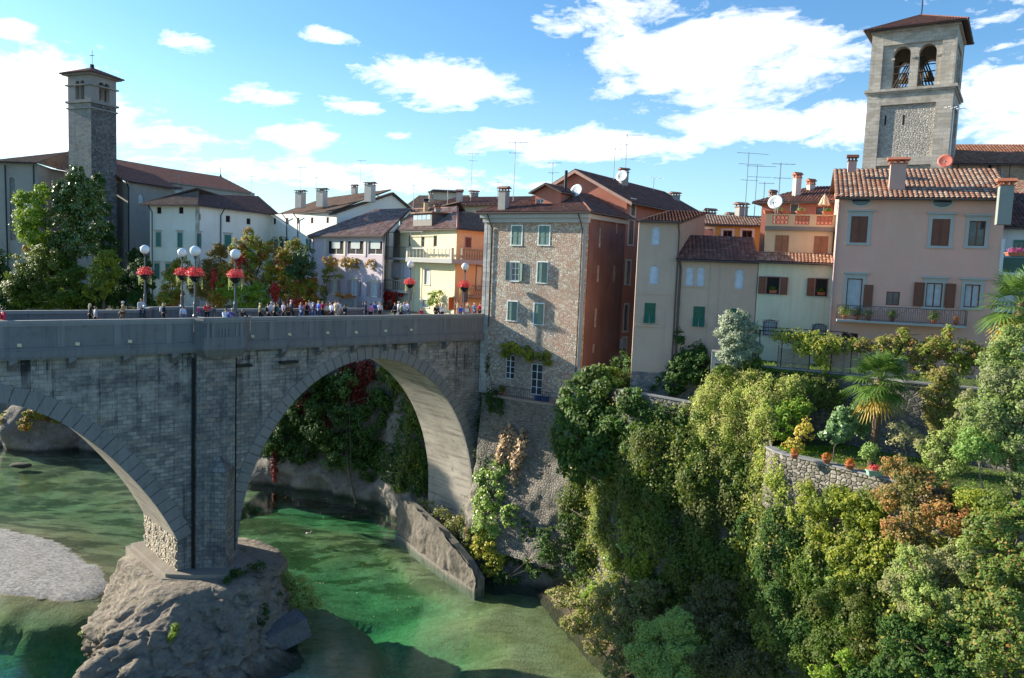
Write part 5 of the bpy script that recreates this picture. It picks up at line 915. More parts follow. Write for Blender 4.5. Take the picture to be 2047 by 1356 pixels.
for i in range(4): tiled(tw, [cr[i], cr[(i+1) % 4], ap], T_CHUR, cw=.35)
mb = MB(); mb.tube([ap-V(0, 0, .2), ap+V(0, 0, .5)], .35, 8, .3); mb.tube([ap+V(0, 0, .4), ap+V(0, 0, 2.7)], .06, 5); mb.tube([ap+V(-.35, 0, 1.9), ap+V(.35, 0, 1.9)], .05, 4); mb.build('iron_cross', M_IRON, tw)
mb = MB(); mb.box(T0+V(.1, -.1, 31), (.9, .3, 6), -.4); mb.build('repair_patch', plaster('brick_patch', (.45, .22, .14)), tw)
# ================================================================== terrain, banks, river
M_ROCK = rock('conglomerate_rock', (.42, .36, .29), (.30, .265, .22), (.50, .42, .33), .45, 1., moss=(.06, .07, .03), bd=.4)
M_CLIFF = rock('cliff_rock', (.27, .245, .21), (.19, .17, .15), (.34, .31, .27), .3, 1., moss=(.045, .06, .02))
def poly_sd(x, y, P):
    """signed distance to polygon, negative inside"""
    P = np.array(P, float); d = np.full(x.shape, 1e9); ins = np.zeros(x.shape, bool)
    for i in range(len(P)):
        a, b = P[i], P[(i+1) % len(P)]; e = b-a; t = np.clip(((x-a[0])*e[0]+(y-a[1])*e[1])/(e@e), 0, 1)
        d = np.minimum(d, np.hypot(x-a[0]-t*e[0], y-a[1]-t*e[1])); c = ((a[1] > y) != (b[1] > y)) & (x < e[0]*(y-a[1])/(e[1]+1e-9)+a[0]); ins ^= c
    return np.where(ins, -d, d)
# stations along the far / right bank: foot, top, z of top, power of the profile, t0 shelf
ST = [((-260, 132), (-258, 140), 20, 1), ((-120, 120), (-118, 128), 20, 1), ((-74, 111.7), (-73, 117), 20, 1), ((-63, 109), (-61, 115), 20, 1), ((-45, 101), (-44, 107), 20.5, 1), ((-32, 95.3), (-31, 100), 21, 1.2),
      ((-22.5, 92.3), (-20, 97), 22, 1.4), ((-16, 90), (-14, 93), 22, 1.4), ((-12, 83), (-8.6, 86.5), 22, 1.2), ((-10.4, 78.8), (-5, 83), 20.6, .45), ((-7, 73), (-2.0, 77.5), 20, .35), ((-4.2, 68.5), (-2.6, 73.6), 15.9, .4),
      ((-1.6, 65.3), (-.7, 72.4), 15.8, .35), ((1.2, 64.2), (3.4, 70.2), 15.8, .35), ((4.4, 63.6), (7.0, 67.6), 15.8, .4), ((7.4, 60.6), (7.8, 61.3), 18.0, .6), ((9.0, 54.9), (8.9, 55.6), 19.2, .6), ((11.6, 51.0), (12.2, 52.9), 19.1, .55),
      ((12.9, 47.5), (13.7, 51.5), 22.0, .5), ((14, 43.5), (16.0, 49.6), 22.0, .5), ((14.8, 39.5), (15.7, 43.9), 15.6, .5), ((16.4, 36), (17.5, 41.7), 15.4, .5), ((19.2, 31.5), (20.0, 38.2), 15.8, .5), ((23.5, 26), (23.7, 34.9), 16.2, .5), ((34, 12), (36, 24), 17, .6), ((60, -15), (62, -8), 18, .7)]
def bank_pos(sv, t):
    """point on the bank: sv = station parameter, t = 0 foot .. 1 top"""
    sv = np.clip(sv, 0, len(ST)-1-1e-6); i = np.floor(sv).astype(int); f = sv-i; A = np.array([[*a, *b, c, p] for a, b, c, p in ST]); q = A[i]*(1-f)[:, None]+A[i+1]*f[:, None]
    h = t**q[:, 5]; z = -1.2+(q[:, 4]+1.2)*t; x = q[:, 0]+(q[:, 2]-q[:, 0])*h; y = q[:, 1]+(q[:, 3]-q[:, 1])*h; return np.stack([x, y, z], 1)
def bank_mesh():
    svs = []; 
    for i in range(len(ST)-1):
        L = max(math.dist(ST[i][0], ST[i+1][0]), math.dist(ST[i][1], ST[i+1][1])); n = int(min(60, max(4, L/.5))); svs += [i+k/n for k in range(n)]
    svs = np.array(svs+[len(ST)-1.0]); global BANKS; BANKS = svs[:-1]; ts = np.linspace(0, 1, 48); S, T = np.meshgrid(svs, ts, indexing='ij'); P = bank_pos(S.ravel(), T.ravel())
    edge = np.minimum(1, np.minimum(6*(1-T.ravel()), 1)); nx = fbm(P, .22, 5, 1)*1.6+fbm(P, .9, 4, 2)*.6
    P[:, 0] -= edge*nx*.6; P[:, 1] -= edge*(nx+.5*np.sin(P[:, 2]*.9+fbm(P, .3, 2, 5)*3))*.9; P[:, 2] += edge*fbm(P, .5, 3, 7)*.5*np.minimum(1, 5*T.ravel())
    n, mm = len(svs), len(ts); idx = np.arange(n*mm).reshape(n, mm); F = np.stack([idx[:-1, :-1], idx[1:, :-1], idx[1:, 1:], idx[:-1, 1:]], -1).reshape(-1, 4); return P, F
P_, F_ = bank_mesh(); BANKV, BANKF = P_, F_
from mathutils.bvhtree import BVHTree
BVH = BVHTree.FromPolygons([tuple(v) for v in P_], [tuple(int(i) for i in f) for f in F_])
o = npmesh('river_cliff', P_, F_, M_CLIFF, smooth=True); tag(o, kind='structure')
M_TOWN = rock('town_ground', (.16, .15, .12), (.12, .12, .09), (.09, .11, .05), .3, .3); M_GRASS = rock('garden_soil_grass', (.07, .10, .03), (.09, .12, .04), (.12, .10, .07), .6, .5, bd=.05)
mb = MB(); tp = [(s[1][0], s[1][1], s[2]) for s in ST[:11]]; far = [(-3000, 140, 20), *tp]
for a, b in zip(far, far[1:]): mb.face([a, b, (b[0]*3+0, 3500, 20), (a[0]*3, 3500, 20)])
mb.face([(-2, 77.5, 20), (60, 66, 20), (3500, 60, 20), (3500, 3500, 20), (-6, 3500, 20)]); tag(mb.build('ground', M_TOWN), kind='structure')
mb = MB(); mb.face([xy_+(z_,) for xy_, z_ in zip( ((-3, 73.6), (3.2, 69.3), (6.8, 66.6), (7.6, 61.5), (8.6, 55.6), (12.1, 53.0), (13.6, 51.6), (20, 50), (22, 75), (-2, 80)), (15.9, 15.95, 16.3, 18., 19.2, 19.2, 19.2, 19.2, 19.2, 15.9))]); tag(mb.build('lower_garden_ground', M_GRASS), kind='structure')
mb = MB(); mb.face([p+(22.0,) for p in ((13.6, 51.3), (16.0, 49.6), (18.4, 49.2), (20.6, 48.1), (23.1, 45.2), (26.5, 43.6), (29, 41.7), (45, 32), (60, 60), (16, 60), (14.8, 57.5))]); tag(mb.build('upper_terrace_ground', M_GRASS), kind='structure')
mb = MB(); mb.face([p+(17.9,) for p in ((15.6, 43.6), (17.4, 41.2), (19.9, 37.7), (23.6, 34.4), (36, 24), (48, 34), (28, 43), (20.6, 48.4), (15.8, 49.8))]); tag(mb.build('garden_terrace', M_GRASS), kind='structure')
sh0 = [(3.4, 65.5), (4.1, 64.1), (5.2, 60.4), (7.2, 55), (8.6, 51.8), (10.4, 46), (12, 40), (14, 34), (19, 25)]; sh1 = [(6.4, 66), (8.4, 65), (9.4, 61), (11.5, 56), (14, 52), (15.5, 47), (17, 41), (19.5, 36), (27, 28)]
GA, GB = [q.ravel() for q in np.meshgrid(np.linspace(0, 8, 130), np.linspace(-.15, 1, 26), indexing='ij')]; lx = lambda q, c: np.interp(GA, range(9), [p[c] for p in q]); P_ = np.stack([lx(sh0, 0)*(1-GB)+lx(sh1, 0)*GB, lx(sh0, 1)*(1-GB)+lx(sh1, 1)*GB, -.1+GB*2.6], 1); P_[:, 2] += fbm(P_, .5, 5, 41)*.5; idx = np.arange(130*26).reshape(130, 26)
tag(npmesh('river_shore', P_, np.stack([idx[:-1, :-1], idx[1:, :-1], idx[1:, 1:], idx[:-1, 1:]], -1).reshape(-1, 4), rock('shore_earth', (.16, .11, .07), (.22, .16, .10), (.11, .10, .05), .8, .8, moss=(.07, .09, .03)), smooth=True), kind='structure')
o = None
# left-hand (near) bank, mostly outside the picture
gx, gy = np.meshgrid(np.linspace(-200, -45, 60), np.linspace(-40, 60, 60), indexing='ij'); pp = np.stack([gx.ravel(), gy.ravel(), np.zeros(gx.size)], 1)
dd = (pp[:, 0]-BA.x)*BD.x+(pp[:, 1]-BA.y)*BD.y; pp[:, 2] = np.clip((-(dd)-18)*2.2, -3, 22)+fbm(pp, .2, 3)*.8; idx = np.arange(3600).reshape(60, 60)
tag(npmesh('left_bank', pp, np.stack([idx[:-1, :-1], idx[1:, :-1], idx[1:, 1:], idx[:-1, 1:]], -1).reshape(-1, 4), M_CLIFF, smooth=True), kind='structure')
# ---- river bed
BAR = [(-75, 77), (-60, 77.5), (-50.1, 75.9), (-44.7, 73.9), (-39.8, 70), (-36.4, 67.1), (-32.9, 63.8), (-32.3, 60.5), (-35.4, 59.8), (-38.2, 60.6), (-41.4, 61.6), (-50, 62.5), (-75, 64)]
SANDL = [(-18, 64), (-16.9, 63.3), (-14.6, 62.3), (-12.2, 60.2), (-10.4, 58.3), (-9.4, 56), (-9.4, 53.2), (-12, 49), (-18, 47)]
SANDR = [(-13.2, 77.5), (-9, 71), (-6, 67.2), (-2.3, 62.5), (-1.3, 60.3), (1.5, 61.5), (0, 66), (-6, 73), (-10.7, 79)]
BROWN = [(-1.5, 60.5), (1.0, 57), (.4, 54), (-1.2, 50), (-2, 40), (20, 20), (14, 45), (9, 53), (6, 64), (1, 66)]
xs = np.arange(-150, 62, .6); ys = np.arange(4, 140, .6); GX, GY = np.meshgrid(xs, ys, indexing='ij'); x, y = GX.ravel(), GY.ravel(); p3 = np.stack([x, y, x*0], 1)
zb = -4.2+fbm(p3, .07, 3, 3)*1.3; wob = fbm(p3, .35, 4, 4)*1.1; wob2 = fbm(p3, .09, 3, 9)*3
s = poly_sd(x, y, BAR)+wob*1.1+fbm(p3, .8, 3, 44)*.5; s_bar = s; near_s = np.where(y < 62+(x+36)*.05, .33, .11); zb = np.maximum(zb, np.where(s < 0, .05+.42*(1-np.exp(s*.35)), -.05-s*near_s))
s = poly_sd(x, y, SANDL)+wob*.25; zb = np.maximum(zb, np.where(s < 0, -.75, -.75-s*1.6)); s = poly_sd(x, y, SANDR)+wob*.25; zb = np.maximum(zb, np.where(s < 0, -.8, -.8-s*1.5))
s = poly_sd(x, y, BROWN)+wob2*.5; zb = np.maximum(zb, np.where(s < 0, -.55, -.55-s*.30)); sfar = (x+28)*.42+(y-84)*.9; zb = np.maximum(zb, np.where(x < -4, np.where(x < -30, -.5, -.85)-np.abs(sfar+wob2*.8)*np.where(x < -30, .045, .16), -9)+fbm(p3, .5, 3)*.25)
zb = np.where(s_bar > 3, zb-2.2*np.clip((60-y)/6, 0, 1)*np.clip((-27-x)/4, 0, 1), zb); zb += fbm(p3, 1.1, 3, 6)*.05
def f_bed(n_):
    pos = n_.n('ShaderNodeNewGeometry').outputs['Position']; z = n_.n('ShaderNodeSeparateXYZ', _0=pos).outputs; v = n_.n('ShaderNodeTexVoronoi', _Vector=pos, _Scale=5.); rnd = n_.n('ShaderNodeSeparateColor', _0=v.outputs['Color']).outputs[0]
    dry = n_.mix(rnd, (.15, .15, .148), (.36, .355, .34)); dry = n_.mix(n_.mr(n_.noise(pos, .8, 5), .45, .7, 0, .3), dry, (.32, .29, .24)); big = n_.noise(pos, .25, 6, .65); fine = n_.noise(pos, 2.2, 5, .7)
    wet = n_.mix(n_.mr(big, .35, .65), (.26, .22, .10), (.33, .32, .19)); wet = n_.mix(n_.mr(n_.noise(n_.n('ShaderNodeMapping', _Vector=pos, _Scale=(.5, 1.2, 1), _Rotation=(0, 0, -.75)).outputs[0], 1.1, 6, .72), .46, .64, 0, .5), wet, (.10, .08, .025))
    wet = n_.mix(n_.mr(z[2], -1.2, -2.6), wet, n_.mix(n_.mr(fine, .35, .65), (.33, .38, .24), (.22, .27, .16)))
    weed = n_.math('MULTIPLY', n_.mr(n_.noise(n_.n('ShaderNodeMapping', _Vector=pos, _Scale=(.35, .9, 1), _Rotation=(0, 0, -.6)).outputs[0], .5, 6, .65), .47, .54), n_.mr(z[1], 62, 72)); wet = n_.mix(weed, wet, (.05, .06, .02)); wet = n_.mix(n_.mr(z[2], -3.2, -4.8), wet, (.09, .13, .08)); wet = n_.mix(n_.mr(n_.noise(pos, 3.1, 3), .6, .68, 0, .6), wet, (.12, .10, .05)); wet = n_.mix(n_.mr(fine, .4, .75, 0, .45), wet, (.16, .13, .06))
    c = n_.mix(n_.mr(z[2], -.02, .06), wet, dry); h = n_.math('ADD', v.outputs['Distance'], n_.math('MULTIPLY', n_.noise(pos, 14., 3), .4)); return pbr(n_, c, .95, h, .45, .05)
P_ = np.stack([x, y, zb], 1); n, mm = GX.shape; idx = np.arange(n*mm).reshape(n, mm); F_ = np.stack([idx[:-1, :-1], idx[1:, :-1], idx[1:, 1:], idx[:-1, 1:]], -1).reshape(-1, 4)
tag(npmesh('river_bed', P_, F_, mat('river_bed', f_bed), smooth=True), kind='structure')
def f_water(n_):
    pos = n_.n('ShaderNodeNewGeometry').outputs['Position']; mp = n_.n('ShaderNodeMapping', _Vector=pos, _Scale=(1, 1.5, 1), _Rotation=(0, 0, .7)).outputs[0]
    h = n_.math('ADD', n_.math('MULTIPLY', n_.noise(mp, 2.2, 4, .6), 1.), n_.math('MULTIPLY', n_.noise(mp, .5, 3), 1.2)); nm = n_.n('ShaderNodeBump', _Strength=.20, _Distance=.04, _Height=h).outputs[0]
    lw = n_.n('ShaderNodeLayerWeight', _Blend=.5); n_.t.links.new(nm, lw.inputs['Normal']); fr = n_.math('ADD', n_.math('MULTIPLY', n_.math('POWER', lw.outputs['Facing'], 4.2), .98), .02); gl = n_.n('ShaderNodeBsdfGlossy', _Roughness=.03, _Color=(1, 1, 1, 1)); n_.t.links.new(nm, gl.inputs['Normal'])
    s_ = n_.n('ShaderNodeMixShader', _0=fr, _1=n_.n('ShaderNodeBsdfTransparent', _Color=(.93, .97, .95, 1)).outputs[0], _2=gl.outputs[0]).outputs[0]
    va = n_.n('ShaderNodeVolumeAbsorption', _Color=(.18, .79, .56, 1), _Density=.17).outputs[0]; return s_, va, 1
mb = MB(); mb.hexa([(-149, 4.5, -9), (61, 4.5, -9), (61, 139, -9), (-149, 139, -9)], [(-149, 4.5, 0), (61, 4.5, 0), (61, 139, 0), (-149, 139, 0)]); tag(mb.build('river_water', mat('river_water', f_water)), kind='structure')
# ---- rock under the pier
def boulder(name, label, cat, c, r, mt, seed, sub=5, amp=.35, flat=None, kind=None):
    import bmesh
    bm = bmesh.new(); bmesh.ops.create_icosphere(bm, subdivisions=sub, radius=1); P = np.array([v.co[:] for v in bm.verts]); F = np.array([[v.index for v in f.verts] for f in bm.faces]); bm.free()
    q = P*(1+amp*fbm(P, 1.3, 3, seed)[:, None]+amp*.35*fbm(P, 4., 4, seed+3)[:, None]); q = q*np.array(r); 
    if flat: q[:, 2] = np.minimum(q[:, 2], flat+q[:, 2]*.1)
    o = npmesh(name, q+np.array(c), F, mt, smooth=True); return tag(o, label, cat, kind=kind)
def pier_rock():
    prof = [(-2.5, 1.25), (0, 1.12), (1.2, 1.02), (2.5, .86), (3.6, .72), (4.4, .58), (4.75, .35), (4.8, .02)]; cx, cy = -21.2, 54.9; K = 300; base = []
    foot = [(-27.6, 49.3), (-27.9, 46), (-24, 42), (-18, 43), (-14.8, 47.5), (-14.6, 52.5), (-16.2, 57.5), (-17.2, 63), (-22, 66.5), (-28, 65), (-30.5, 59.5), (-29.6, 54)]
    foot = np.array(foot); ang = np.arctan2(foot[:, 1]-cy, foot[:, 0]-cx); o_ = np.argsort(ang); an = ang[o_]; rr = np.hypot(foot[:, 0]-cx, foot[:, 1]-cy)[o_]; th = np.linspace(-math.pi, math.pi, K, endpoint=False); rad = np.interp(th, np.r_[an-2*math.pi, an, an+2*math.pi], np.r_[rr, rr, rr])
    top = np.array([(-29.6, 57.9), (-26.2, 55.2), (-24.2, 52.6), (-20.5, 53.2), (-17.5, 56), (-17.3, 60), (-21, 63.5), (-27.5, 63)]); ang = np.arctan2(top[:, 1]-cy, top[:, 0]-cx); o_ = np.argsort(ang); rt = np.interp(th, np.r_[ang[o_]-2*math.pi, ang[o_], ang[o_]+2*math.pi], np.tile(np.hypot(top[:, 0]-cx, top[:, 1]-cy)[o_], 3))
    rows = []; Zs = np.r_[np.linspace(-3, 4.5, 110), [4.62, 4.68, 4.7]]
    for i, z in enumerate(Zs):
        t = max(0, min(1, z/4.5)); rg_ = np.clip(np.cos(th+.75)*1.6, 0, 1); f = t**(1.6*(1-rg_)+.62*rg_); r = rad*.94*(1-f)+rt*f; r = r*(1 if i < 110 else [.8, .45, .02][i-110]); rows.append(np.stack([cx+r*np.cos(th), cy+r*np.sin(th), np.full(K, z)], 1))
    P = np.concatenate(rows); Q_ = P*np.array([1, 1, 1.7])+fbm(P, .5, 3, 2)[:, None]*.8; nz = fbm(P, .33, 4, 11)*1.7-np.clip(.14-abs(fbm(Q_, .4, 3, 15)), 0, 1)*4.5-np.clip(.08-abs(fbm(Q_, 1.1, 3, 16)), 0, 1)*1.6+fbm(P, 2.4, 5, 12)*.42+.2; c0 = P-np.array([cx, cy, 0]); l = np.hypot(c0[:, 0], c0[:, 1])+1e-6; amp = np.minimum(1, np.maximum(.15, (5.2-P[:, 2])/2.5)); P[:, 0] += c0[:, 0]/l*nz*amp; P[:, 1] += c0[:, 1]/l*nz*amp; P[:, 2] += (fbm(P, .8, 4, 13)*.5)*(P[:, 2] < 4)
    n = len(rows); idx = np.arange(n*K).reshape(n, K); j2 = np.roll(idx, -1, 1); F = np.stack([idx[:-1], j2[:-1], j2[1:], idx[1:]], -1).reshape(-1, 4); return tag(npmesh('rock_outcrop', P, F, M_ROCK, smooth=True), 'huge weathered rock in the river carrying the central bridge pier', 'rock')
pier_rock()
boulder('boulder', 'rounded outcrop with bushes at the far shore seen under the left arch', 'rock', (-66, 110, 1.5), (6, 4.5, 5.5), M_CLIFF, 21, amp=.3)
p = atZ(42, 931, 0); boulder('river_stone', 'low pale stone breaking the water under the left arch', 'stone', (p.x, p.y, 0), (1.4, .6, .35), M_ROCK, 5, 3)
p = atZ(575, 1290, 0); c = thing('concrete_block', 'tilted ruined concrete block lying in the water beside the pier rock', 'concrete block', (p.x, p.y, 0)); mb = MB(); mb.box(p+V(0, 0, .9), (3.2, 2.0, 1.3), -.75, None) if 0 else None
ax = (V(.78, .55, .28).normalized(), V(-.58, .81, .0).normalized()); ax = (*ax, ax[0].cross(ax[1])); mb.box(p+V(-.2, 0, 1.0), (3.0, 2.0, 1.5), ax=ax); mb.build('block', rock('wet_block', (.14, .14, .14), (.2, .2, .2), (.10, .11, .10), .8, .6), c, bevel=.08)
# concrete retaining wall below the abutment
wl = thing('concrete_bank_wall', 'stained concrete retaining wall rising from the green water below the right arch', 'retaining wall', (-8, 74, 0)); mb = MB(); wp_ = [(-10.9, 78.4), (-9.2, 75.8), (-7.6, 73.2), (-6.1, 70.9), (-4.6, 68.6), (-3.2, 66.8), (-2.1, 65.4)]; wz = [4.1, 4.0, 3.7, 3.5, 2.9, 2.1, 1.0]
for (a, b, za, zb_) in zip(wp_, wp_[1:], wz, wz[1:]): 
    d_ = V(b[0]-a[0], b[1]-a[1]).normalized(); n_ = V(-d_.y, d_.x); mb.hexa([(a[0], a[1], -2), (b[0], b[1], -2), (b[0]+n_.x*.7, b[1]+n_.y*.7, -2), (a[0]+n_.x*.7, a[1]+n_.y*.7, -2)], [(a[0], a[1], za), (b[0], b[1], zb_), (b[0]+n_.x*.7, b[1]+n_.y*.7, zb_), (a[0]+n_.x*.7, a[1]+n_.y*.7, za)])
    mb.hexa([(a[0]-n_.x*.35, a[1]-n_.y*.35, -2), (b[0]-n_.x*.35, b[1]-n_.y*.35, -2), (b[0], b[1], -2), (a[0], a[1], -2)], [(a[0]-n_.x*.35, a[1]-n_.y*.35, .25), (b[0]-n_.x*.35, b[1]-n_.y*.35, .25), (b[0], b[1], .3), (a[0], a[1], .3)])
mb.build('wall', plaster('stained_concrete', (.21, .19, .16), stain=(.055, .05, .04), amt=.85, streak=.95, bump=.9), wl)
GA, GB = [q.ravel() for q in np.meshgrid(np.linspace(0, 6, 120), np.linspace(0, 1, 24), indexing='ij')]; lx = lambda v_: np.interp(GA, range(7), v_); nx_, ny_ = -.84, -.54; P_ = np.stack([lx([p[0] for p in wp_]), lx([p[1] for p in wp_]), .2+(lx(wz)+.1-.2)*GB], 1); nz = .12+abs(fbm(P_, .6, 5, 61))*.75*(1-.5*GB); U_ = np.stack([GA*2.6, P_[:, 2]], 1); P_[:, 0] += nx_*nz; P_[:, 1] += ny_*nz; P_[:, 2] += fbm(P_*[1, 1, 0], .9, 3, 62)*.35*GB; idx = np.arange(120*24).reshape(120, 24)
npmesh('weathered_face', P_, np.stack([idx[:-1, :-1], idx[1:, :-1], idx[1:, 1:], idx[:-1, 1:]], -1).reshape(-1, 4), rock('weathered_concrete', (.20, .175, .14), (.13, .115, .095), (.27, .24, .2), .5, .9, bd=.12), wl, True, uv=U_)
# rubble revetment under the pebble house
rv = thing('house_revetment', 'rubble masonry base carrying the pebble house above the river', 'retaining wall', (3, 68, 5)); mb = MB()
rp = [(-2.6, 73.0), (1.0, 70.3), (4.0, 68.2), (6.9, 66.2), (8.6, 65.8)]; ft_ = [(-3.4, 71.0), (-.6, 67.7), (2.6, 65.4), (5.6, 63.8), (8.0, 63.6)]
GA, GB = np.meshgrid(np.linspace(0, 4, 60), np.linspace(0, 1, 44), indexing='ij'); GA, GB = GA.ravel(), GB.ravel(); ix = np.arange(5); lx = lambda q, c: np.interp(GA, ix, [p[c] for p in q]); hh_ = GB**.7
P_ = np.stack([lx(ft_, 0)*(1-hh_)+lx(rp, 0)*hh_, lx(ft_, 1)*(1-hh_)+lx(rp, 1)*hh_, 2.6+(15.93-2.6)*GB], 1); nz = fbm(P_, .35, 4, 31)*.8+fbm(P_, 1.3, 3, 32)*.25; P_[:, 1] -= nz*(1-GB**6)*.8; P_[:, 0] -= nz*(1-GB**6)*.3; U_ = np.stack([GA*3.7, GB*14], 1)
idx = np.arange(60*44).reshape(60, 44); F_ = np.stack([idx[:-1, :-1], idx[1:, :-1], idx[1:, 1:], idx[:-1, 1:]], -1).reshape(-1, 4); BVH2 = BVHTree.FromPolygons([tuple(v) for v in P_], [tuple(int(i) for i in f) for f in F_]); npmesh('wall', P_, F_, rubble('pale_revetment', [(.22, .20, .17), (.28, .25, .21), (.15, .14, .12), (.25, .21, .17)], (.18, .165, .14), 3.4, 1.), rv, True, uv=U_)
# walls of the gardens
def wall_line(name, label, pts, zb, zt, th, mt, cap=None, kind='garden wall'):
    o = thing(name, label, kind, (*pts[0][:2], zb)); mb = MB(); cp = MB()
    for a, b in zip(pts, pts[1:]):
        za, zb2 = (a[2], b[2]) if len(a) > 2 else (zt, zt); d_ = V(b[0]-a[0], b[1]-a[1]).normalized(); n_ = V(-d_.y, d_.x)*th; a_, b_ = V(a[0], a[1], 0), V(b[0], b[1], 0)+d_.to_3d()*.01; q_ = [a_, b_, b_+n_.to_3d(), a_+n_.to_3d()]
        mb.hexa([p+V(0, 0, zb) for p in q_], [q_[0]+V(0, 0, za), q_[1]+V(0, 0, zb2), q_[2]+V(0, 0, zb2), q_[3]+V(0, 0, za)])
        if cap: o_ = (n_.normalized()*.06).to_3d(); c_ = [q_[0]-o_, q_[1]-o_, q_[2]+o_, q_[3]+o_]; zz = (za, zb2, zb2, za); cp.hexa([p+V(0, 0, z+.003) for p, z in zip(c_, zz)], [p+V(0, 0, z+.09) for p, z in zip(c_, zz)])
    mb.build('wall', mt, o); 
    if cap: cp.build('coping', cap, o)
    return o
M_GW = rubble('garden_rubble', [(.22, .195, .15), (.28, .25, .20), (.15, .13, .10), (.33, .30, .25), (.18, .16, .12)], (.12, .11, .09), 3.2, 1.0); M_GWD = rubble('old_retaining_rubble', [(.17, .155, .14), (.23, .21, .19), (.12, .11, .10), (.19, .17, .15)], (.13, .12, .11), 3., .8)
wall_line('garden_wall', 'curved pale rubble wall with flower pots edging the palm garden', [(15.2, 45.2), (15.3, 44.2), (15.6, 43.5), (16.2, 42.8), (16.9, 42.0), (17.3, 41.5), (18.7, 39.5), (19.9, 37.9), (21.2, 36.5), (23.5, 34.5), (36, 24)], 14.6, 18.05, .45, M_GW, M_COPE)
wall_line('upper_retaining_wall', 'tall shaded rubble wall behind the palm between the two gardens', [(13.5, 51.4), (16.0, 50.4), (18.5, 49.3), (20.6, 48.1), (23.1, 45.4), (26.5, 43.5), (28.2, 42.0), (40, 33)], 15, 22.2, .5, M_GWD, M_COPE)
wall_line('lower_garden_wall', 'low dark garden wall beside the big tree below the grey houses', [(7.0, 66.4, 18.2), (7.5, 61.3, 18.8), (8.6, 55.3, 19.45), (12.1, 52.7, 19.3), (13.4, 51.6, 19.3)], 14, 17.75, .4, M_GWD, M_COPE)
p0 = atY(1432, 726, 50.4); wall_line('planter_wall', 'grey concrete planter block at the corner of the upper terrace', [(13.3, 51.6), (14.5, 51.3)], 19.5, 22.9, 1.2, M_GSTONE, M_COPE, 'planter')

# ================================================================== vegetation
COVK = 1.45
def leaf_cloud(cs, rs, leaf, cov, seed, out=.6, droop=0., up=.35, cl=None, gap=.0, asp=.62, wisps=.12):
    """leaf quads scattered over sub-clumps sitting on the blobs (centres cs, radii rs)"""
    g = np.random.default_rng(seed); PT = []; NR = []; SZ = []
    for c, r in zip(cs, rs):
        c = np.array(c); r = np.array(r); rm = float(np.mean(r)); k = cl or max(.24, min(.7, rm*.30)); area = 4*math.pi*((r[0]*r[1])**1.6/3+(r[0]*r[2])**1.6/3+(r[1]*r[2])**1.6/3)**(1/1.6)
        n = max(6, int(area/(math.pi*k*k)*1.15)); d = g.normal(size=(n, 3)); d /= np.linalg.norm(d, axis=1)[:, None]
        lump = 1+.42*fbm(d*1.0, 2.3, 3, seed); q = c+d*r*(lump*g.uniform(.72, 1.02, n))[:, None]; keep = g.uniform(size=n) > gap; q = q[keep]; d = d[keep]; n = len(q)
        if n == 0: continue
        kk = k*g.uniform(.6, 1.25, n); m_ = max(5, int(4*math.pi*k*k*.42*cov*COVK/(leaf*leaf*asp))); 
        e = g.normal(size=(n, m_, 3)); e /= np.linalg.norm(e, axis=2)[:, :, None]; rad = g.uniform(.45, 1., (n, m_))**.6
        w_ = g.uniform(size=(n, m_)) < wisps; rad = np.where(w_, rad*1.45, rad)
        st = np.array([1, 1, .75+droop*1.5]) if droop else np.array([1, 1, .8]); pts = q[:, None, :]+e*(kk[:, None]*rad)[:, :, None]*st; 
        if droop: pts[:, :, 2] -= droop*.3*kk[:, None]*g.uniform(0, 1.5, (n, m_))
        nn = e*out+d[:, None, :]*.35+g.normal(size=(n, m_, 3))*.45; nn += np.array([-.5, -.32, up])
        PT.append(pts.reshape(-1, 3)); NR.append(nn.reshape(-1, 3)); SZ.append(np.full(n*m_, leaf))
    P = np.concatenate(PT); Nn = np.concatenate(NR); S = np.concatenate(SZ)*g.uniform(.6, 1.35, len(P))
    return P, Nn, S
def leaf_mesh(name, P, Nn, S, mt, parent=None, asp=.62, seed=0):
    g = np.random.default_rng(seed); Nn = Nn/np.linalg.norm(Nn, axis=1)[:, None]; a = np.cross(Nn, g.normal(size=P.shape)); a /= np.linalg.norm(a, axis=1)[:, None]; b = np.cross(Nn, a); h = S[:, None]*.5
    Vt = np.stack([P-a*h, P-b*h*asp+a*h*.1, P+a*h, P+b*h*asp+a*h*.1], 1).reshape(-1, 3); F = np.arange(len(Vt)).reshape(-1, 4); return npmesh(name, Vt, F, mt, parent)
def bl(L, snap=False, grow=1.0):
    """blobs from (column, row, distance, half width px, half height px[, depth m]); growth rooted on the bank is set on its surface"""
    cs, rs = [], []
    for q in L:
        px, py, Y, rw, rh = q[:5]; rw *= grow; rh *= grow; h_ = BVH.ray_cast(CAM, ray(px, py).normalized())[0]; h2_ = BVH2.ray_cast(CAM, ray(px, py).normalized())[0]; h_ = h2_ if h2_ is not None and (h_ is None or h2_.y < h_.y) else h_
        if h_ is not None and (h_.y < Y or (snap and abs(h_.y-Y) < 12)): Y = h_.y-.15*rw*Y/FPX
        c = atY(px, py, Y); m_ = Y/FPX; cs.append(tuple(c)); rs.append((rw*m_, q[5] if len(q) > 5 else max(.4, min(rw, rh*1.3)*m_*.8), rh*m_))
    return cs, rs
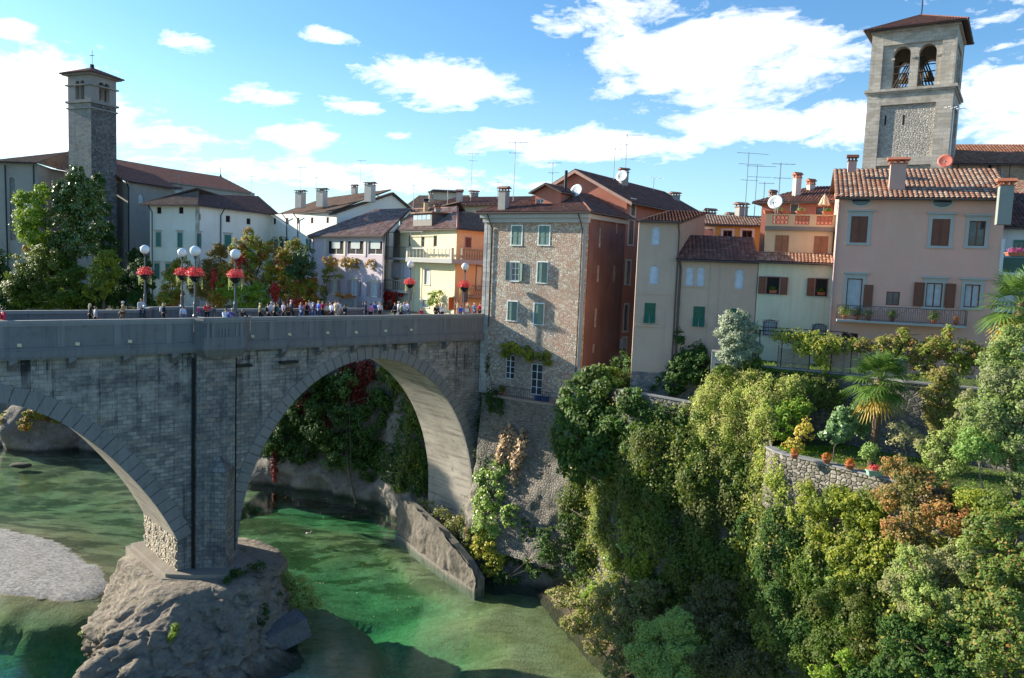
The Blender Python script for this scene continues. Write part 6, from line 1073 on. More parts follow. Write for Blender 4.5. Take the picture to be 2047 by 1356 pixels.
def plant(name, label, cat, blobs, mt, leaf=.16, cov=1.5, seed=1, group=None, trunk=None, tm=None, kind=None, part='foliage', stems=0, snap=None, **k):
    cs, rs = bl(blobs, snap if snap is not None else cat in ('creeper', 'moss', 'weeds')); P, Nn, S = leaf_cloud(cs, rs, leaf, cov, seed, **k); c = np.mean(np.array(cs), 0); zl = min(c_[2]-r_[2] for c_, r_ in zip(cs, rs))
    if kind == 'stuff': o = leaf_mesh(name, P, Nn, S, mt); return tag(o, label, cat, group, kind)
    base = trunk[0] if trunk else (c[0], c[1], zl); o = thing(name, label, cat, base, group); leaf_mesh(part, P, Nn, S, mt, o, seed=seed)
    tm = tm or M_BARK; mb = MB(); g = random.Random(seed)
    if trunk:
        b_, r_ = Vector(trunk[0]), trunk[1]; tgt = sorted([Vector(q) for q in cs], key=lambda v_: (v_-b_).length); top = b_+(Vector(c)-b_)*.75; mid = b_+(top-b_)*.5+V(g.uniform(-.2, .2), g.uniform(-.2, .2), 0); mb.tube([b_-V(0, 0, .4), mid, top], r_, 8, r_*.5)
        for q in tgt[:14]: s_ = b_+(top-b_)*g.uniform(.45, .95); m_ = (s_+q)/2+V(0, 0, .15*(q-s_).length); mb.tube([s_, m_, q+V(0, 0, .2)], r_*.38, 6, r_*.1)
        mb.build('trunk', tm, o)
    else:
        b_ = Vector((c[0], c[1], zl-.2))
        for q, q2 in list(zip(cs, cs[1:]))[:14]: mb.tube([V(*q)-V(0, 0, .1), (V(*q)+V(*q2))/2, V(*q2)-V(0, 0, .1)], .03, 4)
        for q, r in list(zip(cs, rs))[:10]:
            for j in range(max(1, stems or 2)): e_ = Vector(q)+V(g.uniform(-.6, .6)*r[0], g.uniform(-.6, .6)*r[1], g.uniform(0, .7)*r[2]); s_ = V(q[0], q[1], q[2]-min(.3, r[2]*.5)); mb.tube([s_, (s_+e_)/2+V(g.uniform(-.1, .1), 0, .1), e_], .05, 5, .012)
        mb.build('stems', tm, o)
    return o
M_BARK = rock('bark', (.10, .08, .06), (.15, .12, .09), (.07, .055, .045), 2., .8, bd=.04); M_PBARK = rock('pale_bark', (.36, .31, .24), (.44, .38, .30), (.28, .24, .19), 2., .5, bd=.03)
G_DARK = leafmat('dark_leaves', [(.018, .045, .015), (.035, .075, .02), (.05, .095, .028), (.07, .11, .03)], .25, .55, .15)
G_MAG = leafmat('glossy_leaves', [(.045, .075, .02), (.07, .11, .028), (.10, .14, .038), (.14, .17, .045)], .15, .28, .7)
G_MID = leafmat('mid_green_leaves', [(.045, .085, .018), (.07, .12, .025), (.10, .155, .03), (.14, .17, .04)], .38, clump=(.11, .12, .03))
G_BRIGHT = leafmat('bright_leaves', [(.08, .15, .022), (.13, .21, .03), (.20, .26, .045), (.24, .25, .05)], .42)
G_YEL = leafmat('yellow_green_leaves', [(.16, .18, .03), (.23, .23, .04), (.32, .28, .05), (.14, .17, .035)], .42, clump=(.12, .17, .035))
G_GOLD = leafmat('golden_creeper_leaves', [(.20, .23, .055), (.28, .29, .08), (.38, .35, .14), (.16, .21, .045), (.48, .43, .24)], .4, clump=(.32, .28, .10), cs=1.3)
G_AUT = leafmat('autumn_leaves', [(.10, .15, .025), (.15, .20, .03), (.24, .24, .035), (.30, .17, .035), (.12, .18, .03)], .4, clump=(.36, .09, .035), cs=.75, ct=.475)
G_RED = leafmat('red_creeper_leaves', [(.30, .015, .02), (.42, .025, .03), (.22, .02, .015), (.5, .06, .04)], .28)
G_ORG = leafmat('orange_shrub_leaves', [(.34, .13, .05), (.42, .19, .07), (.24, .14, .05), (.15, .15, .04), (.38, .12, .06)], .38, clump=(.14, .15, .045), cs=.55)
G_OLIVE = leafmat('olive_leaves', [(.13, .16, .10), (.19, .22, .14), (.26, .29, .20), (.10, .13, .07)], .25, .45, .4)
G_GREY = leafmat('grey_green_leaves', [(.16, .19, .07), (.21, .24, .09), (.27, .29, .12), (.13, .17, .06)], .35, clump=(.22, .20, .10), cs=.8)
G_CONI = leafmat('conifer_needles', [(.14, .14, .035), (.20, .18, .05), (.10, .12, .03), (.25, .20, .07)], .25, clump=(.20, .14, .05), cs=2.)
G_DRY = leafmat('dry_twigs', [(.34, .24, .14), (.28, .19, .11), (.42, .31, .19), (.22, .15, .09)], .2)
G_FLR = leafmat('red_flowers', [(.72, .04, .04), (.85, .10, .09), (.62, .02, .03), (.9, .2, .16)], .25); G_FLO = leafmat('orange_flowers', [(.75, .16, .04), (.6, .08, .03), (.2, .2, .04), (.12, .16, .03)], .3); G_MOSSY = leafmat('hanging_grey_foliage', [(.34, .34, .20), (.42, .40, .27), (.28, .30, .16)], .4)
# --- ivy and brambles covering the whole right bank
def bank_cover(name, n, s0, s1, t0, leaf, mt, seed, thr, lift=.35, fr=.35):
    g = np.random.default_rng(seed); V0 = BANKV; f = BANKF; c = V0[f].mean(1); a = np.linalg.norm(np.cross(V0[f[:, 1]]-V0[f[:, 0]], V0[f[:, 3]]-V0[f[:, 0]]), axis=1); nm = np.cross(V0[f[:, 1]]-V0[f[:, 0]], V0[f[:, 3]]-V0[f[:, 0]]); nm /= np.linalg.norm(nm, axis=1)[:, None]+1e-9
    nm *= np.sign((nm*(np.array([0, 0, 28])-c)).sum(1))[:, None]; col_ = np.repeat(BANKS, 47)[:len(f)]; ok = (col_ > s0) & (col_ < s1) & (c[:, 2] > t0) & (fbm(c, fr, 4, seed) > thr); w_ = a*ok; i = g.choice(len(f), n, p=w_/w_.sum()); u, v = g.uniform(size=(n, 1)), g.uniform(size=(n, 1)); q = V0[f[i]]
    P = (q[:, 0]*(1-u)+q[:, 1]*u)*(1-v)+(q[:, 3]*(1-u)+q[:, 2]*u)*v; b_ = fbm(P, 1.1, 3, seed+1)[:, None]; P = P+nm[i]*(.1+lift*g.uniform(0, 1, (n, 1))*(1+2.2*np.clip(b_, 0, 1))); o = leaf_mesh(name, P, nm[i]*.7+g.normal(size=(n, 3))*.5+np.array([-.35, -.2, .25]), np.full(n, leaf)*g.uniform(.6, 1.4, n), mt); o['kind'] = 'stuff'; return o
bank_cover('cliff_ivy', 110000, 14.2, 24, .9, .19, leafmat('ivy_cover', [(.05, .085, .02), (.085, .12, .03), (.12, .15, .035), (.17, .17, .045)], .32, clump=(.14, .16, .045), cs=.35), 501, -.16, .45)
bank_cover('cliff_brambles', 26000, 14.0, 24, .5, .17, leafmat('bramble_cover', [(.16, .19, .05), (.22, .24, .06), (.3, .28, .08), (.26, .16, .07)], .38), 502, .10, .7, .5)
bank_cover('shaded_bank_ground_ivy', 30000, 4.5, 9.3, 3.5, .3, G_DARK, 503, -.05, .5, .15); bank_cover('abutment_ground_ivy', 5000, 10.2, 14.2, 1.2, .2, G_DARK, 504, .02, .35, .4)
# --- beyond the bridge, left
def P3(px, py, Y): return tuple(atY(px, py, Y))
plant('magnolia_tree', 'large glossy dark magnolia in front of the church tower', 'tree', [(152, 400, 106, 38, 50), (152, 352, 106, 17, 22), (125, 440, 105, 32, 38), (182, 445, 105, 28, 42), (150, 490, 104, 46, 30), (128, 390, 106, 22, 28), (180, 390, 107, 22, 28)], G_MAG, .34, 1.5, 3, trunk=((P3(150, 600, 105)[0], 105, 20.5), .4), up=.1)
plant('light_green_tree', 'soft light green tree left of the magnolia before the church wall', 'tree', [(60, 425, 104, 30, 38), (42, 400, 104, 14, 20), (65, 465, 104, 32, 26), (84, 385, 105, 16, 18)], G_BRIGHT, .26, 1.3, 4, trunk=((P3(70, 600, 107)[0], 107, 20.5), .3))
plant('dark_cypress_mass', 'dark ivy covered tree against the church tower foot', 'tree', [(203, 430, 112, 20, 55), (208, 500, 111, 26, 44), (196, 372, 114, 14, 26)], G_DARK, .3, 1.5, 5, trunk=((P3(205, 600, 112)[0], 112, 20.5), .3))
plant('round_bush', 'big dark round shrub with sunlit left rim behind the parapet', 'shrub', [(95, 560, 101, 75, 55), (60, 585, 100, 50, 35), (140, 590, 100, 50, 35), (100, 520, 102, 40, 28)], G_MID, .24, 1.5, 6)
plant('left_edge_tree', 'dark green shrub at the left edge of the picture', 'shrub', [(5, 560, 102, 30, 45), (20, 600, 100, 40, 25), (-30, 540, 104, 40, 60)], G_DARK, .26, 1.5, 7)
plant('yellow_green_tree', 'small yellow green tree between the dark shrub and the first lamp', 'tree', [(208, 545, 99, 30, 32), (215, 515, 99, 22, 14), (195, 575, 98, 24, 25)], G_YEL, .24, 1.3, 8, trunk=((P3(208, 610, 98)[0], 98, 20.5), .18))
plant('laurel_hedge', 'dark green laurel shrubs at the foot of the church behind the bridge', 'shrub', [(240, 570, 104, 35, 30), (280, 560, 106, 25, 45), (250, 600, 101, 60, 18), (180, 600, 101, 50, 20), (275, 520, 110, 20, 24)], G_DARK, .25, 1.5, 9)
plant('pale_blossom_shrub', 'pale shrub with reddish top behind the dark round shrub', 'shrub', [(70, 498, 107, 25, 10), (105, 505, 106, 22, 12)], G_ORG, .2, 1.2, 10)
V_ = 'virginia creeper in autumn colours'
plant('creeper_mound', 'green and rust creeper mound between the two middle lamps', 'creeper', [(345, 575, 100, 22, 45), (360, 540, 100, 20, 25), (335, 600, 98, 20, 22)], G_AUT, .22, 1.5, 11)
plant('ivy_column', 'tall rounded column overgrown with dark rusty ivy before the white palace', 'creeper', [(432, 520, 101, 20, 32), (428, 570, 100, 32, 40), (400, 560, 100, 25, 35), (438, 500, 101, 13, 14)], leafmat('rust_ivy', [(.11, .10, .025), (.17, .14, .03), (.22, .10, .03), (.09, .11, .02)], .3), .2, 1.6, 12)
plant('creeper_tree', 'tall tree overgrown with red and yellow creeper in front of the white palace', 'tree', [(500, 500, 103, 28, 30), (495, 468, 104, 12, 14), (515, 545, 102, 32, 40), (475, 500, 103, 18, 22), (470, 530, 102, 12, 18), (535, 500, 103, 18, 18)], G_AUT, .24, 1.3, 13, trunk=((P3(510, 610, 102)[0], 102, 20.5), .25))
plant('bright_shrub', 'bright green shrub low beside the fourth lamp', 'shrub', [(490, 592, 97, 32, 22), (455, 575, 98, 25, 22), (520, 590, 98, 22, 24)], G_BRIGHT, .22, 1.3, 14)
plant('yellow_creeper', 'yellow green creeper with red tails left of the fourth lamp', 'creeper', [(448, 555, 99, 18, 28), (440, 590, 98, 22, 22)], leafmat('yellow_creeper_leaves', [(.20, .2, .03), (.3, .22, .035), (.36, .08, .03), (.15, .18, .03)], .4), .2, 1.3, 15)
plant('red_trailing_creeper', 'scarlet creeper tails hanging beside the lamps', 'creeper', [(425, 555, 97.5, 5, 18), (590, 605, 98, 20, 6), (478, 520, 101, 12, 8), (548, 585, 98, 8, 22)], G_RED, .2, 1.3, 16, droop=.8)
plant('mixed_shrubbery', 'green and rusty shrubbery between the palace and the lilac house', 'shrub', [(565, 540, 104, 25, 35), (590, 520, 105, 25, 40), (612, 560, 104, 20, 35), (600, 590, 102, 40, 25), (570, 575, 101, 25, 25)], G_AUT, .24, 1.4, 17)
plant('olive_shrub', 'grey green shrub beside the lilac house', 'shrub', [(607, 525, 103, 20, 35), (585, 555, 102, 18, 22)], leafmat('blue_green_leaves', [(.05, .09, .05), (.08, .13, .07), (.04, .07, .035)], .25), .22, 1.4, 18)
plant('thin_cypress', 'slim dark cypress before the white palace', 'tree', [(560, 500, 106, 4, 28), (560, 525, 106, 6, 25)], G_DARK, .16, 1.6, 19, trunk=((P3(560, 560, 106)[0], 106, 20.5), .1))
plant('window_box_flowers', 'long row of orange and green window boxes on the lilac house', 'flower box', [(660, 522, 105.5, 17, 11, .4), (690, 524, 104, 12, 10, .4), (712, 526, 103, 16, 10, .4), (745, 528, 100.5, 16, 10, .4)], leafmat('window_box_mix', [(.16, .2, .03), (.3, .28, .05), (.5, .12, .03), (.12, .17, .03)], .3), .2, 1.4, 20)
plant('wall_creeper', 'thin green creeper climbing the lilac wall from the road', 'creeper', [(650, 550, 106, 7, 18, .3), (646, 590, 106, 6, 25, .3), (662, 538, 105.5, 10, 6, .3), (672, 552, 105, 14, 3, .2)], G_YEL, .2, 1.2, 21, wisps=.05)
plant('doorway_creeper', 'red creeper around the glazed ground floor of the yellow house', 'creeper', [(775, 605, 101, 6, 25, .3), (795, 588, 99.5, 22, 4, .3), (773, 590, 101, 10, 8, .3), (786, 598, 100, 3, 12, .3)], G_RED, .18, 1.3, 22, wisps=.05)
plant('corner_climber', 'green climber on the corner of the yellow house', 'creeper', [(860, 600, 93.5, 6, 16, .3), (868, 590, 93, 8, 8, .3), (874, 604, 92.5, 5, 12, .3), (880, 586, 91.5, 6, 5, .3)], G_BRIGHT, .16, 1.1, 23, wisps=.05)
plant('balcony_geraniums', 'red geraniums on the small balcony of the lilac house', 'flower box', [(675, 589, 101.5, 7, 4, .3), (684, 592, 101, 6, 4, .3), (700, 592, 100.5, 12, 4, .3)], G_FLO, .16, 1.3, 24)
# --- far bank seen under the arches
plant('hanging_red_creeper', 'crimson creeper hanging down the shaded bank under the right arch', 'creeper', [(715, 760, 96, 22, 35), (735, 740, 97, 20, 20), (690, 800, 95, 18, 40), (600, 830, 94, 14, 20), (612, 800, 95, 18, 14), (545, 880, 95, 7, 18), (548, 925, 94.3, 4, 38), (640, 880, 94, 12, 16), (652, 850, 94, 12, 16), (618, 912, 93.5, 6, 6), (735, 815, 94, 16, 22), (530, 890, 94, 10, 18), (700, 730, 96.5, 24, 18), (725, 790, 95, 18, 30), (670, 780, 95.5, 12, 18)], leafmat('crimson_leaves', [(.10, .012, .012), (.20, .015, .02), (.06, .05, .015), (.27, .02, .03)], .28), .28, 1.4, 30, droop=1.)
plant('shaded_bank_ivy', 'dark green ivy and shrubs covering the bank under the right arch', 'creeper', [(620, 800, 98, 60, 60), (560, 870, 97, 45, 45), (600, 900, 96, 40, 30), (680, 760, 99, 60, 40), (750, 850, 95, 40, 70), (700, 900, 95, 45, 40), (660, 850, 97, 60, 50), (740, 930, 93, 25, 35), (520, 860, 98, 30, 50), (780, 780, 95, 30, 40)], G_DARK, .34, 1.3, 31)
plant('young_ash_tree', 'slender young tree with feathery leaves on the bank under the right arch', 'tree', [(695, 770, 92, 22, 28), (690, 830, 92, 26, 26), (680, 900, 91, 34, 22), (700, 925, 91, 26, 20), (660, 925, 91, 20, 14)], leafmat('ash_leaves', [(.06, .11, .05), (.09, .14, .07), (.05, .09, .04)], .35), .26, .8, 32, trunk=(tuple(atZ(712, 1000, .5)), .16), gap=.25)
plant('arch_ivy', 'green ivy curtain hanging on the inner side of the right arch', 'creeper', [(822, 790, 87, 14, 35), (835, 850, 86, 22, 45), (830, 920, 85, 28, 40), (845, 960, 84, 25, 35), (800, 760, 89, 22, 22), (775, 735, 90, 16, 12), (870, 860, 80, 10, 30), (880, 900, 79, 8, 14), (815, 965, 84, 22, 25)], G_MID, .26, 1.5, 33, droop=.5)
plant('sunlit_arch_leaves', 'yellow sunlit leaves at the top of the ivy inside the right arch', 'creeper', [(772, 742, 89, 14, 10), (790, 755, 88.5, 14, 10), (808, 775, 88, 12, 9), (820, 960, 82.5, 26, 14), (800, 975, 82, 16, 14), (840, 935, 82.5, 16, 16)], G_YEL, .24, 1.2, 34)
plant('bank_rock_bushes', 'brown and green bushes on the outcrop seen under the left arch', 'shrub', [(70, 828, 106, 26, 9), (50, 848, 105, 14, 14), (105, 835, 107, 26, 9), (20, 850, 108, 30, 25), (135, 850, 109, 20, 20), (80, 818, 110, 50, 10)], G_AUT, .28, 1.2, 35)
plant('bank_wall_creeper', 'green and brown creeper spilling over the concrete bank wall', 'creeper', [(845, 1012, 77.5, 26, 12), (880, 1035, 75, 24, 18), (915, 1060, 72, 24, 26), (940, 1095, 69.5, 20, 26), (895, 1080, 73.5, 12, 22)], leafmat('wall_creeper_mix', [(.11, .15, .04), (.18, .19, .06), (.24, .17, .09), (.14, .12, .06)], .35), .2, .9, 95, snap=False, gap=.25, droop=.5)
plant('wall_top_weeds', 'dry rust coloured weeds on top of the concrete bank wall', 'weeds', [(895, 1010, 76, 6, 16), (888, 1000, 77, 16, 7), (905, 1020, 74, 8, 8), (925, 1040, 72.5, 10, 10), (940, 1060, 71, 10, 14)], G_ORG, .18, .9, 36, gap=.3)
# --- cliff under the pebble house
plant('pale_cliff_shrub', 'large pale green and yellow leafed shrub hanging by the abutment', 'shrub', [(985, 990, 70.5, 30, 35), (975, 1050, 70, 34, 30), (1000, 940, 71, 25, 22), (960, 1010, 71, 18, 30), (1020, 1030, 70, 20, 25), (965, 955, 71.5, 16, 18)], leafmat('pale_leaves', [(.14, .20, .06), (.20, .26, .09), (.28, .33, .14), (.10, .16, .04)], .35, .35, .5), .26, 1.3, 40)
plant('yellow_cliff_shrub', 'yellow autumn shrub low at the water edge right of the concrete wall', 'shrub', [(975, 1095, 68.5, 32, 22), (985, 1130, 67.5, 22, 22), (965, 1075, 69, 22, 16), (1000, 1110, 68, 18, 18)], leafmat('lemon_leaves', [(.32, .30, .05), (.42, .34, .05), (.2, .24, .05), (.3, .2, .05)], .42), .22, 1.2, 41)
plant('dry_hanging_twigs', 'tangle of dry brown creeper stems hanging on the wall under the pebble house', 'creeper', [(1022, 880, 70.8, 20, 32, .5), (1010, 905, 70.8, 18, 28, .5), (1035, 920, 70.4, 16, 22, .5), (1045, 880, 70.2, 10, 16, .4), (1030, 950, 70, 10, 18, .4)], G_DRY, .34, .9, 42, gap=.2, droop=1., asp=.12)
plant('facade_vine', 'yellow green vine along the balcony wall of the pebble house', 'creeper', [(1020, 693, 71.8, 20, 9, .4), (1045, 700, 71.0, 22, 10, .4), (1062, 712, 70.5, 14, 11, .4), (1085, 712, 69.8, 14, 8, .4), (1010, 706, 72.1, 10, 7, .4), (1093, 722, 69.5, 8, 9, .4)], G_YEL, .18, 1.4, 43, wisps=.1)
plant('abutment_ivy', 'dark ivy hanging between the bridge and the pebble house', 'creeper', [(968, 700, 74.2, 8, 22, .5), (965, 760, 74, 10, 40, .5), (985, 800, 73, 14, 24, .5), (978, 730, 74, 7, 24, .5), (935, 690, 75, 8, 12, .4), (955, 860, 74, 6, 26, .4), (1000, 815, 72.4, 8, 14, .4)], G_DARK, .2, 1.3, 44, droop=.6)
plant('cliff_foot_shrubs', 'dark sparse shrubs on the shaded rocks below the big tree', 'shrub', [(1110, 1080, 64, 40, 40), (1160, 1130, 62, 40, 30), (1080, 1130, 65, 35, 25), (1010, 1155, 66.5, 30, 12), (1150, 1050, 64, 30, 30), (1060, 1060, 67, 20, 25)], G_DARK, .26, .8, 45, gap=.35)
# --- big tree and dark masses
plant('big_fig_tree', 'big dark green tree with a sunlit crown top beside the pebble house', 'tree', [(1195, 760, 61, 45, 28), (1160, 800, 60, 50, 42), (1230, 800, 60, 55, 45), (1190, 860, 59, 75, 55), (1140, 870, 60, 42, 45), (1250, 870, 59, 55, 50), (1200, 915, 58, 65, 40), (1290, 840, 60, 40, 35), (1150, 930, 59, 38, 30), (1230, 760, 61, 28, 22), (1200, 748, 60, 36, 18), (1270, 805, 59, 34, 28)], leafmat('fig_leaves', [(.035, .075, .02), (.055, .11, .03), (.085, .15, .04), (.13, .18, .05)], .35, clump=(.06, .10, .03)), .3, 1.4, 50, trunk=((8.2, 60, 12.5), .45))
plant('lower_wall_ivy', 'dark ivy spilling over the low wall below the grey houses', 'creeper', [(1290, 825, 54.5, 22, 16), (1330, 832, 53.6, 24, 18), (1370, 840, 52.6, 22, 18), (1255, 815, 55, 22, 16), (1400, 830, 51.6, 14, 16)], G_DARK, .2, 1.4, 93, snap=False, droop=.4)
plant('pale_hanging_creeper', 'pale leafed creeper hanging in tails from the big tree', 'creeper', [(1140, 925, 57.5, 14, 30), (1155, 960, 57, 14, 16), (1185, 970, 56.5, 10, 35), (1190, 1010, 56.5, 12, 22), (1215, 960, 56, 16, 16), (1185, 1045, 56.5, 6, 14), (1225, 990, 55.5, 10, 20)], leafmat('pale_green_leaves', [(.20, .28, .10), (.28, .34, .14), (.14, .2, .06)], .4, .35, .5), .24, 1.1, 51, droop=.8)
plant('dark_garden_shrub', 'rounded dark shrub against the foot of the grey houses', 'shrub', [(1385, 715, 57.5, 32, 30), (1360, 735, 57, 25, 30), (1400, 740, 56.5, 25, 30)], G_DARK, .2, 1.5, 52)
plant('dark_ivy_shrub', 'dark shrubs and ivy in the shaded garden under the grey tower house', 'shrub', [(1300, 735, 60, 25, 25), (1315, 700, 59.5, 14, 20), (1270, 745, 62, 28, 35), (1340, 765, 58, 35, 25), (1240, 725, 64, 18, 22), (1310, 770, 59, 35, 18), (1355, 675, 57.8, 10, 18)], G_DARK, .22, 1.3, 53)
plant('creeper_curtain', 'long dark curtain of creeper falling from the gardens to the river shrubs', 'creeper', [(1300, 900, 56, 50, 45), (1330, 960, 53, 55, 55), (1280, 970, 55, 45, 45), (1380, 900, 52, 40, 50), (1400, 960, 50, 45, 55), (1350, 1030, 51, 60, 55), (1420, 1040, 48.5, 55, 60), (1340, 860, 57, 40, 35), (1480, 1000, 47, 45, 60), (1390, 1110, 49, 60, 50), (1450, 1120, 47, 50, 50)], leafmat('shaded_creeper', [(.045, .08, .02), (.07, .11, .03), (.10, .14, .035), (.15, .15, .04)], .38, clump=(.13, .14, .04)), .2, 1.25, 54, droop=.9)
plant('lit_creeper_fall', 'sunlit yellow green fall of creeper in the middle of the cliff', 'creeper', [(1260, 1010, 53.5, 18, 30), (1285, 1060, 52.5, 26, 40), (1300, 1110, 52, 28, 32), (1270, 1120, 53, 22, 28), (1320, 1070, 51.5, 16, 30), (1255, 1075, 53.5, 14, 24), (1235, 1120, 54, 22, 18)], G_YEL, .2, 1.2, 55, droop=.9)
plant('mixed_cliff_creeper', 'mixed green creeper covering the rock edge right of the revetment', 'creeper', [(1150, 980, 60, 24, 40), (1165, 1050, 60, 26, 40), (1180, 1110, 58, 30, 34), (1130, 1010, 62, 18, 30), (1210, 1060, 56, 22, 40), (1345, 950, 54, 30, 30), (1300, 1000, 55, 26, 40), (1420, 930, 50, 30, 30), (1500, 950, 47, 30, 30), (1470, 930, 48, 26, 24)], leafmat('shaded_creeper', []), .2, 1.1, 90, droop=.8)
plant('pale_creeper_clump', 'pale green leafy clump low beside the creeper fall', 'creeper', [(1230, 1115, 53.5, 26, 18), (1250, 1090, 53.5, 16, 14), (1280, 1150, 52, 30, 14), (1245, 1050, 54, 10, 18)], leafmat('pale_green_leaves', [(.2, .28, .1)]), .22, 1.1, 56)
plant('yellow_leaf_creeper', 'yellow leafed creeper tail low on the cliff with bare rock beside it', 'creeper', [(1485, 1130, 44.5, 18, 40), (1500, 1180, 43.5, 22, 40), (1520, 1240, 43, 20, 35), (1475, 1150, 45, 14, 25), (1540, 1290, 42.5, 22, 30), (1470, 1090, 45.5, 14, 20)], leafmat('lemon_leaves', [(.3, .3, .05)]), .18, 1.1, 57, droop=.7)
plant('golden_creeper', 'great golden sunlit creeper cascading over the upper terrace corner', 'creeper', [(1440, 790, 47.8, 45, 35), (1415, 830, 47.5, 40, 38), (1460, 850, 46.8, 55, 45), (1500, 800, 47.8, 50, 35), (1545, 790, 47.8, 45, 30), (1500, 870, 46.5, 45, 35), (1430, 870, 47, 38, 28), (1590, 775, 47.6, 30, 20), (1540, 840, 47, 40, 35), (1400, 850, 48, 24, 22), (1520, 760, 48.8, 45, 14), (1450, 905, 46.6, 34, 20)], G_GOLD, .12, 1.5, 58, droop=.5, wisps=.3)
plant('golden_creeper_tail', 'smaller golden green creeper fall just left of the garden wall end', 'creeper', [(1530, 920, 44.6, 24, 24), (1555, 950, 44, 28, 30), (1570, 990, 43.6, 20, 30), (1520, 950, 44.8, 20, 18), (1590, 1020, 43.2, 16, 22)], leafmat('fresh_golden', [(.22, .24, .06), (.30, .29, .08), (.15, .2, .04), (.38, .34, .12)], .42), .15, 1.4, 59, droop=.7)
plant('green_bush', 'fresh green bush growing out of the golden creeper', 'shrub', [(1575, 830, 46.2, 28, 25), (1600, 815, 46.2, 22, 18), (1565, 860, 46, 22, 18)], G_BRIGHT, .15, 1.4, 60)
plant('yellow_twig_shrub', 'small shrub with orange yellow leaves above the garden wall end', 'shrub', [(1605, 870, 44.6, 14, 20), (1590, 890, 44.6, 16, 14), (1612, 850, 44.8, 8, 12)], leafmat('amber_leaves', [(.5, .34, .05), (.4, .3, .06), (.3, .28, .06)], .42), .16, .9, 61, gap=.2)
plant('terrace_edge_ivy', 'ivy topping the shaded retaining wall left of the palm', 'creeper', [(1640, 775, 47.2, 30, 16), (1670, 785, 46.8, 22, 20), (1610, 765, 47.8, 30, 12), (1650, 800, 47, 24, 14)], G_MID, .16, 1.4, 62, droop=.3)
plant('olive_tree', 'silver green olive tree in front of the grey houses', 'tree', [(1475, 665, 50.8, 34, 34), (1472, 640, 50.8, 26, 20), (1465, 700, 50.8, 30, 24), (1490, 700, 50.6, 26, 26), (1480, 720, 50.6, 28, 18)], G_OLIVE, .13, 1.5, 63, trunk=(tuple(V(14.9, 50.9, 22)), .14), asp=.3, wisps=.3)
plant('olive_skirt_bush', 'small green bush at the foot of the olive tree', 'shrub', [(1500, 728, 50, 22, 12), (1450, 742, 50, 18, 12), (1520, 742, 49.8, 22, 8)], G_MID, .14, 1.3, 64)
plant('pergola_vine', 'yellow green grape vine trained over a pergola before the cream house', 'vine', [(1590, 675, 49.5, 28, 12), (1625, 680, 49, 28, 16), (1660, 690, 48.4, 28, 14), (1640, 705, 48.4, 16, 18), (1600, 695, 48.9, 12, 14), (1690, 690, 48, 20, 10), (1560, 672, 50, 14, 7), (1650, 725, 48.3, 5, 14)], leafmat('vine_leaves', [(.2, .21, .04), (.3, .28, .06), (.13, .17, .03), (.36, .27, .07)], .42), .15, 1.2, 65, droop=.5)
plant('climbing_rose_hedge', 'long mixed climbing rose hedge on the terrace below the pink house', 'hedge', [(1720, 690, 47.6, 25, 12), (1770, 690, 47, 30, 18), (1820, 700, 46.4, 34, 22), (1870, 700, 45.8, 35, 22), (1920, 705, 45.2, 35, 22), (1960, 712, 44.8, 25, 20), (1845, 740, 46, 20, 24), (1805, 668, 46.8, 7, 12), (1895, 668, 45.5, 4, 14), (1925, 735, 45, 22, 14)], leafmat('rose_hedge', [(.09, .13, .03), (.14, .18, .04), (.20, .21, .05), (.24, .14, .05)], .38, clump=(.25, .13, .06), cs=1.4), .14, 1.4, 66)
plant('oleander_tree', 'tall oleander with slender leaves left of the palm trunk', 'shrub', [(1680, 850, 43, 24, 26), (1700, 835, 43, 22, 24), (1665, 870, 43, 18, 18), (1725, 850, 43.4, 14, 26)], leafmat('oleander_leaves', [(.07, .12, .06), (.11, .17, .09), (.16, .22, .12)], .3, .4, .5), .2, 1.2, 67, asp=.25, trunk=(tuple(atZ(1665, 922, 18)), .05))
plant('standard_tree', 'small ball shaped standard tree on the garden lawn', 'tree', [(1738, 905, 41.2, 15, 12), (1738, 897, 41.2, 11, 8)], leafmat('pale_ball', [(.18, .24, .1), (.24, .3, .14), (.12, .17, .06)], .35), .12, 1.5, 68, trunk=(tuple(atZ(1743, 934, 18)), .035))
plant('conical_conifer', 'golden green conical conifer right of the palm', 'tree', [(1885, 765, 42.5, 26, 25), (1880, 800, 42.4, 34, 28), (1885, 835, 42.3, 28, 24), (1885, 748, 42.6, 17, 14), (1872, 815, 42, 22, 22), (1890, 855, 42, 20, 16)], G_CONI, .12, 1.7, 69, cl=.38, trunk=(tuple(V(23.4, 42.5, 18)), .12))
plant('dead_hydrangea', 'bare twiggy grey shrub on thin stems in the garden', 'shrub', [(1795, 862, 41.4, 24, 18), (1820, 870, 41.6, 22, 16), (1790, 880, 41.3, 18, 10)], leafmat('sparse_yellow', [(.35, .3, .16), (.42, .36, .22), (.2, .2, .06)], .3), .1, .45, 70, gap=.2, trunk=(tuple(atZ(1806, 925, 18)), .045), tm=M_PBARK)
plant('right_edge_shrub', 'big grey green shrub filling the right edge above the garden', 'tree', [(2010, 770, 37, 45, 60), (2040, 700, 37.5, 45, 50), (1985, 840, 36.5, 50, 45), (2030, 870, 36, 50, 60), (1960, 860, 37.5, 35, 35), (2060, 800, 36, 50, 60), (1990, 720, 38, 25, 30), (2050, 950, 35.5, 35, 30)], leafmat('grey_shrub', [(.10, .13, .05), (.15, .18, .08), (.20, .23, .11), (.08, .11, .04)], .35, clump=(.17, .18, .09)), .13, 1.2, 71, trunk=((24.5, 36.5, 18), .2))
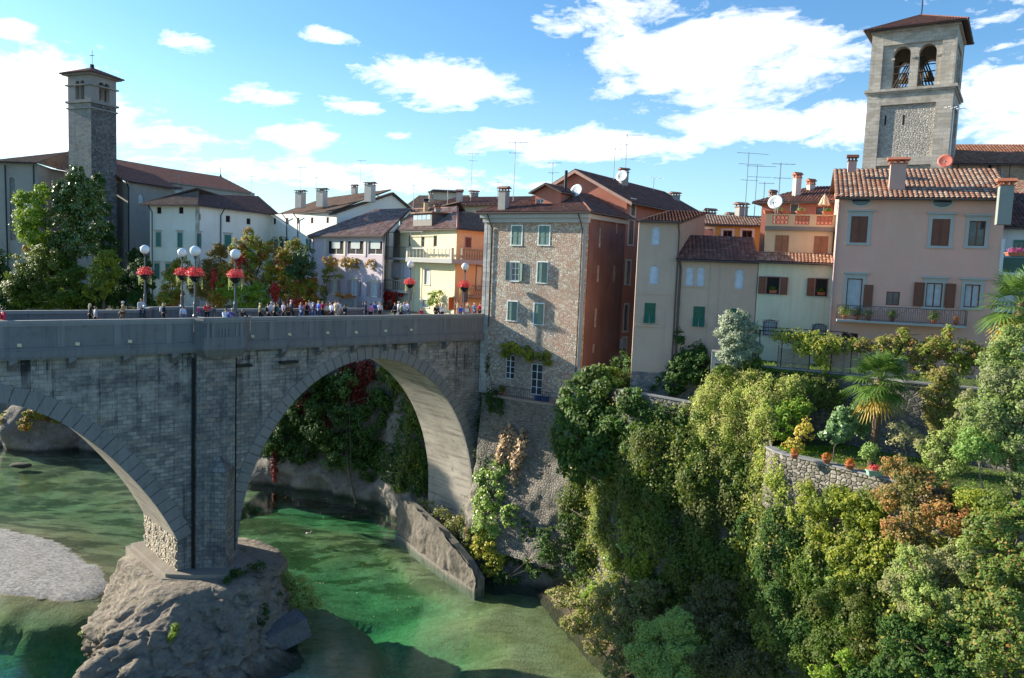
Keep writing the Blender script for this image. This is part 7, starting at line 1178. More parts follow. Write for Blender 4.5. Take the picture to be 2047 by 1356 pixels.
plant('light_willow_shrub', 'light green feathery shrub with pale forked stems at the right', 'shrub', [(1950, 885, 36.2, 30, 26), (1975, 905, 36, 28, 22), (1930, 900, 36.4, 18, 16)], leafmat('soft_green', [(.13, .2, .07), (.18, .26, .1), (.1, .16, .05)], .4), .12, 1.1, 72, trunk=(tuple(atZ(1975, 985, 18)), .05), tm=M_PBARK)
plant('brown_green_shrub', 'loose olive brown shrub between the conifer and the right edge', 'shrub', [(1890, 890, 38, 34, 34), (1900, 930, 37.6, 34, 28), (1870, 915, 38, 24, 22), (1850, 895, 38.6, 20, 16), (1940, 800, 38.5, 24, 26), (1920, 850, 38.3, 26, 22)], G_GREY, .11, .95, 73)
plant('orange_shrub', 'orange brown autumn shrub leaning over the garden wall', 'shrub', [(1790, 935, 37.6, 30, 18), (1830, 955, 37, 40, 22), (1870, 980, 36.5, 40, 25), (1800, 985, 37, 34, 22), (1850, 1020, 36.2, 45, 30), (1900, 1030, 35.5, 40, 32), (1795, 1055, 36.4, 30, 22), (1830, 1075, 36, 38, 24), (1940, 1060, 35, 35, 30), (1780, 1000, 37.5, 18, 18), (1760, 985, 38, 20, 12)], G_ORG, .13, 1.1, 74, cl=.3)
plant('wall_foot_creeper', 'sunny yellow green creeper billowing below the garden wall', 'creeper', [(1665, 1000, 40.5, 38, 22), (1700, 1018, 39.8, 40, 32), (1650, 1050, 40.3, 38, 38), (1720, 1080, 38.8, 38, 38), (1690, 1110, 38.8, 40, 32), (1640, 1090, 40, 30, 32), (1740, 1030, 39, 26, 26), (1620, 1010, 41.3, 22, 18), (1750, 1130, 37.8, 32, 28), (1740, 990, 39.2, 24, 14), (1610, 985, 42, 16, 22), (1680, 985, 40.6, 26, 10), (1720, 1000, 39.7, 26, 10), (1770, 1000, 38.4, 22, 14)], G_YEL, .14, 1.35, 75, droop=.4)
plant('grey_willow_mass', 'large soft grey green shrub in the middle of the lower right slope', 'shrub', [(1830, 1130, 34.8, 55, 40), (1890, 1160, 34, 55, 42), (1800, 1170, 34.8, 40, 34), (1860, 1210, 33.6, 52, 40), (1920, 1110, 34, 40, 34), (1920, 1220, 33, 40, 36)], G_GREY, .11, 1.15, 76)
plant('green_slope_creeper', 'deep green creeper sheet on the slope right of the dark cleft', 'creeper', [(1640, 1140, 39.5, 45, 40), (1680, 1190, 38.5, 50, 42), (1640, 1220, 39, 45, 42), (1720, 1230, 37.2, 42, 42), (1680, 1280, 37.2, 48, 42), (1600, 1170, 40.5, 34, 42), (1740, 1180, 37.5, 32, 32), (1730, 1300, 36.3, 42, 44), (1640, 1320, 37.5, 50, 44)], G_MID, .13, 1.35, 77, droop=.5)
plant('dark_cleft_ivy', 'dark ivy in the shaded cleft below the wall bastion', 'creeper', [(1560, 1060, 43.5, 36, 45), (1540, 1130, 43.3, 36, 45), (1580, 1120, 42, 34, 45), (1560, 1200, 42, 36, 42), (1600, 1080, 42, 26, 36), (1510, 1060, 45, 34, 40), (1600, 1270, 40.5, 42, 40)], G_DARK, .15, 1.3, 78, droop=.7)
plant('rust_green_bushes', 'bushes of green and rust leaves filling the lower right corner', 'shrub', [(1980, 1060, 33.5, 45, 40), (2030, 1120, 32.5, 45, 42), (1980, 1150, 33, 40, 40), (2020, 1210, 31.8, 45, 42), (1960, 1230, 32.4, 42, 42), (2030, 1290, 31, 45, 45), (1960, 1310, 31.5, 45, 42), (2045, 1040, 33.5, 35, 36)], leafmat('rust_green_mix', [(.07, .12, .03), (.11, .17, .05), (.17, .2, .06), (.30, .14, .05)], .38, clump=(.13, .18, .05), cs=1.1), .14, 1.15, 79)
plant('slope_fill_creeper', 'yellow green creeper filling the gaps of the right slope', 'creeper', [(1780, 1090, 37, 30, 30), (1760, 1060, 38, 26, 24), (1700, 1160, 38.5, 30, 30), (1940, 1000, 35.5, 30, 24), (1990, 1010, 34.5, 34, 22), (1770, 1220, 36, 30, 30), (1590, 1130, 42, 24, 34)], G_YEL, .14, 1.2, 91, droop=.4)
plant('dark_bottom_bushes', 'dark undergrowth at the bottom right edge of the slope', 'shrub', [(1800, 1270, 33.8, 48, 36), (1860, 1310, 32.8, 50, 42), (1790, 1330, 34, 44, 36), (1900, 1280, 32.5, 36, 34), (1910, 1350, 31.8, 44, 32), (1740, 1360, 35.5, 46, 28)], G_DARK, .14, 1.2, 80)
plant('low_bright_bush', 'bright fern like bush at the very bottom edge', 'shrub', [(1650, 1345, 36.2, 32, 14), (1690, 1320, 36.2, 18, 18)], G_BRIGHT, .13, 1.2, 81)
# --- shore bushes
plant('shore_willow', 'round soft willow bush at the bottom centre on the shore', 'shrub', [(1320, 1280, 46, 48, 42), (1350, 1250, 46, 42, 36), (1300, 1320, 45, 50, 36), (1370, 1310, 45, 44, 42), (1330, 1350, 44.5, 60, 30)], leafmat('willow_leaves', [(.24, .27, .10), (.30, .33, .13), (.36, .39, .18), (.17, .21, .07)], .35), .12, 1.4, 82, wisps=.3)
plant('tangled_shore_bush', 'tangled olive and brown bush on the shore left of the willow', 'shrub', [(1180, 1210, 55, 48, 26), (1230, 1190, 54, 45, 30), (1270, 1220, 52, 45, 30), (1160, 1245, 55, 40, 22), (1220, 1250, 53, 40, 30), (1250, 1280, 51, 30, 24), (1300, 1180, 52, 40, 22), (1130, 1200, 58, 26, 16), (1150, 1250, 55.5, 24, 16), (1190, 1290, 53, 26, 18), (1225, 1330, 51, 26, 20), (1115, 1185, 60, 24, 12)], leafmat('tangle', [(.18, .19, .07), (.26, .23, .09), (.12, .14, .05), (.30, .24, .14)], .35, clump=(.25, .19, .10), cs=1.2), .16, .95, 83)
plant('green_shore_bush', 'fresh green low shrub left end of the shore', 'shrub', [(1195, 1180, 55.5, 26, 18), (1175, 1195, 56, 20, 12), (1165, 1235, 55.5, 16, 14)], G_BRIGHT, .17, 1.2, 84)
plant('dark_shore_undergrowth', 'dark undergrowth behind the shore willow at the cliff foot', 'shrub', [(1440, 1190, 46.5, 50, 36), (1400, 1230, 46.5, 40, 30), (1460, 1270, 44.5, 46, 34), (1420, 1320, 44, 46, 30), (1500, 1330, 42, 46, 28)], leafmat('shaded_brown', [(.07, .08, .03), (.11, .10, .04), (.16, .11, .06), (.06, .09, .03)], .25), .15, 1.1, 85)
plant('rock_shrub', 'pale leaved shrub on the right shoulder of the pier rock', 'shrub', [(585, 1165, 58.6, 24, 16), (605, 1185, 58, 22, 18), (565, 1150, 58.8, 16, 12), (625, 1205, 57.6, 18, 12), (595, 1205, 57.5, 26, 16)], leafmat('pale_rock_leaves', [(.26, .29, .12), (.34, .36, .17), (.18, .2, .07), (.4, .4, .2)], .4), .14, 1.1, 86, wisps=.3)
plant('rock_moss', 'green moss and weeds hanging on the shaded right side of the pier rock', 'moss', [(515, 1130, 56.5, 16, 9), (480, 1145, 55.2, 20, 7), (540, 1140, 58, 18, 8), (545, 1190, 56, 16, 20), (520, 1230, 54, 20, 22), (455, 1160, 54.3, 12, 6)], G_DARK, .12, 1.0, 87, gap=.3)
plant('rock_tuft', 'small bright plant tuft on the shaded face of the pier rock', 'weeds', [(345, 1272, 49.5, 6, 8), (352, 1255, 50, 8, 6)], G_BRIGHT, .1, 1.1, 88)
plant('sunlit_rock_weeds', 'thin grass tufts on the sunlit side of the pier rock', 'weeds', [(245, 1225, 53.5, 12, 6), (225, 1240, 53.2, 8, 5), (202, 1240, 54, 4, 5), (165, 1268, 52, 6, 4)], G_GREY, .1, .5, 89, gap=.4)

# ---- palms
def palm(name, label, base, ztop, rcrown, n, seed, ny, group=None):
    o = thing(name, label, 'palm', base, group); g = random.Random(seed); b_ = V(*base); t_ = V(b_.x+.1, b_.y, ztop); mb = MB(); mb.tube([b_+(t_-b_)*(i/12)+V(0, 0, -.3 if i == 0 else 0) for i in range(13)], .22, 9, .15); mb.build('trunk', rock('palm_trunk', (.12, .08, .05), (.18, .12, .08), (.07, .05, .035), 3., 1., bd=.06), o)
    g2 = np.random.default_rng(seed); q = g2.normal(size=(900, 3)); q /= np.linalg.norm(q, axis=1)[:, None]; P = np.array(t_)+q*np.array([.3, .3, .75])*g2.uniform(.6, 1.1, (900, 1))+np.array([0, 0, -.5]); leaf_mesh('trunk_fibre', P, q+[0, 0, -.2], np.full(900, .3), leafmat('palm_fibre', [(.26, .18, .10), (.18, .12, .07), (.34, .25, .15)], .1), o, asp=.1)
    def fronds(k0, k1, mt, nm):
        mb = MB()
        for i in range(k0, k1):
            f = i/n; az_ = i*2.399+g.uniform(-.2, .2); el_ = R(82)-f*R(152)+g.uniform(-.12, .12); pl_ = rcrown*.50*g.uniform(.8, 1.1); d = V(math.cos(az_)*math.cos(el_), math.sin(az_)*math.cos(el_), math.sin(el_)); h = V(-math.sin(az_), math.cos(az_), 0); e = t_+d*pl_-V(0, 0, .06*pl_)
            mb.tube([t_, t_+d*pl_*.55+V(0, 0, .04), e], .022, 4, .015); dd = (d-V(0, 0, .18)).normalized(); up = h.cross(dd).normalized(); L = rcrown*.55*g.uniform(.85, 1.1)
            for j in range(-8, 9):
                a = j*R(12.5); v = (dd*math.cos(a)+h*math.sin(a)); l_ = L*(1-.3*abs(j)/8); wv = (h*math.cos(a)-dd*math.sin(a))*.05; p1 = e+v*l_*.55-V(0, 0, .03); p2 = e+v*l_-V(0, 0, .20*l_+g.uniform(0, .1)); up_ = up*.015
                mb.face([e-wv*.25, e+wv*.25, p1+wv+up_, p1-wv+up_]); mb.face([p1-wv+up_, p1+wv+up_, p2+wv*.15, p2-wv*.15])
        mb.build(nm, mt, o)
    fronds(0, n-ny, leafmat('palm_green', [(.045, .09, .025), (.075, .13, .035), (.11, .17, .05), (.15, .2, .07)], .25, .3, .6), 'fronds'); fronds(n-ny, n, leafmat('palm_yellow', [(.34, .20, .03), (.40, .27, .045), (.26, .20, .04), (.16, .18, .04)], .3), 'yellow_fronds'); return o
pb = atZ(1742, 931, 18); palm('fan_palm', 'fan palm with yellowing lower fronds in the walled garden', (pb.x, pb.y, 17.9), atY(1757, 772, 41.2).z+.2, 2.15, 50, 3, 9)
pb2 = atY(2036, 640, 41.5); palm('fan_palm', 'taller fan palm with a shaggy dry skirt at the right edge', (pb2.x, pb2.y, 21.5), atY(2036, 612, 41.5).z, 2.6, 40, 5, 8)
# ---- garden details
def reed(px0, px1, pt, pb_, Y0, Y1, label):
    a, b = atY(px0, pb_, Y0), atY(px1, pb_, Y1); t = atY(px0, pt, Y0).z; o = thing('reed_screen', label, 'fence', a, 'grey slat screens under the pergola'); F = Fac(xy(a), b-a); L = math.hypot(b.x-a.x, b.y-a.y); mb = MB(); z0 = 22.05; n = int((t-z0)/.085)
    for i in range(n): F.box(mb, 0, L, z0+i*.085, z0+i*.085+.06, -.02, .02+.01*(i % 2))
    mb.build('slats', plain('weathered_slats', (.33, .29, .24), .85), o); mb = MB(); [F.box(mb, u_-.04, u_+.04, z0, t+.15, -.08, -.02) for u_ in (0.04, L/2, L-.04)]; mb.build('posts', M_LBROWN, o)
reed(1552, 1618, 695, 740, 50.6, 49.9, 'grey slat screen below the cream house, left of the vine hung doorway'); reed(1658, 1712, 695, 745, 49.0, 48.3, 'grey slat screen right of the vine hung doorway'); reed(1715, 1812, 700, 755, 48.2, 47.0, 'long grey slat screen half hidden behind the palm crown')
pg = thing('pergola', 'thin iron pergola carrying the grape vine before the cream house', 'pergola', tuple(atZ(1600, 740, 22))); mb = MB()
for px in (1515, 1560, 1617, 1660, 1700): p = atY(px, 735, 50.4-(px-1515)*.012); mb.tube([V(p.x, p.y, 22), V(p.x, p.y, 24.6)], .03, 5); mb.tube([V(p.x, p.y, 24.6), V(p.x+.5, p.y+2.2, 24.7)], .025, 4)
a, b = atY(1512, 680, 50.4), atY(1705, 690, 48.2); mb.tube([V(a.x, a.y, 24.6), V(b.x, b.y, 24.6)], .03, 5); mb.tube([V(a.x+.5, a.y+2, 24.7), V(b.x+.5, b.y+2, 24.7)], .03, 5); mb.build('frame', M_IRON, pg)
def pot(name, label, c, r, h, mt, flm, fr, seed, square=False, cat='flower pot', group=None, fh=1.):
    o = thing(name, label, cat, tuple(c), group); c = Vector(c); mb = MB()
    if square: mb.hexa([c+V(x*r*1.1, y*r*.5, 0) for x, y in ((-1, -1), (1, -1), (1, 1), (-1, 1))], [c+V(x*r*1.3, y*r*.6, h) for x, y in ((-1, -1), (1, -1), (1, 1), (-1, 1))]); mb.hexa([c+V(x*r*1.38, y*r*.68, h-.04) for x, y in ((-1, -1), (1, -1), (1, 1), (-1, 1))], [c+V(x*r*1.38, y*r*.68, h+.02) for x, y in ((-1, -1), (1, -1), (1, 1), (-1, 1))])
    else: mb.lathe(c, [(.01, 0), (r*.62, 0), (r*.92, h*.8), (r*1.02, h*.82), (r*1.04, h), (r*.9, h), (r*.85, h*.85), (.01, h*.85)], 16)
    mb.build('pot', mt, o, not square)
    if flm: g = np.random.default_rng(seed); n = int(260*fr*fr/.12)+60; q = g.normal(size=(n, 3)); q /= np.linalg.norm(q, axis=1)[:, None]; P = np.array(c)+[0, 0, h+fr*.55*fh]+q*g.uniform(.4, 1.1, (n, 1))*np.array([fr*(1.3 if square else 1), fr*.8, fr*.75*fh]); leaf_mesh('flowers', P, q+[0, 0, .4], np.full(n, .09), flm, o)
    return o
for i, (px, py, r_, fm_, lb, sq, mt_) in enumerate([(1652, 926, .24, G_FLO, 'round terracotta bowl of orange flowers on the garden wall bastion', False, M_TERRA), (1698, 938, .26, G_FLO, 'terracotta pot of orange marigolds in the middle of the garden wall', False, M_TERRA), (1748, 951, .30, G_FLR, 'pale green trough of bright red flowers on the garden wall', True, plain('mint_pot', (.25, .42, .32), .6)), (1588, 917, .22, G_FLO, 'small pot with reddish plant at the left end of the garden wall', False, M_TERRA)]):
    c = atZ(px, py, 18.16); pot('flower_pot', lb, c, r_, .26, mt_, fm_, .27, 200+i, sq, group='flower pots on the garden wall')
for i, (px, q_) in enumerate([(1537, 'beside the satellite dish'), (1556, 'right of the satellite dish'), (1571, 'before the door of the red house'), (1601, 'in the middle of the roof terrace'), (1655, 'under the closed parasol')]):
    u_ = F5.uz(px, 428)[0]; c = F5.at(u_, us2+.005, .1); pot('terrace_planter', 'terracotta planter on the roof terrace wall '+q_, c, .28, .2, M_TERRA, [None, G_GREY, None, G_GREY, G_MID][i], .25, 220+i, True, 'planter', 'terracotta planters on the roof terrace')
for i, (px, q_) in enumerate([(1084, 'nearer the french door'), (1099, 'at the right end')]):
    u_ = FST.uz(px, 792)[0]; c = FST.at(u_, 16.16, .7); pot('blue_planter', 'blue planter box on the pebble house balcony, '+q_, c, .27, .42, plain('blue_plastic', (.02, .05, .16), .5), None, .2, 230+i, True, 'planter', 'blue planter boxes')
c = FST.at(FST.uz(1012, 780)[0], 16.16, .7); pot('balcony_pot', 'leafy pot plant at the left end of the pebble house balcony', c, .25, .35, M_TERRA, G_MID, .45, 233)
for i, (px, q_, fm_) in enumerate([(1414, 'left', G_FLR), (1453, 'middle', G_FLR)]):
    p = atY(px, 489, 69.2); pot('geranium_box', 'red geranium box on the %s window of the yellow house' % q_, p, .35, .2, M_TERRA, fm_, .32, 240+i, True, 'flower box', 'red geranium boxes')
for i, (px, fr_, fm_, lb) in enumerate([(1686, .5, G_GREY, 'tall leafy pot plant at the left end of the iron balcony'), (1712, .42, G_MID, 'pot plant beside the balcony door of the pink house'), (1734, .35, G_GREY, 'pot plant below the single brown shutter'), (1781, .40, G_MID, 'bushy pot plant before the small square window'), (1864, .42, G_MID, 'spiky pot plant before the shuttered balcony window'), (1908, .22, G_FLO, 'small reddish pot plant at the right end of the iron balcony')]):
    c = FP.at(FP.uz(px, 640)[0], bz+.005, .55); pot('balcony_plant', lb, c, .17, .28, M_TERRA, fm_, fr_, 250+i, fh=1.25, group='pot plants on the iron balcony')
for i, px in enumerate((2024, 2038)): p = atY(px, 512, 47.2); pot('flower_trough', ('magenta flower trough on the upper white balcony, left one', 'magenta flower trough on the upper white balcony, right one')[i], p, .3, .18, M_TERRA, leafmat('magenta_flowers', [(.6, .05, .2), (.7, .1, .3), (.1, .17, .04)], .3), .26, 260+i, True, 'flower box', 'magenta flower troughs')
for i, (px, py, lb) in enumerate([(1545, 572, 'green pot plant in the left window of the cream house'), (1641, 576, 'green pot plant in the right window of the cream house')]):
    u_, z_ = FC.uz(px, py+14); pot('window_plant', lb, FC.at(u_, z_, -.06), .2, .18, M_TERRA, G_MID, .3, 270+i, True, 'planter', 'window plants of the cream house')
p = FSR2.at(FSR2.uz(1242, 687)[0]-.2, FSR2.uz(1242, 687)[1], .05)
ac = thing('wall_cabinet', 'small white barred window box on the red side wall near the ground', 'cabinet', tuple(p)); mb = MB(); FSR2.box(mb, FSR2.uz(1242, 687)[0]-.5, FSR2.uz(1242, 687)[0]+.3, p.z-.45, p.z+.45, .07, .4); mb.build('case', M_GSTONE, ac)
# marigold bed, grass
def stuff_leaves(name, label, pts, mt, leaf, n, h, seed):
    g = np.random.default_rng(seed); P = []
    pts = np.array(pts, float); 
    while len(P) < n:
        i = g.integers(len(pts)-2)+1; a, b = g.uniform(), g.uniform(); a, b = (1-a, 1-b) if a+b > 1 else (a, b); q = pts[0]+(pts[i]-pts[0])*a+(pts[i+1]-pts[0])*b; P.append([q[0], q[1], q[2]+g.uniform(0, h)])
    P = np.array(P); N_ = g.normal(size=P.shape)*.6+[0, 0, .6]; o = leaf_mesh(name, P, N_, np.full(n, leaf)*g.uniform(.6, 1.3, n), mt, asp=.4); o['kind'] = 'stuff'; return o
stuff_leaves('garden_grass', '', [(16, 43.4, 17.9), (17.5, 41.6, 17.9), (20.2, 38.2, 17.9), (24, 34.6, 17.9), (30, 33, 17.9), (29, 40, 17.9), (21, 47, 17.9), (16, 46, 17.9)], leafmat('lawn_blades', [(.08, .15, .025), (.12, .2, .03), (.17, .24, .05)], .35), .12, 16000, .12, 300)
stuff_leaves('marigolds', '', [(17.9, 41.2, 17.95), (18.6, 40.1, 17.95), (20.0, 38.5, 17.95), (20.8, 38.6, 17.95), (19.2, 41, 17.95)], G_FLO, .1, 900, .25, 301)
stuff_leaves('terrace_grass', '', [(13.8, 51.5, 22.), (16, 50, 22.), (20.6, 48.5, 22.), (26.5, 44.2, 22.), (34, 41, 22.), (30, 50, 22.), (16, 56, 22.)], leafmat('lawn_blades', [(.1, .2, .03)]), .12, 9000, .15, 302)
# ---- duck, floating leaves
dk = atZ(617, 1068, 0); d_ = thing('duck', 'small white and brown duck swimming in the green channel', 'duck', (dk.x, dk.y, 0)); mb = MB(); k = 10
mb.tube([dk+V(-.32, 0, .10), dk+V(-.22, 0, .09), dk+V(-.05, 0, .08), dk+V(.12, 0, .09), dk+V(.2, 0, .14), dk+V(.23, 0, .26), dk+V(.27, 0, .33), dk+V(.33, 0, .32)], .05, 8); [mb.lathe(dk+V(-.05, 0, .02), [(.02, -.04), (.13, -.02), (.17, .05), (.13, .13), (.02, .17)], 10, (1.6, .9))]; mb.build('body', plain('duck_plumage', (.45, .38, .30), .8), d_, True); mb = MB(); mb.tube([dk+V(.32, 0, .32), dk+V(.42, 0, .29)], .03, 6, .015); mb.build('bill', plain('bill_orange', (.6, .3, .05)), d_)
g = np.random.default_rng(5); n = 160; P = np.stack([g.uniform(-26, 0, n), g.uniform(50, 92, n), np.full(n, .012)], 1); o = leaf_mesh('floating_leaves', P, np.tile([0, 0, 1.], (n, 1))+g.normal(size=(n, 3))*.05, np.full(n, .14), leafmat('dead_leaves', [(.6, .5, .2), (.5, .35, .12), (.7, .65, .4)], .1)); o['kind'] = 'stuff'
# ---- lamps with flower baskets
def street_lamp(label, blabel, pos, ztop, zbask, seed, rg=.36, glabel=None):
    o = thing('street_lamp', label, 'street lamp', tuple(pos), 'globe street lamps on the bridge'); p = Vector(pos); mb = MB(); h = ztop-rg-p.z; mb.lathe(p, [(.17, 0), (.17, .12), (.12, .2), (.12, .95), (.075, 1.1), (.07, h*.5), (.05, h-.25), (.06, h-.2), (.1, h-.12), (.13, h), (.02, h)], 12); mb.build('pole', M_GREYM, o)
    mb = MB(); mb.lathe((p.x, p.y, ztop), [(rg*math.sin(math.pi*i/14)+1e-4, -rg*math.cos(math.pi*i/14)) for i in range(15)], 24); mb.build('globe', M_GLOBE, o, True)
    q = V(p.x, p.y, zbask); b_ = thing('flower_basket', blabel, 'flower basket', tuple(q), 'red flower baskets on the lamps'); mb = MB(); mb.lathe(q, [(.03, -.42), (.2, -.34), (.38, -.12), (.44, 0), (.42, .02), (.3, -.04), (.03, -.04)], 14); mb.build('bowl', M_IRON, b_)
    g = np.random.default_rng(seed); n = 620; d = g.normal(size=(n, 3)); d /= np.linalg.norm(d, axis=1)[:, None]; d[:, 2] = abs(d[:, 2]); P = np.array(q)+[0, 0, .05]+d*np.array([.60, .60, .60])*g.uniform(.4, 1.15, (n, 1)); leaf_mesh('flowers', P, d+g.normal(size=(n, 3))*.5, np.full(n, .13), G_FLR, b_)
    n = 260; a = g.choice([2.6, 3.4, 5.9, .4, 3.0], n)+g.normal(size=n)*.2; l = g.uniform(0, 1, n); P = np.array(q)+np.stack([np.cos(a)*.46, np.sin(a)*.46, -.05-l*g.choice([.35, .8, .6], n)], 1); leaf_mesh('trailing_foliage', P, g.normal(size=(n, 3))+[0, -.5, 0], np.full(n, .12), G_MOSSY, b_, asp=.3); return o
def on_bridge(px, o, z): F = Fac(B(0, o, 0), BD); s_, _ = F.uz(px, 620); return B(s_, o, z)
LAMPS = [(290, BALF[1][1]-.3, 23.55, 'globe lamp at the left end of the far balcony beside the sitting man', 499, 540), (364, BALF[2][1]-.3, 23.55, 'globe lamp at the right end of the far balcony', 505, 541), (390, -.78, 23.62, 'largest globe lamp on the left corner of the near balcony', 502, 543), (470, -.78, 23.62, 'globe lamp by the three people leaning on the near balcony', 508, 546), (818, OW+.2, 22.5, 'smallest globe lamp standing before the yellow corner house', 529, 559), (927, .9, 22.5, 'globe lamp nearest the pebble house', 533, 565)]
for i, (px, o_, z_, lb, gy_, by_) in enumerate(LAMPS):
    p = on_bridge(px, o_, z_); k_ = {0: (0, -8), 1: (0, 6)}.get(i, (0, 0)); zt_ = atY(px, gy_, p.y).z; zbk = atY(px, by_+10, p.y).z; street_lamp(lb, 'red flowers on the '+lb.replace('globe lamp', 'lamp').replace(' beside the sitting man', ''), p, zt_, zbk, 400+i, .36 if i < 4 else .34)
for px in (288,): p = on_bridge(px, BALF[1][1]-.3, 22.5); mb = MB(); mb.box(p+V(0, 0, .55), (.8, .8, 1.1), .8); mb.build('balcony_pier', M_COPE, br)
# ---- people
def skin_mesh(name, verts, edges, radii, sub=1):
    me = bpy.data.meshes.new(name); me.from_pydata(verts, edges, []); o = bpy.data.objects.new(name, me); COL.objects.link(o); md = o.modifiers.new('s', 'SKIN'); sk = me.skin_vertices[0].data if me.skin_vertices else None
    if sk is None: bpy.context.view_layer.objects.active = o; bpy.ops.object.modifier_add(type='SKIN'); sk = me.skin_vertices[0].data
    for i, r in enumerate(radii): sk[i].radius = r if isinstance(r, tuple) else (r, r)
    sk[0].use_root = True
    if sub: s_ = o.modifiers.new('sub', 'SUBSURF'); s_.levels = s_.render_levels = sub
    dg = bpy.context.evaluated_depsgraph_get(); m2 = bpy.data.meshes.new_from_object(o.evaluated_get(dg)); m2.name = name; bpy.data.objects.remove(o); m2.polygons.foreach_set('use_smooth', [True]*len(m2.polygons)); return m2
def proto(pose):
    lean = {'lean': .34, 'sit': .28}.get(pose, 0); hipz = .95; 
    def up(y, z): return (0, (z-hipz)*lean+y, hipz+(z-hipz)*math.cos(lean)) 
    pel, spi, che, nec, hb, hd, tp = up(0, .95), up(0, 1.15), up(.01, 1.36), up(0, 1.5), up(.015, 1.56), up(.02, 1.63), up(.015, 1.70)
    sh = lambda s: (s*.18, che[1]-.01, che[2]+.07)
    arms = {'stand': [(.23, .0, 1.14), (.24, .08, .90), (.24, .10, .82)], 'walk': [(.23, -.08, 1.15), (.22, .03, .93), (.22, .07, .85)], 'photo': [(.25, .12, 1.22), (.08, .28, 1.50), (.05, .27, 1.58)], 'lean': [(.25, .40, 1.16), (.12, .62, 1.10), (.05, .66, 1.10)], 'sit': [(.24, .26, 1.12), (.10, .40, .95), (.06, .44, .90)], 'fold': [(.25, .04, 1.16), (.06, .20, 1.16), (-.04, .20, 1.18)]}[pose]
    legs = {'walk': [((.1, .16, .50), (.1, .22, .08), (.1, .36, .04)), ((-.1, -.02, .50), (-.1, -.26, .14), (-.1, -.14, .03))], 'sit': [((.13, .44, .88), (.13, .46, .44), (.13, .60, .40)), ((-.13, .44, .86), (-.13, .40, .42), (-.13, .54, .38))]}.get(pose, [((.1, .01, .50), (.1, -.01, .08), (.1, .14, .04)), ((-.1, .01, .50), (-.11, -.01, .08), (-.12, .14, .04))])
    Vt = [pel, spi, che, nec, hb, hd, tp]; E_ = [(0, 1), (1, 2), (2, 3), (3, 4), (4, 5), (5, 6)]; Rr = [(.14, .10), (.125, .09), (.15, .10), .055, .06, (.078, .095), .05]
    Vt.append((0, hd[1]+.105, hd[2]-.02)); E_.append((5, 7)); Rr.append(.014)
    for s in (-1, 1): Vt.append((s*.088, hd[1]-.01, hd[2]-.01)); E_.append((5, len(Vt)-1)); Rr.append(.016)
    TV = [pel, spi, che, (nec[0], nec[1], nec[2]-.03)]; TE = [(0, 1), (1, 2), (2, 3)]; TR = [(.165, .125), (.15, .115), (.175, .125), .075]
    PV = [(0, pel[1], pel[2]+.02)]; PE = []; PR = [(.155, .12)]; SV = []
    for s in (-1, 1):
        a = arms if (s > 0 or pose not in ('photo',)) else [(.23, .0, 1.14), (.24, .08, .90), (.24, .10, .82)]
        if pose == 'walk' and s < 0: a = [(.23, .06, 1.15), (.22, .2, .95), (.22, .25, .88)]
        q = [sh(s)]+[(s*x, y, z) for x, y, z in a]; i0 = len(Vt); Vt += q; E_ += [(2, i0), (i0, i0+1), (i0+1, i0+2), (i0+2, i0+3)]; Rr += [.055, .04, .03, (.035, .02)]
        w_ = V(*q[3]); d = (V(*q[3])-V(*q[2])).normalized(); sd_ = d.cross(V(0, 0, 1) if abs(d.z) < .8 else V(0, 1, 0)).normalized(); pf = sd_.cross(d)
        for f, L in zip((-1.5, -.5, .5, 1.5), (.065, .08, .075, .06)): i1 = len(Vt); Vt += [tuple(w_+d*.035+sd_*f*.018), tuple(w_+d*(.035+L*.6)+sd_*f*.02), tuple(w_+d*(.035+L*.9)+sd_*f*.02+pf*.02)]; E_ += [(i0+3, i1), (i1, i1+1), (i1+1, i1+2)]; Rr += [.010, .009, .008]
        i1 = len(Vt); Vt += [tuple(w_+sd_*.035*s), tuple(w_+d*.035+sd_*.06*s)]; E_ += [(i0+3, i1), (i1, i1+1)]; Rr += [.011, .009]
        t0 = len(TV); e2 = V(*q[1])*.12+V(*q[2])*.88; TV += [q[0], q[1], tuple(e2)]; TE += [(2, t0), (t0, t0+1), (t0+1, t0+2)]; TR += [.075, .062, .048]
    for (kn, an, toe), s in zip(legs, (1, -1)):
        hp_ = (s*.09, pel[1], pel[2]-.04); i0 = len(Vt); Vt += [hp_, kn, an, toe]; E_ += [(0, i0), (i0, i0+1), (i0+1, i0+2), (i0+2, i0+3)]; Rr += [.09, .058, .04, .03]
        p0 = len(PV); an2 = tuple(V(*an)*.95+V(*kn)*.05); PV += [hp_, kn, an2]; PE += [(0, p0), (p0, p0+1), (p0+1, p0+2)]; PR += [.105, .075, .062]; SV.append((an, toe))
    out = dict(body=skin_mesh('body', Vt, E_, Rr), jacket=skin_mesh('jacket', TV, TE, TR), trousers=skin_mesh('trousers', PV, PE, PR))
    mb = MB(); [mb.box(((a[0]+t[0])/2, (a[1]+t[1])/2+.02, (a[2]+t[2])/2-.02), (.095, .27, .09)) for a, t in SV]; ob = mb.build('shoes', None); out['shoes'] = ob.data; bpy.data.objects.remove(ob)
    mb = MB(); [mb.lathe((s*.032, hd[1]+.085, hd[2]+.012), [(.001, -.012), (.012, 0), (.001, .012)], 6) for s in (-1, 1)]; ob = mb.build('eyes', None); out['eyes'] = ob.data; bpy.data.objects.remove(ob)
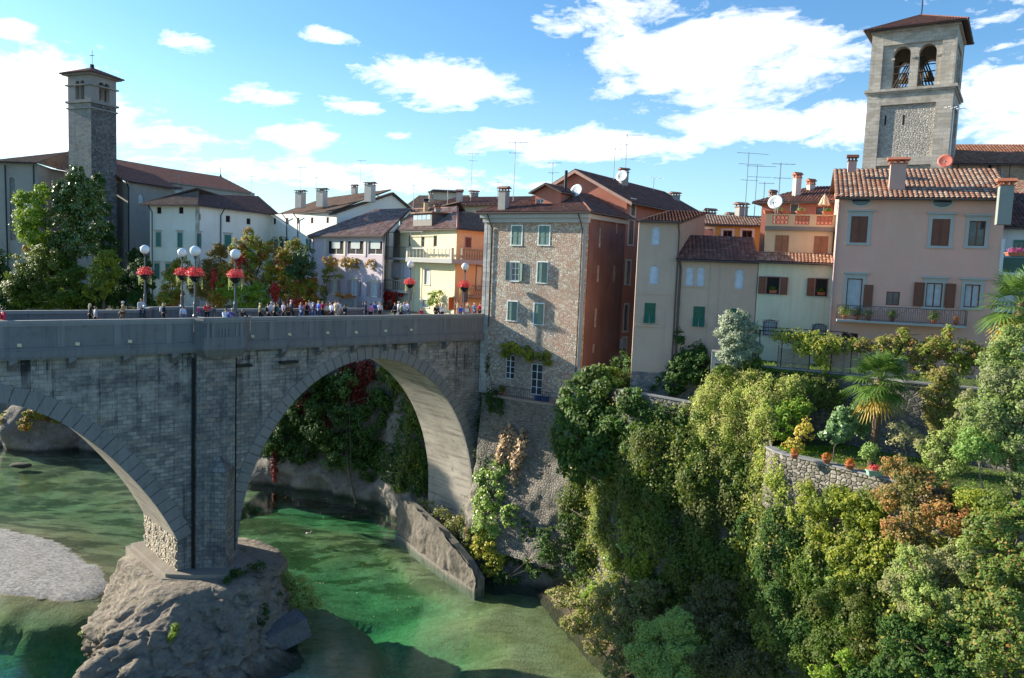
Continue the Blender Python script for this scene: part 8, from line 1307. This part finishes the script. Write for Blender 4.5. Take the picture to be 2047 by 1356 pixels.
    for nm, lowz, bk_ in (('short', -.02, .0), ('long', -.20, .03)):
        n1_, n2_ = 10, 16; vs_, fs = [], []
        for i in range(n1_+1):
            th = math.pi*.62*i/n1_
            for j in range(n2_):
                ph = 2*math.pi*j/n2_; back_ = .5-.5*math.sin(ph); r_ = .100+.012*math.sin(3*ph+i); z = math.cos(th)*.125; x_ = math.sin(th)*math.cos(ph)*.096; y_ = math.sin(th)*math.sin(ph)*.112
                if i > 5: k_ = (i-5)/5; z = z*(1-k_)+(lowz*back_+.03*(1-back_))*k_ if True else z; y_ = min(y_, .045-.02*k_); x_ *= 1+.04*k_
                vs_.append((hd[0]+x_, hd[1]-.012+y_-bk_*max(0, i-6)/4*back_, hd[2]+.012+z))
        for i in range(n1_):
            for j in range(n2_): fs.append((i*n2_+j, i*n2_+(j+1) % n2_, (i+1)*n2_+(j+1) % n2_, (i+1)*n2_+j))
        me = bpy.data.meshes.new('hair'); me.from_pydata(vs_, [], fs); me.polygons.foreach_set('use_smooth', [True]*len(fs)); out['hair_'+nm] = me
    mb = MB(); mb.lathe((0, che[1]-.2, che[2]-.32), [(.02, 0), (.13, .02), (.15, .15), (.14, .33), (.09, .42), (.02, .44)], 10, (1., .62)); ob = mb.build('backpack', None, smooth=True); out['backpack'] = ob.data; bpy.data.objects.remove(ob)
    mb = MB(); mb.lathe((0, hd[1], hd[2]+.045), [(.112, 0), (.108, .05), (.07, .09), (.01, .1)], 14); mb.hexa([(-.07, hd[1]+.09, hd[2]+.045), (.07, hd[1]+.09, hd[2]+.045), (.05, hd[1]+.19, hd[2]+.035), (-.05, hd[1]+.19, hd[2]+.035)], [(-.07, hd[1]+.09, hd[2]+.058), (.07, hd[1]+.09, hd[2]+.058), (.05, hd[1]+.19, hd[2]+.048), (-.05, hd[1]+.19, hd[2]+.048)]); ob = mb.build('cap', None, smooth=True); out['cap'] = ob.data; bpy.data.objects.remove(ob)
    return out
PROTO = {p: proto(p) for p in ('stand', 'walk', 'photo', 'lean', 'sit', 'fold')}
M_SKIN = plain('skin', (.55, .33, .24), .6); M_EYE = plain('eye_dark', (.02, .015, .01), .3); M_SHOE = plain('shoe_dark', (.03, .025, .02), .6)
CC = dict(black=(.015, .015, .018), navy=(.02, .03, .08), denim=(.10, .17, .32), white=(.7, .72, .76), grey=(.3, .31, .34), lightgrey=(.5, .52, .55), red=(.6, .03, .03), crimson=(.45, .03, .06), pink=(.65, .25, .38), magenta=(.5, .05, .22), purple=(.16, .10, .42), lilac=(.35, .33, .5), olive=(.14, .16, .06), tan=(.38, .28, .15), beige=(.55, .45, .33), royal=(.04, .10, .55), teal=(.02, .14, .12), green=(.05, .12, .06), brown=(.15, .08, .04), pale=(.6, .66, .82), blond=(.55, .38, .15), fair=(.62, .50, .30), dark=(.02, .014, .01), chestnut=(.16, .07, .03), auburn=(.35, .13, .04), silver=(.55, .54, .52), cream=(.65, .58, .44))
def cloth(c): return plain('cloth_'+c, CC[c], .85)
PEOPLE = [  # column, head-top row, height, pose, turn, top, trousers, hair, hair length, extras, label
 (6, 617, 1.7, 'walk', 60, 'crimson', 'black', 'dark', 's', 'b', 'person in a crimson jacket with a bag at the left edge'),
 (180, 608, 1.65, 'walk', 80, 'black', 'black', 'fair', 'l', '', 'woman with long fair hair in a dark coat walking'),
 (191, 613, 1.65, 'walk', 80, 'grey', 'black', 'dark', 's', '', 'person with dark curly hair and grey jacket next to the long haired woman'),
 (246, 603, 1.78, 'walk', -80, 'tan', 'brown', 'silver', 's', '', 'grey haired man in an olive tan jacket and blue shirt'),
 (327, 607, 1.68, 'stand', 80, 'black', 'black', 'blond', 'l', 'g', 'blond woman in black with a grey backpack'),
 (366, 613, 1.4, 'stand', 10, 'pale', 'denim', 'chestnut', 's', '', 'girl with a hair bun in a pale lilac shirt'),
 (394, 610, 1.45, 'stand', 60, 'magenta', 'denim', 'dark', 's', '', 'child in a magenta top behind the near lamp'),
 (414, 605, 1.7, 'fold', 170, 'red', 'black', 'dark', 's', '', 'man in a bright red jacket with folded arms'),
 (448, 614, 1.72, 'lean', 190, 'pale', 'grey', 'dark', 's', '', 'dark haired man in a pale shirt leaning on the balcony'),
 (463, 608, 1.74, 'lean', 170, 'purple', 'black', 'silver', 's', '', 'balding man in a purple shirt leaning on the balcony'),
 (481, 608, 1.68, 'lean', 200, 'black', 'black', 'dark', 'l', '', 'woman in black with long dark hair leaning on the balcony'),
 (520, 606, 1.66, 'walk', 80, 'olive', 'black', 'fair', 's', '', 'fair haired woman in an olive green coat'),
 (536, 608, 1.66, 'walk', 60, 'grey', 'black', 'dark', 's', 'k', 'person in a grey jacket with black backpack behind the olive coat woman'),
 (543, 604, 1.75, 'stand', 30, 'white', 'denim', 'silver', 's', '', 'grey haired person in white half hidden in the queue'),
 (549, 606, 1.72, 'walk', 80, 'black', 'black', 'chestnut', 's', '', 'person in a black jacket looking right'),
 (555, 606, 1.72, 'stand', 120, 'teal', 'black', 'dark', 's', '', 'person in a dark teal jacket in the queue'),
 (567, 605, 1.68, 'walk', 60, 'lilac', 'navy', 'auburn', 's', '', 'auburn haired woman in a lilac grey vest'),
 (582, 600, 1.82, 'walk', 80, 'navy', 'black', 'silver', 's', '', 'tall grey haired man in navy'),
 (576, 608, 1.6, 'stand', 20, 'brown', 'black', 'dark', 's', '', 'short dark haired person before the tall man'),
 (602, 605, 1.68, 'walk', 60, 'denim', 'denim', 'auburn', 'l', '', 'woman with long brown hair and denim jacket'),
 (613, 605, 1.66, 'stand', 20, 'crimson', 'black', 'auburn', 'l', 'k', 'red haired woman in a white and crimson top'),
 (619, 599, 1.8, 'stand', 10, 'white', 'denim', 'dark', 's', '', 'tall man in a white shirt'),
 (626, 605, 1.72, 'walk', 80, 'navy', 'denim', 'silver', 's', '', 'grey haired person in a navy vest'),
 (637, 600, 1.72, 'walk', 70, 'royal', 'denim', 'blond', 's', '', 'blond woman in a blue patterned jacket'),
 (645, 602, 1.7, 'stand', 50, 'crimson', 'black', 'chestnut', 's', '', 'person in red and pink beside the blond woman'),
 (653, 608, 1.5, 'stand', 40, 'cream', 'brown', 'dark', 's', 'r', 'child with a bright red cap'),
 (660, 602, 1.74, 'stand', 100, 'black', 'black', 'dark', 's', '', 'dark haired man behind the red capped child'),
 (663, 606, 1.66, 'walk', 60, 'pale', 'navy', 'dark', 's', 'c', 'person in a pale blue shirt with a black cap'),
 (671, 602, 1.74, 'stand', 70, 'beige', 'beige', 'chestnut', 's', '', 'man in a beige jacket'),
 (677, 602, 1.74, 'walk', 50, 'white', 'denim', 'dark', 's', '', 'man in a white and blue shirt'),
 (675, 611, 1.45, 'stand', 20, 'beige', 'beige', 'chestnut', 'l', '', 'child with long brown hair in beige'),
 (690, 610, 1.6, 'walk', 70, 'navy', 'black', 'dark', 'l', 'k', 'woman with a dark ponytail and navy backpack'),
 (731, 604, 1.78, 'photo', -60, 'navy', 'navy', 'dark', 's', '', 'man in a navy shirt raising his hand to his face'),
 (741, 608, 1.62, 'stand', 20, 'pink', 'black', 'dark', 's', '', 'woman in a pale pink shirt between two people in blue'),
 (749, 604, 1.7, 'walk', -30, 'royal', 'denim', 'dark', 's', '', 'woman in a vivid royal blue top'),
 (759, 605, 1.7, 'photo', 170, 'white', 'black', 'blond', 's', 'k', 'blond woman holding a camera'),
 (790, 606, 1.7, 'walk', -40, 'navy', 'black', 'brown', 's', '', 'brown haired person in a dark jacket'),
 (797, 603, 1.76, 'stand', 90, 'lightgrey', 'grey', 'silver', 's', '', 'white haired man in light grey'),
 (802, 607, 1.7, 'walk', 90, 'green', 'black', 'silver', 's', '', 'white haired person in a dark green jacket'),
 (808, 605, 1.7, 'stand', 40, 'white', 'denim', 'blond', 's', '', 'blond person in white'),
 (815, 603, 1.78, 'walk', 70, 'lilac', 'denim', 'chestnut', 's', '', 'man in a blue grey jacket beside the small lamp'),
 (842, 616, 1.35, 'stand', 180, 'crimson', 'navy', 'auburn', 's', '', 'lone child with reddish hair'),
 (872, 609, 1.68, 'stand', 180, 'black', 'black', 'blond', 'l', '', 'blond woman in a black coat'),
 (879, 606, 1.76, 'stand', 100, 'black', 'black', 'silver', 's', '', 'grey haired man behind the blond woman in black'),
 (884, 608, 1.74, 'stand', 180, 'white', 'navy', 'silver', 's', '', 'man in a dark blazer with a white shirt'),
 (915, 602, 1.78, 'photo', -60, 'beige', 'beige', 'dark', 's', '', 'man in a beige jacket by the orange door'),
 (922, 611, 1.6, 'stand', 20, 'royal', 'black', 'dark', 's', '', 'person in a blue jacket at the nearest lamp'),
 (933, 613, 1.45, 'stand', 40, 'white', 'navy', 'dark', 's', 'p', 'child with a pink cap'),
 (936, 603, 1.78, 'walk', 60, 'tan', 'brown', 'chestnut', 's', '', 'man in tan right of the nearest lamp'),
 (948, 606, 1.7, 'walk', 60, 'denim', 'denim', 'fair', 's', '', 'fair haired person in a light denim jacket'),
 (960, 606, 1.7, 'walk', 70, 'crimson', 'navy', 'chestnut', 's', 'b', 'person with a crimson backpack by the pebble house'),
]
NB = BN
def person(pos, h, pose, rz, top, tr, hair, hl, ex, label, group='people on the bridge'):
    o = thing('person', label, 'person', tuple(pos), group, rz); P = PROTO[pose]; k_ = h/1.735; o.scale = (k_*1.08, k_*1.08, k_)
    def part(nm, data, mt):
        ob = bpy.data.objects.new(nm, data); COL.objects.link(ob); ob.parent = o
        if not data.materials: data.materials.append(mt)
        ob.material_slots[0].link = 'OBJECT'; ob.material_slots[0].material = mt; return ob
    part('body', P['body'], M_SKIN); part('jacket', P['jacket'], cloth(top)); part('trousers', P['trousers'], cloth(tr)); part('shoes', P['shoes'], M_SHOE); part('hair', P['hair_long' if hl == 'l' else 'hair_short'], plain('hair_'+hair, CC[hair], .6)); part('eyes', P['eyes'], M_EYE)
    for c, (nm, data, cl) in dict(b=('backpack', 'backpack', 'crimson'), k=('backpack', 'backpack', 'black'), g=('backpack', 'backpack', 'lightgrey'), c=('cap', 'cap', 'black'), r=('cap', 'cap', 'red'), p=('cap', 'cap', 'pink')).items():
        if c in ex: part(nm, P[data], cloth(cl))
    return o
for px, py, h, pose, turn, top, tr, hair, hl, ex, lb in PEOPLE:
    p = atZ(px, py, ZD+h); rel = p-BA; off = max(.7 if pose != 'lean' else -.62, min(OW-.8, rel.x*BN.x+rel.y*BN.y))
    if pose == 'lean': off = -.35
    F = Fac(B(0, off, 0), BD); s_, _ = F.uz(px, py+10); p = B(s_, off, ZD+.01)
    if pose == 'lean': rz_ = math.atan2(BN.y, BN.x)+math.pi/2+R(turn-180)
    else: rz_ = math.atan2(BD.y, BD.x)-math.pi/2+R(90-turn)*1.0-R(10)
    person(p, h, pose, rz_, top, tr, hair, hl, ex, lb)
p = on_bridge(281, OW+.12, 22.62); person(p, 1.75, 'sit', math.atan2(BN.y, BN.x)+math.pi/2, 'lightgrey', 'navy', 'auburn', 's', '', 'man in a pale grey jacket sitting on the far parapet beside the lamp', None)
